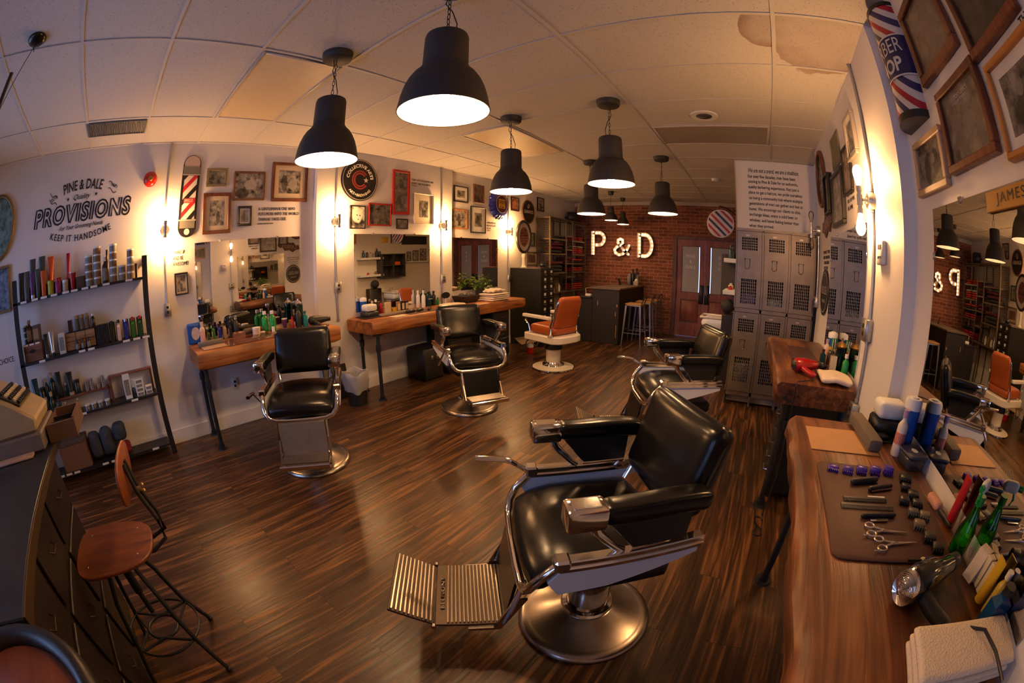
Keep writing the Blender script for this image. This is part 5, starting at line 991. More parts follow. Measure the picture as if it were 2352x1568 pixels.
tag(obj('wooden_block', B().box(-3.68, -3.52, .60, .84, ZW, ZW + .010, .003), K('pale_board', (.42, .27, .17), .4)), 'pale wooden board lying at the left front of the first worktop', 'board')
tag(obj('clipper_brush', B().box(-3.74, -3.70, .58, .84, ZW, ZW + .05, .008), K('grey_bristles', (.16, .14, .11), .8, bump=.5)), 'long grey brush lying behind the pale board', 'brush')
t = thing('clear_box', 'small clear acrylic box on the glossy brown mat', 'box', T(-3.60, .985, ZW + .005)); obj('box', B().box(-.045, .045, -.05, .05, 0, .085, .002), K('amber_acrylic', (.35, .14, .08), .1, alpha=.55), t, smooth=0)
jar(-3.86, 1.25, ZW, .042, .07, M_lotion, M_white, 'wide white tub beside the green bottles', ga); jar(-3.62, 1.24, ZW + .005, .022, .05, M_lab1, M_cream, 'tiny tub with a pale lid on the glossy mat', ga); jar(-3.80, 1.42, ZW, .016, .055, M_white, M_white, 'small white pot in front of the green bottles', ga)
for k, (x, y) in enumerate(((-3.95, 1.385), (-3.90, 1.455))): bottle(x, y, ZW, .036, .205, M_green, M_white, 'bright green tonic bottle, %s one of the pair on the first worktop' % ('left', 'right')[k], ga, label=K('green_label', (.02, .30, .08), .35, var=.6, vs=50))
t = thing('cup', 'purple and white cup behind the first barber chair', 'cup', T(-3.96, 1.62, ZW)); obj('cup', B().lathe([(0, 0), (.020, 0), (.032, .09), (0, .09)], 16), M_pur, t); obj('rim', B().lathe([(.033, .088), (.033, .096), (0, .096)], 16), M_white, t)
jar(-3.97, 1.70, ZW, .026, .07, M_yel, M_yel, 'small yellow pot behind the first barber chair', ga)
t = thing('disinfectant_jar', 'tall glass comb jar with a metal lid on the first worktop', 'jar', T(-3.93, 1.79, ZW)); obj('glass', B().lathe([(0, 0), (.050, 0), (.048, .22), (.045, .22), (.047, .005), (0, .005)], 24), M_tglass, t); obj('lid', B().lathe([(.052, .22), (.054, .235), (.03, .25), (.012, .265), (.012, .28), (0, .285)], 24), M_chrome, t); obj('liquid', B().lathe([(0, .006), (.044, .006), (.044, .15), (0, .15)], 20), K('blue_liquid', (.02, .12, .30), .1), t)
bottle(-3.80, 1.72, ZW, .032, .22, M_black, M_black, 'black spray bottle behind the first barber chair', ga, pump=True); bottle(-3.80, 1.80, ZW, .028, .16, M_tealb, M_tealb, 'teal bottle right of the black spray bottle', ga, neck=.5); bottle(-3.82, 1.655, ZW, .018, .12, M_redt, M_redt, 'slim red bottle left of the black spray bottle', ga)
def hair_dryer(M, body, lb, cord, dark=M_black, grille=False):
    t = thing('hair_dryer', lb, 'hair dryer', M, 'hair dryers on the worktops'); Mb = Matrix.Translation((0, 0, .048)) @ Matrix.Rotation(R_(90), 4, 'Y')
    obj('barrel', B().lathe([(.036, -.085), (.044, -.07), (.047, -.03), (.044, .02), (.034, .07), (.026, .115), (.024, .115)], 26, Mb), body, t)
    obj('nozzle', B().lathe([(.025, .113), (.027, .118), (.024, .15), (.020, .15), (0, .12)], 20, Mb), dark, t)
    if grille:
        g = B()
        for k in range(9): g.lathe([(.010 + k * .0035, -.105 + .0022 * k), (.012 + k * .0035, -.1065 + .0022 * k), (.0135 + k * .0035, -.104 + .0022 * k)], 24, Mb)
        obj('air_intake', g, M_chrome, t); obj('intake_cap', B().lathe([(0, -.102), (.02, -.100), (.040, -.085), (.043, -.072)], 24, Mb), M_chrome, t)
    else: obj('air_intake', B().lathe([(0, -.096), (.02, -.095), (.036, -.083)], 20, Mb), dark, t)
    obj('handle', B().sweep([(-.035, -.03, .042), (-.025, -.09, .030), (-.005, -.17, .022)], .017, .021, side=(0, 0, 1), e=2.4, seg=18), body if not grille else dark, t, smooth=60)
    obj('cord', B().tube(cord, .0042, 6), M_black, t); return t
hair_dryer(T(-3.78, 1.93, ZW, 75), M_black, 'black hair dryer lying at the right end of the first worktop', [(-.005, -.17, .02), (0, -.20, .012), (.08, -.205, .006), (.10, -.12, .006)])
# ------------------------------------------------------------------ long worktop, left
ZL = .906; gb = 'bottles on the long left worktop'
t = thing('towel_warmer', 'white and black clipper charging box at the left end of the long worktop', 'appliance', T(-3.79, 2.64, ZL)); obj('base', B().box(-.07, .07, -.085, .085, 0, .07, .012), M_black, t); obj('lid', B().box(-.062, .062, -.078, .078, .071, .15, .022, seg=2), M_white, t); obj('tray', B().box(-.11, .11, -.13, .13, -.0, .010, .003), M_black, t)
def wipes_can(x, y, z, lb, grp='tubs of disinfecting wipes'):
    t = thing('wipes_canister', lb, 'canister', T(x, y, z), grp); obj('body', B().lathe([(0, 0), (.040, 0), (.041, .004), (.041, .175), (0, .175)], 28), M_blue, t); obj('lid', B().lathe([(.043, .174), (.043, .205), (.036, .216), (.022, .216), (.018, .222), (0, .223)], 28), M_white, t); obj('barcode_label', B().lathe([(.0413, .01), (.0413, .04)], 28), M_cream, t) if False else None; return t
wipes_can(-3.948, 2.665, ZL, 'blue wipes canister behind the clipper box on the long worktop')
bottle(-3.92, 2.775, ZL, .026, .17, M_lotion, M_lotion, 'pale bottle right of the clipper box', gb); bottle(-3.93, 2.84, ZL, .030, .18, M_dgreen, M_white, 'dark green bottle on the long worktop', gb)
bottle(-3.95, 2.93, ZL, .026, .16, M_redt, M_black, 'red and black bottle on the long worktop', gb)
for k, (y, h) in enumerate(((3.00, .13), (3.10, .085), (3.17, .12), (3.24, .12), (3.30, .12))):
    if k == 1: jar(-3.90, y, ZL, .035, .05, M_yel, M_yel, 'low yellow pot among the cartons on the long worktop', gb)
    else: boxp(-3.90, y, ZL, .035, .05 if k else .085, h, (M_cream, None, M_kraft, M_choc, M_black)[k], 'small %s carton among the bottles on the long worktop' % ('cream', '', 'kraft', 'brown', 'black')[k], 'box', 'small cartons on the long worktop', lab=M_cream)
tag(obj('tray', B().box(-3.74, -3.66, 2.72, 3.28, ZL, ZL + .03, .006), K('grey_tray', (.20, .16, .12), .5)), 'long grey brush tray on the long worktop', 'tray')
tag(obj('paper_pad', B().box(-3.60, -3.47, 2.78, 2.98, ZL, ZL + .006, .001), M_cream), 'cream paper pad at the front of the long worktop', 'paper')
tag(obj('tool_mat', B().box(-3.72, -3.50, 3.04, 3.56, ZL, ZL + .004, .001), M_cork), 'dark mat of tools behind the second barber chair', 'mat')
for k in range(3): tag(obj('hair_clipper', B().box(-.02, .02, -.07, .07, 0, .035, .01), M_black, M=T(-3.62 + .01 * k, 3.13 + .15 * k, ZL + .005, 20 * k)), '%s black clipper lying on the dark tool mat' % ('left', 'middle', 'right')[k], 'hair clipper', 'clippers on the dark tool mat')
bottle(-3.955, 3.56, ZL, .027, .23, M_white, M_white, 'tall white bottle with a pointed cap, nearer the mirror', gb); bottle(-3.89, 3.60, ZL, .027, .23, M_white, M_white, 'tall white bottle with a pointed cap, in front of its twin', gb)
t = bottle(-3.94, 3.74, ZL, .045, .235, M_tglass, M_chrome, 'large blue-green comb jar with white lettering on the long worktop', gb, cat='jar', name='disinfectant_jar'); lb_ = B(); letter(lb_, 'BARBICIDE', WM('L', 0, .10, x=.047), w=.07, depth=.001); obj('lettering', lb_, M_white, t); obj('liquid', B().lathe([(0, .005), (.042, .005), (.042, .14), (0, .14)], 20), K('blue_liquid', (.02, .12, .30), .1), t)
bottle(-3.95, 3.85, ZL, .03, .2, M_dgreen, M_black, 'dark bottle right of the comb jar', gb); bottle(-3.94, 3.92, ZL, .022, .10, M_green, M_green, 'short green bottle beside the pilaster', gb)
t = thing('hand_mirror', 'black oval hand mirror on a stand on the long worktop', 'hand mirror', T(-3.88, 4.02, ZL, 0)); obj('stem', B().cyl((0, 0, 0), (0, 0, .085), .010).cyl((0, 0, 0), (0, 0, .008), .04), M_white, t); obj('disc', B().prism(ell(.085, .045), -.006, .006, WM('L', 0, .125, x=0)), M_black, t)
tag(obj('folded_cloth', B().sweep([(-3.66, 3.74, ZL + .020), (-3.66, 3.9, ZL + .024), (-3.64, 4.08, ZL + .016)], .09, .015, side=(1, 0, 0), e=4), M_towel, smooth=60), 'white cloth lying on the long worktop behind the second chair', 'cloth')
t = thing('wire_basket', 'black basket of small tools on the long worktop', 'basket', T(-3.80, 4.36, ZL)); obj('basket', B().loft([[(-.10, -.13, 0), (.10, -.13, 0), (.10, .13, 0), (-.10, .13, 0)], [(-.13, -.17, .095), (.13, -.17, .095), (.13, .17, .095), (-.13, .17, .095)]], True, True), M_black, t, smooth=0); obj('contents', B().sphere((-.03, -.06, .098), .045, 10).sphere((.03, .04, .10), .05, 10).sphere((-.04, .10, .095), .04, 10), K('mixed_dark_tools', (.06, .05, .05), .4, var=.8, vs=60), t)
for k in range(7): tag(obj('folded_towel', B().sweep([(-3.625 + .006 * (k % 2), 4.60 + .01 * (k % 3), ZL + .014 + .0275 * k), (-3.625, 4.8, ZL + .015 + .0275 * k), (-3.625, 5.02, ZL + .014 + .0275 * k)], .140, .0125, side=(1, 0, 0), e=4, seg=14), M_towel, smooth=60), '%s white towel of the towel stack on the long worktop' % (ORD + ('topmost',))[k], 'towel', 'stacked white towels') if k < 4 else None
tag(obj('crumpled_towel', B().sweep([(-3.64, 4.66, ZL + .137), (-3.63, 4.76, ZL + .155), (-3.62, 4.9, ZL + .148), (-3.62, 4.98, ZL + .136)], .10, .022, side=(1, 0, 0), e=2.5, seg=18, fn=lambda a, u, s: .008 * math.sin(a * 19 + u * 7)), M_towel, smooth=60), 'loosely folded white towel on top of the towel stack', 'towel')
# potted plant
t = thing('potted_plant', 'leafy green potted plant by the third mirror', 'plant', T(-3.925, 4.86, ZL + .0)); obj('pot', B().lathe([(0, 0), (.075, 0), (.095, .17), (.10, .175), (.09, .175), (.085, .16), (0, .155)], 24), K('charcoal_pot', (.035, .035, .04), .6), t)
rg = random.Random(5); lf = B(); stm = B()
for k in range(26):
    a = rg.uniform(0, 2 * PI); rr_ = rg.uniform(.05, .20); h = rg.uniform(.24, .43) - rr_ * .35; c = Vector((rr_ * math.cos(a) * .62, rr_ * math.sin(a) * 1.05, h)); stm.tube([(0, 0, .15), (c.x * .5, c.y * .5, h * .8), tuple(c)], .003, 5)
    for q in range(6):
        d = Vector((rg.uniform(-1, 1), rg.uniform(-1, 1), rg.uniform(-.9, .35))).normalized(); s = rg.uniform(.030, .055); o = c + d * .035; side = d.cross(Vector((0, 0, 1))).normalized() * s * .48; up = Vector((0, 0, .004))
        v = [lf.bm.verts.new(p) for p in (o, o + d * s * .45 + side + up, o + d * s * 1.25, o + d * s * .45 - side + up)]; lf.bm.faces.new(v)
obj('foliage', lf, K('leaf_green', (.13, .24, .025), .45, var=.5, vs=9), t, smooth=0); obj('stem', stm, K('leaf_stem', (.08, .14, .03), .5), t)
bottle(-3.98, 5.13, ZL, .035, .19, M_tealb, M_white, 'blue-green bottle partly behind the plant', gb) 
# standing oval mirror on the card cabinet
t = thing('standing_mirror', 'round lamp-like standing mirror with thick dark rim on a glass stem, on the card cabinet', 'mirror', T(-3.97, 6.17, 1.369, -4)); obj('rim', B().tube([(0, .205 * math.cos(a), 0.57 + .285 * math.sin(a)) for a in [2 * PI * i / 48 for i in range(48)]], .027, 10, closed=True, up=(1, 0, 0)), M_fblk, t)
obj('outer_ring', B().prism(ell(.19, .27), -.006, .006, WM('L', 0, .57, x=0)), M_cream, t); obj('mirror_glass', B().prism(ell(.125, .18), .006, .010, WM('L', 0, .57, x=0)), M_mir, t); obj('stem', B().lathe([(0, .0), (.06, 0), (.06, .01), (.045, .02), (.035, .05), (.03, .18), (.045, .22), (.03, .26), (0, .27)], 20), K('milky_glass', (.55, .50, .40), .15), t)
tag(obj('small_wooden_box', B().box(-3.66, -3.46, 5.92, 6.02, 1.369, 1.385, .003), M_red_wood), 'flat reddish box on the front edge of the card cabinet', 'box')
t = thing('small_hat', 'small dark hat on top of the card cabinet by the rack', 'hat', T(-3.60, 6.22, 1.372)); obj('crown', B().sphere((0, 0, .045), .05, 14, (1.2, 1, .85)), M_black, t); obj('brim', B().lathe([(.05, .012), (.09, .006), (.09, .0), (0, 0)], 20), M_black, t)
# ------------------------------------------------------------------ right worktops
ZR = .921; gr = 'things on the far right worktop'
tag(obj('work_mat', B().box(.40, .62, 3.06, 3.58, ZR, ZR + .004, .001), M_cork), 'brown mat on the far right worktop', 'mat')
hair_dryer(T(.435, 2.655, ZR, 26), K('metallic_red', (.40, .006, .010), .18, coat=.5), 'bright red hair dryer on the far right worktop', [(-.005, -.17, .02), (-.05, -.20, .006), (-.13, -.215, .006), (-.185, -.222, .004), (-.194, -.232, -.02), (-.20, -.238, -.3), (-.19, -.245, -.6), (-.21, -.25, -.905)])
tag(obj('folded_towel', B().sweep([(.535, 2.53, ZR + .024), (.63, 2.52, ZR + .030), (.76, 2.52, ZR + .022)], .12, .020, side=(0, 1, 0), e=4, fn=lambda a, u, s: .004 * math.sin(a * 9 + u * 3)), M_towel, smooth=60), 'white folded towel at the near end of the far right worktop', 'towel')
wipes_can(.745, 3.18, ZR, 'blue wipes canister on the far right worktop'); bottle(.69, 3.12, ZR, .026, .17, M_lotion, M_lilac, 'pale lotion bottle left of the wipes canister on the far right worktop', gr, label=K('pink_label', (.70, .42, .34), .5))
bottle(.64, 3.0, ZR, .022, .11, M_teal, M_choc, 'small dark teal flask on the far right worktop', gr, sq=True); bottle(.70, 3.02, ZR, .022, .13, M_choc, M_yel, 'brown bottle with a yellow top on the far right worktop', gr); bottle(.74, 2.98, ZR, .022, .12, M_black, M_kraft, 'black bottle near the far right mirror', gr)
t = thing('comb_cup', 'dark cup of combs and brushes on the far right worktop', 'cup', T(.73, 3.06, ZR)); obj('cup', B().lathe([(0, 0), (.03, 0), (.035, .10), (.03, .10), (0, .01)], 16), M_black, t)
for k in range(5): obj('comb', B().box(-.02 + k * .009, -.014 + k * .009, -.010, .010, .02, .19 - .01 * (k % 2)), M_white if k % 2 else M_green, t)
bottle(.675, 2.76, ZR, .030, .20, M_clear, M_clear, 'clear square bottle with a cream label on the far right worktop', gr, label=M_cream, sq=True)
t = thing('disinfectant_jar', 'glass comb jar with a brass lid and green liquid on the far right worktop', 'jar', T(.735, 2.80, ZR)); obj('glass', B().lathe([(0, 0), (.042, 0), (.042, .17), (.040, .17), (.040, .005), (0, .005)], 24), M_tglass, t); obj('liquid', B().lathe([(0, .006), (.038, .006), (.038, .12), (0, .12)], 20), K('green_liquid', (.02, .20, .10), .1), t); obj('lid', B().lathe([(.044, .17), (.050, .18), (.03, .20), (.010, .21), (.010, .23), (0, .236)], 24), pm('brass_lid', (.55, .34, .12), .25, .9), t)
bottle(.755, 2.68, ZR, .026, .15, M_green, M_white, 'green bottle against the far right mirror', gr); t = thing('vent_brush', 'dark oval brush with a pale dot on the far right worktop', 'brush', T(.60, 2.84, ZR)); obj('head', B().sphere((0, 0, .02), .055, 16, (1, .7, .4)), K('navy_brush', (.02, .02, .05), .4), t); obj('badge', B().sphere((.0, -.01, .040), .014, 10, (1, 1, .3)), M_cream, t)
tag(obj('metal_pick', B().tube([(.47, 2.86, ZR + .004), (.58, 2.84, ZR + .004), (.47, 2.872, ZR + .004)], .0025, 6), M_chrome), 'thin metal hair pick behind the red dryer', 'pick')
# near right worktop
gn = 'tools on the near right worktop'
tag(obj('paper_sheet', B().prism([(.34, 1.435), (.662, 1.448), (.64, 1.688), (.338, 1.666)], ZR, ZR + .003), K('tan_paper', (.50, .27, .12), .7)), 'tan sheet lying near the far end of the near worktop', 'paper')
tag(obj('neck_duster', B().box(-.035, .035, -.165, .165, 0, .05, .012, seg=2), K('grey_felt', (.15, .12, .09), .9, bump=.5, bs=90), M=T(.628, 1.635, ZR + .004, 4), smooth=40), 'long grey felt block lying across the tan sheet', 'brush block')
t = thing('hair_clip', 'pair of silver hair clips beside the grey felt block', 'hair clip', T(.668, 1.585, ZR, 100)); obj('blade', B().sweep([(-.06, 0, .008), (0, 0, .012), (.06, 0, .008)], .009, .003, side=(0, 1, 0)), M_chrome, t); obj('spring', B().cyl((-.01, 0, .01), (.02, 0, .015), .008), M_chrome, t)
mp_ = []
for (cx, cy, a0) in ((.385, 1.275, 90), (.745, 1.30, 0), (.745, .835, -90), (.385, .825, 180)):
    pass
def rrect(x0, x1, y0, y1, r, n=6):
    p = []
    for cx, cy, a0 in ((x1 - r, y1 - r, 0), (x0 + r, y1 - r, 90), (x0 + r, y0 + r, 180), (x1 - r, y0 + r, 270)):
        for k in range(n + 1): a = R_(a0 + 90 * k / n); p.append((cx + r * math.cos(a), cy + r * math.sin(a)))
    return p
tag(obj('leather_mat', B().prism(rrect(.348, .79, .795, 1.335, .035), ZR, ZR + .005, None, .001), M_cork), 'rounded brown leather mat under the combs and scissors', 'mat')
zm = ZR + .006
for k, (x, y) in enumerate(((.41, 1.278), (.47, 1.275), (.53, 1.283), (.592, 1.288), (.655, 1.298))):
    t = thing('clipper_guard', '%s purple clipper guard in the row at the top of the leather mat' % ('leftmost', 'second', 'third', 'fourth', 'rightmost')[k], 'clipper guard', T(x, y, zm, -12), 'purple clipper guards'); g = obj('body', B().box(-.022, .022, -.014, .014, 0, .014 + .003 * k, .004), M_pv if False else K('violet_plastic', (.085, .035, .32), .35), t)
    for q in range(6): obj('tooth', B().box(-.020 + q * .0075, -.0165 + q * .0075, -.026, -.014, 0, .010), K('violet_plastic', (.085, .035, .32), .35), t, smooth=0)
def flat_tool(nm, lb, cat, x, y, rz, l, w, h, m, parts=()):
    t = thing(nm, lb, cat, T(x, y, zm, rz), gn); obj('body', B().sweep([(-l / 2, 0, h / 2), (0, 0, h / 2 + .001), (l / 2, 0, h / 2)], w / 2, h / 2, side=(0, 1, 0), e=3, seg=16), m, t, smooth=50)
    for pn, b, mm in parts: obj(pn, b, mm, t)
    return t
flat_tool('hair_clip', 'long black sectioning clip, upper one on the leather mat', 'hair clip', .525, 1.205, 18, .13, .018, .018, M_black, (('jaw', B().box(-.06, .05, -.012, -.006, .004, .012), M_black),))
flat_tool('hair_clip', 'long black sectioning clip with a silver jaw, below the first one', 'hair clip', .585, 1.170, 20, .12, .016, .016, M_black, (('jaw', B().box(-.05, .05, -.014, -.009, .004, .008), M_chrome),))
def comb(lb, x, y, rz, l, w, m, base=None):
    t = thing('comb', lb, 'comb', T(x, y, zm, rz), gn); obj('spine', B().box(-l / 2, l / 2, w * .1, w / 2, 0, .004, .001), m, t, smooth=0); te = B(); n = int(l / .0045)
    for k in range(n): te.box(-l / 2 + k * .0045, -l / 2 + k * .0045 + .002, -w / 2, w * .1, .0005, .0035)
    obj('teeth', te, m, t, smooth=0)
comb('black comb, upper of two on the leather mat', .508, 1.090, 4, .175, .026, M_black); comb('dark grey comb, lower of two on the leather mat', .508, 1.048, 3, .205, .030, K('grey_comb', (.05, .04, .04), .4))
tag(obj('nail_file', B().box(-.035, .035, -.004, .004, 0, .002), M_white, M=T(.555, 1.115, zm, 3)), 'short white strip beside the upper comb', 'strip')
flat_tool('straight_razor', 'black straight razor on the leather mat', 'razor', .535, .998, 8, .14, .014, .014, M_black, (('blade', B().box(-.04, .03, -.026, -.012, .003, .005), M_chrome),))
def scissors(lb, x, y, rz):
    t = thing('scissors', lb, 'scissors', T(x, y, zm, rz), 'steel scissors on the leather mat'); M_sc = pm('satin_steel', (.72, .62, .55), .28, .9)
    for s in (1, -1):
        b = B(); b.tube([(-.030, s * .012, .005), (0, s * .002, .005), (.02, -s * .001, .005)], .003, 6); b.loft([[(.0, -s * .001, .002), (.0, s * .006, .002), (.0, s * .006, .006), (.0, -s * .001, .006)], [(.095, -s * .0, .003), (.095, s * .001, .003), (.095, s * .001, .005), (.095, -s * .0, .005)]])
        b.tube([(-.045 + .016 * math.cos(a), s * .020 + .012 * math.sin(a), .005) for a in [2 * PI * i / 20 for i in range(20)]], .0028, 6, closed=True)
        obj('blade', b, M_sc, t)
    obj('finger_rest', B().tube([(-.058, -.026, .005), (-.070, -.034, .006), (-.078, -.032, .006)], .0025, 6), M_sc, t); obj('pivot', B().cyl((-.002, 0, .003), (-.002, 0, .009), .005), M_sc, t)
scissors('upper pair of steel scissors on the leather mat', .535, .925, -1); scissors('lower pair of steel scissors, lying across the first pair', .558, .868, 6)
for k, (x, y, m, s) in enumerate(((.725, 1.255, M_black, .026), (.705, 1.190, M_black, .020), (.722, 1.140, M_black, .024), (.668, 1.100, M_black, .020), (.722, 1.085, M_black, .022), (.684, 1.030, M_dgrey, .021), (.730, 1.015, K('smoke_guard', (.14, .11, .08), .3), .021), (.690, .965, K('smoke_guard', (.14, .11, .08), .3), .022), (.712, .900, M_black, .024), (.730, .850, M_black, .022))):
    t = thing('clipper_guard', '%s clipper guard down the right side of the leather mat' % ('first', 'second', 'third', 'fourth', 'fifth', 'sixth', 'seventh', 'eighth', 'ninth', 'last')[k], 'clipper guard', T(x, y, zm, -14), 'dark clipper guards down the side of the mat'); obj('body', B().box(-s, s, -s * .8, s * .8, 0, .016, .003), m, t)
    for q in range(5): obj('tooth', B().box(-s + q * s * .45, -s + q * s * .45 + s * .16, -s * 1.2, -s * .8, .0, .012), m, t, smooth=0)
flat_tool('makeup_brush', 'white and navy brush pen at the foot of the leather mat', 'brush', .695, .792, 0, .10, .016, .016, K('navy_handle', (.02, .02, .12), .3), (('tip', B().cyl((.05, 0, .008), (.085, 0, .008), .008, .0015), M_cream), ('end_ring', B().cyl((-.052, 0, .008), (-.044, 0, .008), .0088), M_cream), ('handle', B().cyl((-.052, 0, .008), (-.10, .002, .006), .004), M_black)))
# appliance, canister, lotion, container at the near mirror
t = thing('clipper_station', 'white-lidded black clipper station at the far end of the near worktop', 'appliance', T(.768, 1.715, ZR, 2)); obj('base', B().box(-.085, .085, -.065, .065, .008, .075, .012), M_black, t); obj('lid', B().box(-.080, .080, -.060, .060, .076, .150, .024, seg=3), M_white, t, smooth=50); obj('tray', B().box(-.098, .098, -.12, .10, 0, .008, .003), M_black, t); obj('charger', B().box(-.10, -.02, -.115, -.075, .008, .03, .006), M_black, t)
wipes_can(.812, 1.545, ZR, 'blue wipes canister at the near mirror'); 
t = bottle(.755, 1.485, ZR, .026, .185, K('white_lotion_bottle', (.70, .62, .54), .35), M_lilac, 'white lotion bottle with a lilac cap in front of the near mirror', gn, cat='bottle'); obj('printed_label', B().lathe([(.0262, .05), (.0262, .095)], 20), K('red_blue_print', (.55, .16, .12), .5, var=.9, vs=45), t)
t = thing('food_container', 'small clear tub with a navy lid and white oval label by the near mirror', 'container', T(.805, 1.395, ZR, 12)); obj('tub', B().prism(rrect(-.050, .050, -.055, .055, .022), 0, .045, None, .004), K('smoky_tub', (.05, .05, .06), .15, alpha=.7), t); obj('lid', B().prism(rrect(-.056, .056, -.062, .062, .025), .046, .060, None, .003), K('navy_lid', (.018, .022, .055), .35), t); obj('label', B().prism(ell(.015, .020), .0602, .0608), M_white, t)
t = thing('bristle_brush', 'pink-bristled brush lying by the near mirror', 'brush', T(.815, 1.075, ZR, -82)); obj('handle', B().sweep([(.02, 0, .012), (.12, 0, .012)], .010, .009, side=(0, 1, 0)), M_black, t); obj('bristles', B().sweep([(-.07, 0, .018), (.02, 0, .016)], .020, .016, side=(0, 1, 0), e=2.5), K('pink_bristles', (.65, .33, .24), .8, bump=.6, bs=200), t, smooth=50)
tubep(.842, .985, ZR, .05, .16, M_redt, M_redt, 'red tube standing at the near mirror behind the spray bottle', gn)
t = thing('spray_bottle', 'green see-through spray bottle with a white trigger head at the near mirror', 'spray bottle', T(.815, .845, ZR, 215)); obj('bottle', B().lathe([(0, 0), (.032, 0), (.036, .02), (.034, .075), (.020, .115), (.013, .145), (.013, .155)], 24), M_gglass, t); obj('liquid', B().lathe([(0, .004), (.031, .004), (.033, .04), (0, .04)], 20), M_green, t)
obj('collar', B().cyl((0, 0, .150), (0, 0, .175), .016), M_green, t); hd = obj('trigger_head', B().sweep([(-.025, 0, .200), (.01, 0, .205), (.045, 0, .207)], .012, .016, side=(0, 1, 0), e=3), M_white, t, smooth=50); obj('trigger', B().tube([(.03, 0, .195), (.038, 0, .175), (.030, 0, .155)], .005, 6), M_green, hd); obj('nozzle', B().cyl((.044, 0, .208), (.060, 0, .208), .009), M_green, hd); obj('dip_tube', B().cyl((0, 0, .01), (0, 0, .15), .002), M_white, t)
t = thing('card_holder', 'open box of folded tissue cards beside the green spray bottle', 'box', T(.845, .735, ZR, -70)); 
for k in range(7): obj('card', B().box(-.022, .022, -.001, .0015, .0, .085, 0, Matrix.Translation((0, -.03 + k * .009, 0)) @ Matrix.Rotation(R_(-16 + 3 * k), 4, 'X')), M_cream, t, smooth=0)
for k in range(2): boxp(.858, .700 - .032 * k, ZR, .026, .026, .085, M_cream, 'small printed carton, %s of the two behind the tissue cards' % ('left', 'right')[k], 'box', 'small printed cartons by the mirror', lab=M_green)
tubep(.845, .640, ZR, .045, .12, M_yel, M_yel, 'bright yellow tube lying at the near mirror', gn)
bottle(.856, .590, ZR, .020, .12, K('pale_yellow_liquid', (.5, .36, .06), .2), M_white, 'pale yellow bottle with a white cap at the right edge', gn); t = bottle(.83, .540, ZR, .036, .12, K('deep_blue_glass', (.005, .045, .14), .08), M_black, 'deep blue bottle with a faceted body at the right edge', gn, sq=True)
hair_dryer(T(.600, .680, ZR, 25), K('gloss_black', (.012, .012, .012), .12, coat=.5), 'large black hair dryer with a chrome grille on the near worktop', [(-.005, -.17, .024), (.01, -.20, .055), (.03, -.25, .075), (.03, -.32, .070), (.0, -.40, .07)], grille=True)
for k in range(5): tag(obj('folded_towel', B().sweep([(.535 - .004 * k, .445, ZR + .011 + .0205 * k), (.70, .445, ZR + .012 + .0205 * k), (.855 - .006 * (k % 2), .445, ZR + .011 + .0205 * k)], .075 + .002 * (k % 2), .0098, side=(0, 1, 0), e=4, seg=14), M_towel, smooth=60), '%s white towel of the stack in the bottom right corner' % ('bottom', 'second', 'middle', 'fourth', 'top')[k], 'towel', 'towels in the bottom right corner') if k < 3 else None
tag(obj('cable_coil', B().tube([(.335 + .03 * math.cos(a * 2.1), 2.30 + .05 * math.sin(a * 1.7) - .02 * a, .006) for a in [i * .35 for i in range(24)]] + [(.30, 2.42, .006), (.27, 2.5, .006)], .004, 6), M_black), 'tangled black cable on the floor at the foot of the pipe leg', 'cable')
# ------------------------------------------------------------------ register and small desk items
M_reg = K('aged_cream_enamel', (.38, .29, .17), .4, var=.15); M_regd = K('taupe_case', (.15, .125, .11), .6, bump=.3)
t = thing('cash_register', 'old cream cash register with rows of keys at the left edge of the desk', 'cash register', T(-1.93, -.86, .999))
obj('case', B().prism([(-.30, .0), (.25, .0), (.25, .075), (-.30, .075)], -.17, .17, Matrix(((0, 0, 1, 0), (1, 0, 0, 0), (0, 1, 0, 0), (0, 0, 0, 1))), .008), M_regd, t, smooth=30)
obj('upper_body', B().prism([(-.28, .076), (.225, .076), (.235, .13), (.10, .205), (-.05, .27), (-.28, .29)], -.155, .155, Matrix(((0, 0, 1, 0), (1, 0, 0, 0), (0, 1, 0, 0), (0, 0, 0, 1))), .010), M_reg, t, smooth=30)
Mk = Matrix.Translation((0, .085, .2145)) @ Matrix.Rotation(R_(-25), 4, 'X')
obj('key_panel', B().box(-.125, .125, -.075, .075, .002, .006, .001, Mk), K('dark_key_panel', (.05, .04, .03), .5), t, smooth=0)
for r in range(5):
    for q in range(9): obj('key', B().box(-.112 + q * .026, -.096 + q * .026, -.062 + r * .028, -.044 + r * .028, .006, .018, .002, Mk), M_cream if r % 2 else M_black, t, smooth=0)
dw = thing('money_tray', 'open wooden cash drawer sticking out of the desk beside the register', 'drawer', T(-1.97, -.575, .999)); obj('tray', B().box(-.14, .14, -.02, .15, 0, .010).box(-.14, -.125, -.02, .15, .01, .075).box(.125, .14, -.02, .15, .01, .075).box(-.125, .125, .135, .15, .01, .080).box(-.125, .125, -.02, -.01, .01, .07), K('walnut_drawer', (.12, .065, .04), .5), dw, smooth=0); obj('divider', B().box(-.03, -.025, -.01, .135, .01, .06), M_dark, dw, smooth=0); obj('divider', B().box(.05, .055, -.01, .135, .01, .06), M_dark, dw, smooth=0)
t = thing('rolled_papers', 'pinkish papers tucked in front of the cash register', 'paper', None); obj('sheet', B().box(-.02, .03, -.12, .12, 0, .012, .003, T(-1.735, -.80, .999, 0)), K('pink_paper', (.42, .27, .20), .7), t)
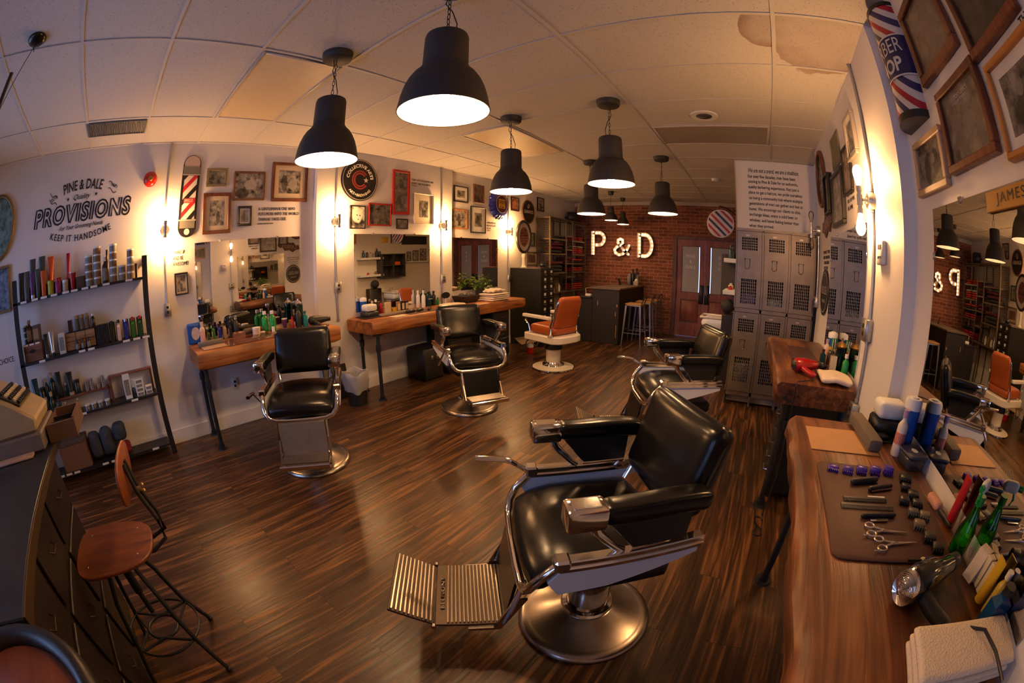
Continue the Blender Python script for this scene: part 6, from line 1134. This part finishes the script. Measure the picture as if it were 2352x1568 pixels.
# high stool beside the desk at the bottom-left corner
t = thing('high_stool', 'high stool with orange seat and thick black rim in the bottom left corner', 'stool', T(-.46, -.63, 0)); obj('seat', B().lathe([(0, .985), (.22, .985), (.232, .975), (.232, .955), (0, .955)], 40), M_ply, t); obj('rim', B().tube([(.250 * math.cos(a), .250 * math.sin(a), .985) for a in [2 * PI * i / 48 for i in range(48)]], .026, 12, closed=True), M_black, t)
for k in range(4): a = PI / 4 + PI / 2 * k; obj('leg', B().tube([(.12 * math.cos(a), .12 * math.sin(a), .955), (.22 * math.cos(a), .22 * math.sin(a), .0)], .012, 8), M_iron, t)
# ------------------------------------------------------------------ bar top goods, shelves on the side wall
zb = 1.033
tag(obj('card_stand', B().box(-.012, .012, -.06, .06, 0, .14, .002, Matrix.Rotation(R_(-14), 4, 'Y')), M_black, M=T(-2.72, 7.95, zb, 30)), 'small black card stand on the bar', 'stand')
for k, (x, y, h, m) in enumerate(((-2.62, 8.25, .24, M_lab2), (-2.56, 8.33, .34, M_black), (-2.48, 8.36, .36, M_black), (-2.43, 8.28, .28, M_dgrey))): bottle(x, y, zb, .042, h, m, M_chrome if k == 0 else M_black, 'dark bottle on the bar against the bricks, %s from the left' % ORD[k].replace('lowest', 'first'), 'bottles on the bar')
t = thing('napkin_box', 'pale box with a crumpled napkin on the bar', 'box', T(-2.42, 8.14, zb)); obj('box', B().box(-.05, .05, -.06, .06, 0, .09, .004), K('tan_box', (.35, .28, .20), .6), t); obj('napkin', B().sphere((0, 0, .10), .04, 12), M_white, t)
tag(obj('payment_terminal', B().box(-.06, .06, -.04, .04, 0, .05, .01), M_white, M=T(-3.03, 7.0, .837)), 'white card terminal on the lower part of the bar', 'terminal')
tag(obj('loose_cable', B().tube([(-3.08, 7.0, .86), (-3.12, 7.05, .98), (-3.10, 7.3, 1.0), (-3.05, 7.5, .84)], .004, 6), M_white), 'loose white cable on the lower part of the bar', 'cable')
M_wsh = K('white_shelf', (.72, .70, .68), .5); gs = 'floating shelves on the side wall'
for z, nm in ((1.60, 'upper'), (1.20, 'lower')): tag(obj('floating_shelf', B().box(-.35, -.181, 5.12, 5.80, z, z + .05, .003), M_wsh, smooth=0), '%s white floating shelf behind the lockers' % nm, 'shelf', gs)
for k, (y, z, h, r, m) in enumerate(((5.74, 1.651, .18, .030, M_dgrey), (5.65, 1.651, .21, .032, M_black), (5.56, 1.651, .13, .03, M_lab2), (5.46, 1.651, .12, .028, M_beige), (5.36, 1.651, .16, .03, M_choc), (5.26, 1.651, .17, .032, M_teal), (5.73, 1.251, .17, .028, M_green), (5.62, 1.251, .07, .035, M_lab1), (5.50, 1.251, .08, .035, M_cream), (5.38, 1.251, .05, .03, M_redt))):
    bottle(-.265, y, z, r, h, m, M_black if k % 2 else M_white, 'bottle on the %s floating shelf behind the lockers, %s from the door side' % ('upper' if z > 1.5 else 'lower', ORD[k % 6].replace('lowest', 'first')), 'bottles on the floating shelves', pump=k in (1, 6))
t = thing('wall_cubby', 'dark open cubby box on the side wall, seen in the long-worktop mirror', 'cubby', None); cb = B(); 
for a in ((-.42, -.182, 5.70, 6.42, 1.15, 1.17), (-.42, -.182, 5.70, 6.42, 1.70, 1.72), (-.42, -.182, 5.70, 5.72, 1.17, 1.70), (-.42, -.182, 6.40, 6.42, 1.17, 1.70), (-.42, -.182, 6.05, 6.07, 1.17, 1.70), (-.19, -.182, 5.72, 6.40, 1.17, 1.70)): cb.box(*a)
obj('case', cb, K('dark_plank', (.035, .028, .024), .6), t, smooth=0); obj('shelf', B().box(-.41, -.19, 5.72, 6.05, 1.43, 1.445).box(-.41, -.19, 6.07, 6.40, 1.43, 1.445), K('dark_plank', (.035, .028, .024), .6), t, smooth=0)
boxp(-.32, 6.2, 1.446, .12, .16, .08, M_org, 'orange bundle in the dark cubby', 'bundle')
tag(obj('picture_ledge', B().box(-.28, -.181, 6.58, 7.36, 1.49, 1.52, .003), M_wsh, smooth=0), 'white picture ledge on the side wall', 'shelf', gs)
def sideframe(y0, y1, z0, z1, pm_, lb): return frame('R', y0, y1, z0, z1, .012, M_fblk, 0, pm_, lb, x=-.186, d=.02)
sideframe(6.66, 6.80, 1.525, 1.77, P('photo_ledge_a', 40), 'small black framed photo, first on the white picture ledge'); sideframe(6.86, 7.06, 1.525, 1.80, P('photo_ledge_b', 41), 'black framed photo, second on the white picture ledge'); sideframe(7.12, 7.34, 1.525, 1.84, P('photo_ledge_c', 42), 'black framed photo, third on the white picture ledge')
tag(obj('black_banner', B().box(-.20, -.182, 6.50, 7.36, 1.95, 2.17, .003), M_black), 'long black panel high on the side wall', 'panel')
tag(obj('pennant', B().box(-.19, -.182, 5.86, 6.06, 2.0, 2.14, .002), M_yel), 'small yellow card high on the side wall', 'card')
t = thing('styling_station', 'dark cart with bristly black brush ball behind the lockers', 'cart', None); obj('cart', B().box(-.36, -.19, 5.35, 5.7, 0, .92, .01), M_dwood, t); obj('brush_ball', B().sphere((-.30, 5.55, 1.02), .10, 14), K('black_bristle', (.015, .015, .016), .7, bump=1, bs=60), t)
# ------------------------------------------------------------------ lettering on the walls (vinyl) and signs
def vinyl(label, w, u, z, items, x=None, m=M_ink, d=.001, cat='wall lettering'):
    t = thing('wall_lettering', label, cat, WM(w, u, z, d, 0, x), 'vinyl lettering on the walls')
    for nm, s, dx, dy, k in items:
        b = B(); letter(b, s, Matrix.Translation((dx, dy, 0)) @ Matrix.Rotation(R_(k.pop('rot', 0)), 4, 'Z'), depth=.0015, **k); obj(nm, b, m, t, smooth=0)
    return t
def outline_text(t, s, dx, dy, w, h, nm, shear=0, wt=.012, rot=0):
    # hollow letters: a dark bold face under a pale thin face
    b = B(); letter(b, s, Matrix.Translation((dx, dy, 0)) @ Matrix.Rotation(R_(rot), 4, 'Z'), w=w, h=h, depth=.001, shear=shear, bold=wt, spacing=1.1); obj(nm, b, M_ink, t, smooth=0)
t = vinyl('large black wall lettering reading pine and dale quality provisions over the product shelf', 'L', -.62, 2.33, [
    ('name_line', 'PINE & DALE', .0, .215, dict(w=.47, h=.095, arc=.95, bold=.02)),
    ('script_line', 'Quality', .0, .098, dict(w=.20, h=.062, shear=.45)),
    ('script_line', 'For Your Grooming Needs', .01, -.165, dict(w=.52, h=.050, shear=.45)),
    ('motto_line', 'KEEP IT HANDSOME', .0, -.262, dict(w=.72, h=.058, arc=-1.15, spacing=1.2, bold=.012)),
    ('year_left', 'ESTD', -.335, .125, dict(w=.075, h=.030, rot=28)), ('year_right', '1971', .365, .165, dict(w=.075, h=.030, rot=-28))])
# PROVISIONS: outlined italic capitals, built as a ring of ink around each stroke
def hollow(parent, s, dx, dy, w, h, depth=.0015):
    cu = bpy.data.curves.new('lettering', 'FONT'); cu.body = s; cu.align_x = 'CENTER'; cu.align_y = 'CENTER'; cu.shear = .12; cu.offset = .035; cu.resolution_u = 3; cu.space_character = 1.22
    o = bpy.data.objects.new('lettering', cu); C.objects.link(o); dg = bpy.context.evaluated_depsgraph_get(); dg.update(); me = bpy.data.meshes.new_from_object(o.evaluated_get(dg)); bpy.data.objects.remove(o)
    bb = bmesh.new(); bb.from_mesh(me); xs = [v.co.x for v in bb.verts]; ys = [v.co.y for v in bb.verts]; cx = (min(xs) + max(xs)) / 2; cy = (min(ys) + max(ys)) / 2; sx = w / (max(xs) - min(xs)); sy = h / (max(ys) - min(ys))
    for v in bb.verts: v.co = ((v.co.x - cx) * sx, (v.co.y - cy) * sy, 0)
    bmesh.ops.remove_doubles(bb, verts=bb.verts, dist=1e-5)
    b = B(); loops = []; seen = set(); be = {}
    for e in bb.edges:
        if len(e.link_faces) == 1:
            for v in e.verts: be.setdefault(v, []).append(e)
    for v0 in list(be):
        if v0 in seen: continue
        lp = [v0]; seen.add(v0); cur = v0
        while True:
            nx = [e.other_vert(cur) for e in be[cur] if e.other_vert(cur) not in seen]
            if not nx: break
            cur = nx[0]; seen.add(cur); lp.append(cur)
        if len(lp) > 3: loops.append([v.co.copy() for v in lp])
    for lp in loops: b.tube([(p.x, p.y, .001) for p in lp], .0085, 4, closed=True, flat=.14)
    bb.free(); ob = obj('headline', b, M_ink, parent, M=Matrix.Translation((dx, dy, 0)), smooth=0); return ob
hollow(t, 'PROVISIONS', 0, -.035, 1.13, .165)
for sx, sy, r in ((-.165, .095, .020), (.165, .108, .020)): obj('star', B().prism([(sx + (r if k % 2 == 0 else r * .42) * math.cos(PI / 2 + k * PI / 5), sy + (r if k % 2 == 0 else r * .42) * math.sin(PI / 2 + k * PI / 5)) for k in range(10)], 0, .0015), M_ink, t, smooth=0)
for s in (1, -1):
    for q in (0, 1):
        p = [(s * (.30 + .012 * k) , (.165 if s < 0 else .205) - .062 * q + .014 * math.sin(k * .9) - (k * .006 if s > 0 else -k * .006 + .04)) for k in range(9)]
        obj('flourish', B().tube([(x, y, .0008) for x, y in p], .0035, 4, flat=.2), M_ink, t, smooth=0)
vinyl('black wall lettering about a wake up call beside the first mirror', 'L', .518, 1.748, [('line', 'WAKE UP', -.018, .055, dict(w=.135, h=.034)), ('line', 'AND BE', -.028, .0, dict(w=.115, h=.034)), ('line', 'AWESOME!', .0, -.055, dict(w=.172, h=.034))])
vinyl('black wall quote about a gentleman above the first mirror', 'L', 1.64, 2.105, [('line', 'A GENTLEMAN IS ONE WHO', -.02, .072, dict(w=.445, h=.032)), ('line', 'PUTS MORE INTO THE WORLD', .004, .018, dict(w=.49, h=.032)), ('line', 'THAN HE TAKES OUT.', -.072, -.038, dict(w=.34, h=.032)), ('signature', 'GEORGE BERNARD SHAW', -.155, -.083, dict(w=.185, h=.013))])
vinyl('black wall quote about talking low, above the cream framed photo', 'L', 3.70, 2.60, [('line', 'TALK LOW, TALK SLOW AND', .0, .028, dict(w=.40, h=.028)), ('line', "DON'T TALK TOO MUCH.", -.025, -.018, dict(w=.35, h=.028)), ('signature', 'JOHN WAYNE', -.155, -.053, dict(w=.09, h=.012))], x=-4.0)
vinyl('black wall quote left of the fourth sconce', 'L', 5.345, 2.085, [('line', 'A MAN WHO LIVES', .0, .055, dict(w=.25, h=.030)), ('line', 'NEEDS LITTLE LIMITS', .0, .008, dict(w=.25, h=.030)), ('line', 'HIS LIFE.', -.07, -.04, dict(w=.11, h=.030)), ('signature', 'DAVID HILL', -.075, -.078, dict(w=.09, h=.012))])
vinyl('end of a line of wall lettering at the far left edge', 'L', -1.70, 1.165, [('line', 'OF CHOICE.', 0, 0, dict(w=.32, h=.045))])
vinyl('wall lettering about the world on the right wall above the far mirror', 'R', 2.93, 2.105, [('line', 'THE WORLD IS', 0, .05, dict(w=.23, h=.03)), ('line', 'FULL OF MEN,', 0, .0, dict(w=.23, h=.03)), ('line', 'BE A MAN.', -.03, -.05, dict(w=.16, h=.03))])
vinyl('small wall lettering left of the far right mirror', 'R', 3.985, 1.68, [('line', 'NEVER LET YOUR', 0, .10, dict(w=.33, h=.03)), ('line', 'SHIRT DOWN AND', 0, .05, dict(w=.33, h=.03)), ('line', 'YOUR GUARD', 0, .0, dict(w=.27, h=.03)), ('line', 'UP AFTER', -.02, -.05, dict(w=.22, h=.03))])
vinyl('cut off wall lettering in the top right corner', 'R', .60, 2.27, [('line', 'GOOD', .0, .03, dict(w=.20, h=.05, shear=.1)), ('line', 'THINGS', .0, -.045, dict(w=.14, h=.024))], x=.88)
LN = ['For over five decades, men have been', 'coming to Pine & Dale for an authentic,', 'quality barbering experience. Not just a', 'place to get a haircut, we pride ourselves', 'on being a community hub where multiple', 'generations of men can gather and feel at', 'home. We encourage our clients to chat,', 'exchange ideas, enjoy a cold beer or', 'whiskey, and leave feeling better than', 'when they arrived.']
WD = (.64, .67, .68, .72, .72, .72, .69, .65, .66, .33)
its = [('title', 'We are not a trend, we are a tradition.', .0, .375, dict(w=.66, h=.062, shear=.4, bold=.008))] + [('line', s, -.35 + w / 2 + .0, .30 - .068 * i, dict(w=w * .97, h=.050, bold=.014)) for i, (s, w) in enumerate(zip(LN, WD))]
vinyl('long paragraph of black lettering on the white wall above the lockers', 'B', .325, 2.375, its, x=5.0)
# ---- round brewery sign
def disc(t, r, z0, z1, m, nm, ry=None): return obj(nm, B().prism([(r * math.cos(2 * PI * i / 56), (ry or r) * math.sin(2 * PI * i / 56)) for i in range(56)], z0, z1), m, t, smooth=30)
def ring(b, r0, r1, z, a0=0, a1=360, n=56, d=.002, sy=1):
    p = [(r1 * math.cos(R_(a0 + (a1 - a0) * i / n)), sy * r1 * math.sin(R_(a0 + (a1 - a0) * i / n))) for i in range(n + 1)] + [(r0 * math.cos(R_(a0 + (a1 - a0) * i / n)), sy * r0 * math.sin(R_(a0 + (a1 - a0) * i / n))) for i in range(n, -1, -1)]
    for i in range(n):
        q = (p[i], p[i + 1], p[2 * n - i], p[2 * n + 1 - i]); b.bm.faces.new([b.bm.verts.new((x, y, z + d)) for x, y in q])
    return b
M_signk = pm('sign_black', (.016, .013, .014), .35); M_signw = pm('sign_cream', (.72, .66, .56), .4); M_signr = pm('sign_brick_red', (.36, .060, .040), .4)
t = thing('round_sign', 'round black brewery sign with a red letter C and a star', 'sign', WM('L', 2.65, 2.533, .001, 0, -4.0)); disc(t, .262, 0, .022, M_signk, 'disc', .258)
obj('border', ring(B(), .243, .249, .022), M_signw, t, smooth=0); b = B(); ring(b, .100, .118, .022, 35, 325); obj('letter_c', b, M_signr, t, smooth=0); b = B(); ring(b, .070, .090, .022, 35, 325); obj('letter_c', b, M_signr, t, smooth=0)
obj('star', B().prism([(.088 + (.036 if k % 2 == 0 else .015) * math.cos(PI / 2 + k * PI / 5), (.036 if k % 2 == 0 else .015) * math.sin(PI / 2 + k * PI / 5)) for k in range(10)], .022, .0245), M_signw, t, smooth=0)
b = B(); letter(b, 'COLLECTIVE ARTS', Matrix.Translation((0, .176, .0225)), w=.52, h=.044, arc=.176, depth=.002, bold=.03); obj('lettering', b, M_signw, t, smooth=0)
b = B(); letter(b, 'ART+BREWING', Matrix.Translation((0, -.190, .0225)), w=.34, h=.034, arc=-.190, depth=.002, bold=.02); obj('lettering', b, M_signw, t, smooth=0)
# ---- bottle cap sign
t = thing('bottle_cap_sign', 'big blue bottle cap sign with a yellow centre label', 'sign', WM('L', 5.525, 2.478, .001)); r = []
for z, rr0, am in ((.0, .255, .014), (.035, .245, .012), (.070, .205, .003), (.082, .16, 0)):
    r.append([((rr0 + am * math.cos(21 * a)) * math.cos(a), (rr0 + am * math.cos(21 * a)) * math.sin(a), z) for a in [2 * PI * i / 126 for i in range(126)]])
obj('cap', B().loft(r, True, True), pm('cobalt_enamel', (.012, .018, .22), .18, coat=.4), t, smooth=50); obj('ring', ring(B(), .150, .160, .0825), M_signw, t, smooth=0); disc(t, .148, .0826, .0845, pm('dark_maroon_enamel', (.07, .012, .02), .3), 'centre')
obj('label_plate', B().box(-.092, .092, -.075, .085, .0846, .0868), pm('mustard_enamel', (.62, .36, .03), .35), t, smooth=0)
b = B(); letter(b, "DAD'S", Matrix.Translation((0, .035, .087)), w=.155, h=.062, depth=.0015, bold=.02); letter(b, 'ROOT BEER', Matrix.Translation((0, -.052, .087)), w=.13, h=.028, depth=.0015, bold=.01); letter(b, 'The original', Matrix.Translation((0, -.015, .087)), w=.10, h=.014, depth=.0015); obj('lettering', b, M_signk, t, smooth=0)
# ---- oval stout sign
t = thing('oval_sign', 'tall oval black beer sign high on the left wall', 'sign', WM('L', 6.475, 2.442, .001)); obj('rim', B().tube([(x, y, .02) for x, y in ell(.215, .222)], .014, 8, closed=True), M_fbrn, t); obj('plate', B().prism(ell(.212, .218), 0, .026), M_signk, t)
b = B(); letter(b, 'GUINNESS', Matrix.Translation((0, .0, .0265)), w=.33, h=.062, depth=.0015, bold=.01); obj('lettering', b, pm('pewter_ink', (.35, .31, .27), .4), t, smooth=0); obj('harp', B().tube([(-.03, .07, .027), (-.035, .12, .027), (0, .15, .027), (.035, .13, .027), (.0, .07, .027)], .004, 5, closed=True), pm('pewter_ink', (.35, .31, .27)), t)
# ---- skateboard deck
t = thing('skateboard_deck', 'skateboard deck painted as a barber pole hanging on the left wall', 'skateboard deck', WM('L', .595, 2.338, .004, -2)); hh = .405; hw = .098
def deckpoly(h, w, n=16): return [(w * math.cos(a), (h - w) + w * math.sin(a)) for a in [PI * i / n for i in range(n + 1)]] + [(w * math.cos(a), -(h - w) + w * math.sin(a)) for a in [PI + PI * i / n for i in range(n + 1)]]
obj('deck', B().prism(deckpoly(hh, hw), 0, .010), M_signk, t, smooth=30)
def band(y0, y1, w, m, nm, z=.0105): return obj(nm, B().box(-w, w, y0, y1, z, z + .002), m, t, smooth=0)
obj('round_cap', B().prism([(.088 * math.cos(a), .315 + .083 * math.sin(a)) for a in [2 * PI * i / 32 for i in range(32)]], .0105, .0125), pm('pinkish_grey_print', (.52, .40, .34), .4), t); band(.215, .285, .093, pm('steel_print', (.16, .155, .14), .35), 'upper_collar', .0128); band(.198, .212, .096, pm('pewter_ink', (.35, .31, .27)), 'upper_ring', .0128)
band(-.232, .196, .078, M_signw, 'pole_tube'); 
def stripes(parent, y0, y1, w, cols, z, slope=1.15, pitch=.105, wd=.050, nm='stripe', ph=0):
    k = -6
    for k in range(-6, 14):
        m = cols[k % len(cols)]
        if m is None: continue
        ya = y0 + k * pitch + ph; P_ = [(-w, ya), (w, ya + 2 * w * slope), (w, ya + 2 * w * slope + wd), (-w, ya + wd)]
        # clip to y0..y1
        def clip(poly, lim, sgn):
            out = []
            for i in range(len(poly)):
                a, b_ = poly[i], poly[(i + 1) % len(poly)]; ia, ib = sgn * (a[1] - lim) >= 0, sgn * (b_[1] - lim) >= 0
                if ia: out.append(a)
                if ia != ib: f = (lim - a[1]) / (b_[1] - a[1]); out.append((a[0] + (b_[0] - a[0]) * f, lim))
            return out
        P_ = clip(P_, y0, 1); P_ = clip(P_, y1, -1) if len(P_) > 2 else P_
        if len(P_) > 2: obj(nm, B().prism(P_, z, z + .0012), m, parent, smooth=0)
M_sred = pm('barber_red', (.50, .020, .028), .4); M_sblue = pm('barber_navy', (.030, .026, .12), .4)
stripes(t, -.232, .196, .078, (M_sred, M_signk), .0128, 1.05, .125, .058); band(-.075, -.030, .055, M_sred, 'name_block', .0142); b = B(); letter(b, 'UPPERCUT', Matrix.Translation((0, -.052, .0164)), w=.10, h=.030, depth=.001); obj('lettering', b, M_signw, t, smooth=0)
for x in (-.085, .073): obj('glass_edge', B().box(x, x + .012, -.232, .196, .0128, .0145), M_signk, t, smooth=0)
band(-.248, -.234, .096, pm('pewter_ink', (.35, .31, .27)), 'lower_ring', .0128); band(-.318, -.250, .083, pm('steel_print', (.16, .155, .14)), 'lower_collar', .0128); obj('lamp_base', B().prism([(.030 * math.cos(a), -.352 + .030 * math.sin(a)) for a in [2 * PI * i / 24 for i in range(24)]], .0105, .0125), M_signw, t)
# ---- striped round sign on its bracket, half pole on the right wall
t = thing('round_barber_sign', 'round double-sided barber sign with red and blue stripes on a black bracket', 'sign', Matrix.Translation((-.475, 6.16, 2.185)) @ Matrix.Rotation(R_(90), 4, 'X')); disc(t, .212, -.035, .035, M_signk, 'drum'); disc(t, .200, .0352, .038, M_signw, 'face'); obj('rim', B().tube([(.206 * math.cos(a), .206 * math.sin(a), .030) for a in [2 * PI * i / 48 for i in range(48)]], .009, 8, closed=True), M_white, t)
for k, (off, m) in enumerate(((-.150, M_sred), (-.075, M_sblue), (.0, M_sred), (.078, M_sblue), (.155, M_sred))):
    h = math.sqrt(max(0, .196 ** 2 - off ** 2)); wv = .017; P_ = []
    for sgn, o_ in ((1, off - wv), (-1, off + wv)):
        hh2 = math.sqrt(max(1e-6, .197 ** 2 - o_ ** 2)); P_ += [(o_, -hh2 * sgn), (o_, hh2 * sgn)]
    P_ = [(x, y) for x, y in P_]; ang = R_(47); P_ = [(x * math.cos(ang) - y * math.sin(ang), x * math.sin(ang) + y * math.cos(ang)) for x, y in P_]
    obj('stripe', B().prism(P_, .0381, .0392), m, t, smooth=0)
obj('bracket', B().tube([(-.02, .215, 0), (-.02, .27, 0), (.10, .245, 0), (.24, .15, 0), (.293, .05, 0)], .010, 8).tube([(.293, .20, 0), (.293, -.20, 0)], .012, 8), M_iron, t)
t = thing('barber_pole_sign', 'half-round barber shop pole sign, striped red white and navy, on the right wall', 'sign', WM('R', 1.66, 2.525, .0, 0, .88)); n = 20; rr = .125
def halfcyl(z0, z1, r_, a0=0, a1=180, n=20): 
    b = B(); R0 = [(r_ * math.cos(R_(a0 + (a1 - a0) * i / n)), r_ * .82 * math.sin(R_(a0 + (a1 - a0) * i / n))) for i in range(n + 1)]
    v0 = [b.bm.verts.new((x, z0, z)) for x, z in R0]; v1 = [b.bm.verts.new((x, z1, z)) for x, z in R0]
    for i in range(n): b.bm.faces.new((v0[i], v0[i + 1], v1[i + 1], v1[i]))
    return b, v0, v1
b, v0, v1 = halfcyl(-.25, .285, rr); b.bm.faces.new(v0[::-1]); b.bm.faces.new(v1); b.bm.faces.new((v0[0], v1[0], v1[-1], v0[-1])); 
m, nt, bs_, L_ = newmat('barber_pole_stripes'); tc = nd(nt, 'ShaderNodeTexCoord'); sp = nd(nt, 'ShaderNodeSeparateXYZ'); L_(tc.outputs['Object'], sp.inputs[0])
mu = nd(nt, 'ShaderNodeMath', operation='MULTIPLY_ADD'); L_(sp.outputs[0], mu.inputs[0]); mu.inputs[1].default_value = 1.05; L_(sp.outputs[1], mu.inputs[2]); dv = nd(nt, 'ShaderNodeMath', operation='DIVIDE'); L_(mu.outputs[0], dv.inputs[0]); dv.inputs[1].default_value = .165; fr_ = nd(nt, 'ShaderNodeMath', operation='FRACT'); L_(dv.outputs[0], fr_.inputs[0])
cr = nd(nt, 'ShaderNodeValToRGB'); cr.color_ramp.interpolation = 'CONSTANT'; e = cr.color_ramp.elements; e[0].color = (.68, .60, .52, 1); e[1].position = .24; e[1].color = (.42, .015, .025, 1); 
for p_, c_ in ((.48, (.68, .60, .52, 1)), (.74, (.022, .020, .10, 1))): x_ = e.new(p_); x_.color = c_
L_(fr_.outputs[0], cr.inputs[0]); L_(cr.outputs[0], bs_.inputs['Base Color']); bs_.inputs['Roughness'].default_value = .3; MC['barber_pole_stripes'] = m
obj('pole', b, m, t); b, v0, v1 = halfcyl(-.085, .115, rr + .004); obj('name_band', b, pm('navy_band', (.020, .018, .085), .3), t)
for z in (-.092, .112):
    b, v0, v1 = halfcyl(z, z + .008, rr + .006); obj('band_line', b, M_signw, t)
for z0, z1 in ((-.285, -.25), (.285, .305)):
    b, v0, v1 = halfcyl(z0, z1, rr + .006); b.bm.faces.new(v0[::-1]); b.bm.faces.new(v1); obj('end_cap', b, M_signk, t)
def curved(s, y, h, w, bold):
    bb = text_mesh(s, w=w, h=h, depth=.0, bold=bold)
    for v in bb.verts: a = PI / 2 - v.co.x / rr; v.co = ((rr + .0065) * math.cos(a), y + v.co.y, (rr + .0065) * .82 * math.sin(a))
    k = B(); k._merge(bb); return k
obj('lettering', curved('BARBER', .065, .072, .30, 0), M_signw, t, smooth=0); obj('lettering', curved('SHOP', -.030, .072, .24, .03), M_signw, t, smooth=0)
# ---- name board hung on the near mirror, round black sign, wooden logo on right wall
t = thing('name_board', 'orange wooden name board fixed on the top of the near mirror', 'name board', WM('R', .905, 1.838, .010, 0, .88)); obj('board', B().box(-.23, .23, -.030, .030, 0, .012, .002), pm('orange_board', (.52, .24, .03), .4, stretch=(2, 20, 20)), t, smooth=0); b = B(); letter(b, 'JAMES', Matrix.Translation((-.07, 0, .012)), w=.18, h=.038, depth=.001, spacing=1.2); obj('lettering', b, M_ink, t, smooth=0)
t = thing('oval_black_sign', 'round black grooming sign on the right wall beside the lockers', 'sign', WM('R', 3.975, 1.40, .001)); disc(t, .20, 0, .014, M_signk, 'disc', .215); obj('ring', ring(B(), .18, .186, .0145), M_signw, t, smooth=0); b = B(); letter(b, 'REUZEL', Matrix.Translation((0, .02, .015)), w=.28, h=.07, depth=.001); letter(b, 'POMADE', Matrix.Translation((0, -.08, .015)), w=.16, h=.03, depth=.001); obj('lettering', b, pm('pewter_ink', (.35, .31, .27)), t, smooth=0)
t = thing('cutout_sign', 'brown scroll-shaped cutout sign on the right wall above the round black sign', 'sign', WM('R', 3.87, 2.045, .001, 8)); p_ = [(-.30, -.03), (-.26, .06), (-.18, .05), (-.12, .11), (.0, .09), (.08, .13), (.18, .08), (.28, .09), (.30, .0), (.24, -.05), (.16, -.04), (.10, -.11), (-.02, -.08), (-.12, -.12), (-.20, -.06)]
obj('board', B().prism(p_, 0, .014), pm('brown_cutout', (.11, .055, .035), .5), t, smooth=0); b = B(); letter(b, 'LAYRITE', Matrix.Translation((0, .0, .0145)), w=.40, h=.09, depth=.001, shear=.2); obj('lettering', b, pm('tan_ink', (.42, .30, .2), .5), t, smooth=0)
# ------------------------------------------------------------------ marquee letters with bulbs on the brick wall
M_mqf = pm('marquee_face', (.80, .66, .50), .4); M_mqb = emis('marquee_bulb', (1.0, .72, .40), 6.0); M_mqe = pm('marquee_edge', (.50, .36, .24), .35, .4)
def stroke(path, w):      # outline polygon of a thick polyline
    Lp, Rp = [], []; n = len(path)
    for i in range(n):
        a = Vector(path[max(0, i - 1)]); b_ = Vector(path[min(n - 1, i + 1)]); d = (b_ - a).normalized(); nn = Vector((-d.y, d.x)) * w / 2; p = Vector(path[i]); Lp.append(tuple(p + nn)); Rp.append(tuple(p - nn))
    return Lp, Rp
def marquee(nm, label, u, z, strokes, bulbs, w):
    t = thing(nm, label, 'marquee letter', WM('B', u, z, .03), 'lit marquee letters on the bricks')
    fb = B(); eb = B()
    for path in strokes:
        Lp, Rp = stroke(path, w); n = len(path)
        for i in range(n - 1):
            q = (Lp[i], Lp[i + 1], Rp[i + 1], Rp[i]); fb.bm.faces.new([fb.bm.verts.new((x, y, .008)) for x, y in q]); fb.bm.faces.new([fb.bm.verts.new((x, y, .0)) for x, y in q][::-1])
        for S_ in (Lp, Rp):
            for i in range(n - 1): eb.loft([[(S_[i][0], S_[i][1], 0), (S_[i][0], S_[i][1], .055)], [(S_[i + 1][0], S_[i + 1][1], 0), (S_[i + 1][0], S_[i + 1][1], .055)]], False, False)
        for k in (0, -1): 
            if path[0] != path[-1]: eb.loft([[(*Lp[k], 0), (*Lp[k], .055)], [(*Rp[k], 0), (*Rp[k], .055)]], False, False)
    obj('letter_face', fb, M_mqf, t, smooth=0)
    for v in list(eb.bm.verts): pass
    obj('letter_edge', eb, M_mqe, t, smooth=0)
    for x, y in bulbs: obj('bulb', B().sphere((x, y, .028), .019, 10), M_mqb, t)
arc = lambda cx, cy, rx, ry, a0, a1, n=12: [(cx + rx * math.cos(R_(a0 + (a1 - a0) * i / n)), cy + ry * math.sin(R_(a0 + (a1 - a0) * i / n))) for i in range(n + 1)]
pp = [(-.13, .235), (.02, .235)] + arc(.02, .095, .125, .14, 90, -90, 14)[1:] + [(-.085, -.045)]
marquee('marquee_letter_p', 'lit marquee letter P on the brick wall', -3.465, 1.93, [[(-.13, -.275), (-.13, .275)], pp], [(-.13, -.25 + .072 * k) for k in range(8)] + [pp[i] for i in (1, 4, 7, 10, 13)] + [(-.055, .235), (-.05, -.045)], .085)
amp = [(.20, .045), (.15, -.06), (.06, -.15), (-.04, -.175), (-.12, -.13), (-.14, -.06), (-.09, .0), (.0, .05), (.055, .10), (.05, .16), (.0, .185), (-.055, .16), (-.06, .10), (-.01, .03), (.08, -.07), (.19, -.16)]
marquee('marquee_ampersand', 'lit marquee ampersand between the letters P and D', -2.925, 1.845, [amp], [amp[i] for i in range(0, 16)], .070)
ddp = [(-.13, .235), (.0, .235)] + arc(.0, .0, .16, .235, 90, -90, 16)[1:] + [(-.13, -.235)]
marquee('marquee_letter_d', 'lit marquee letter D on the brick wall', -2.355, 1.90, [[(-.13, -.275), (-.13, .275)], ddp], [(-.13, -.24 + .08 * k) for k in range(7)] + [ddp[i] for i in (1, 3, 5, 7, 9, 11, 13, 15, 17)] + [(-.06, .235), (-.06, -.235)], .085)
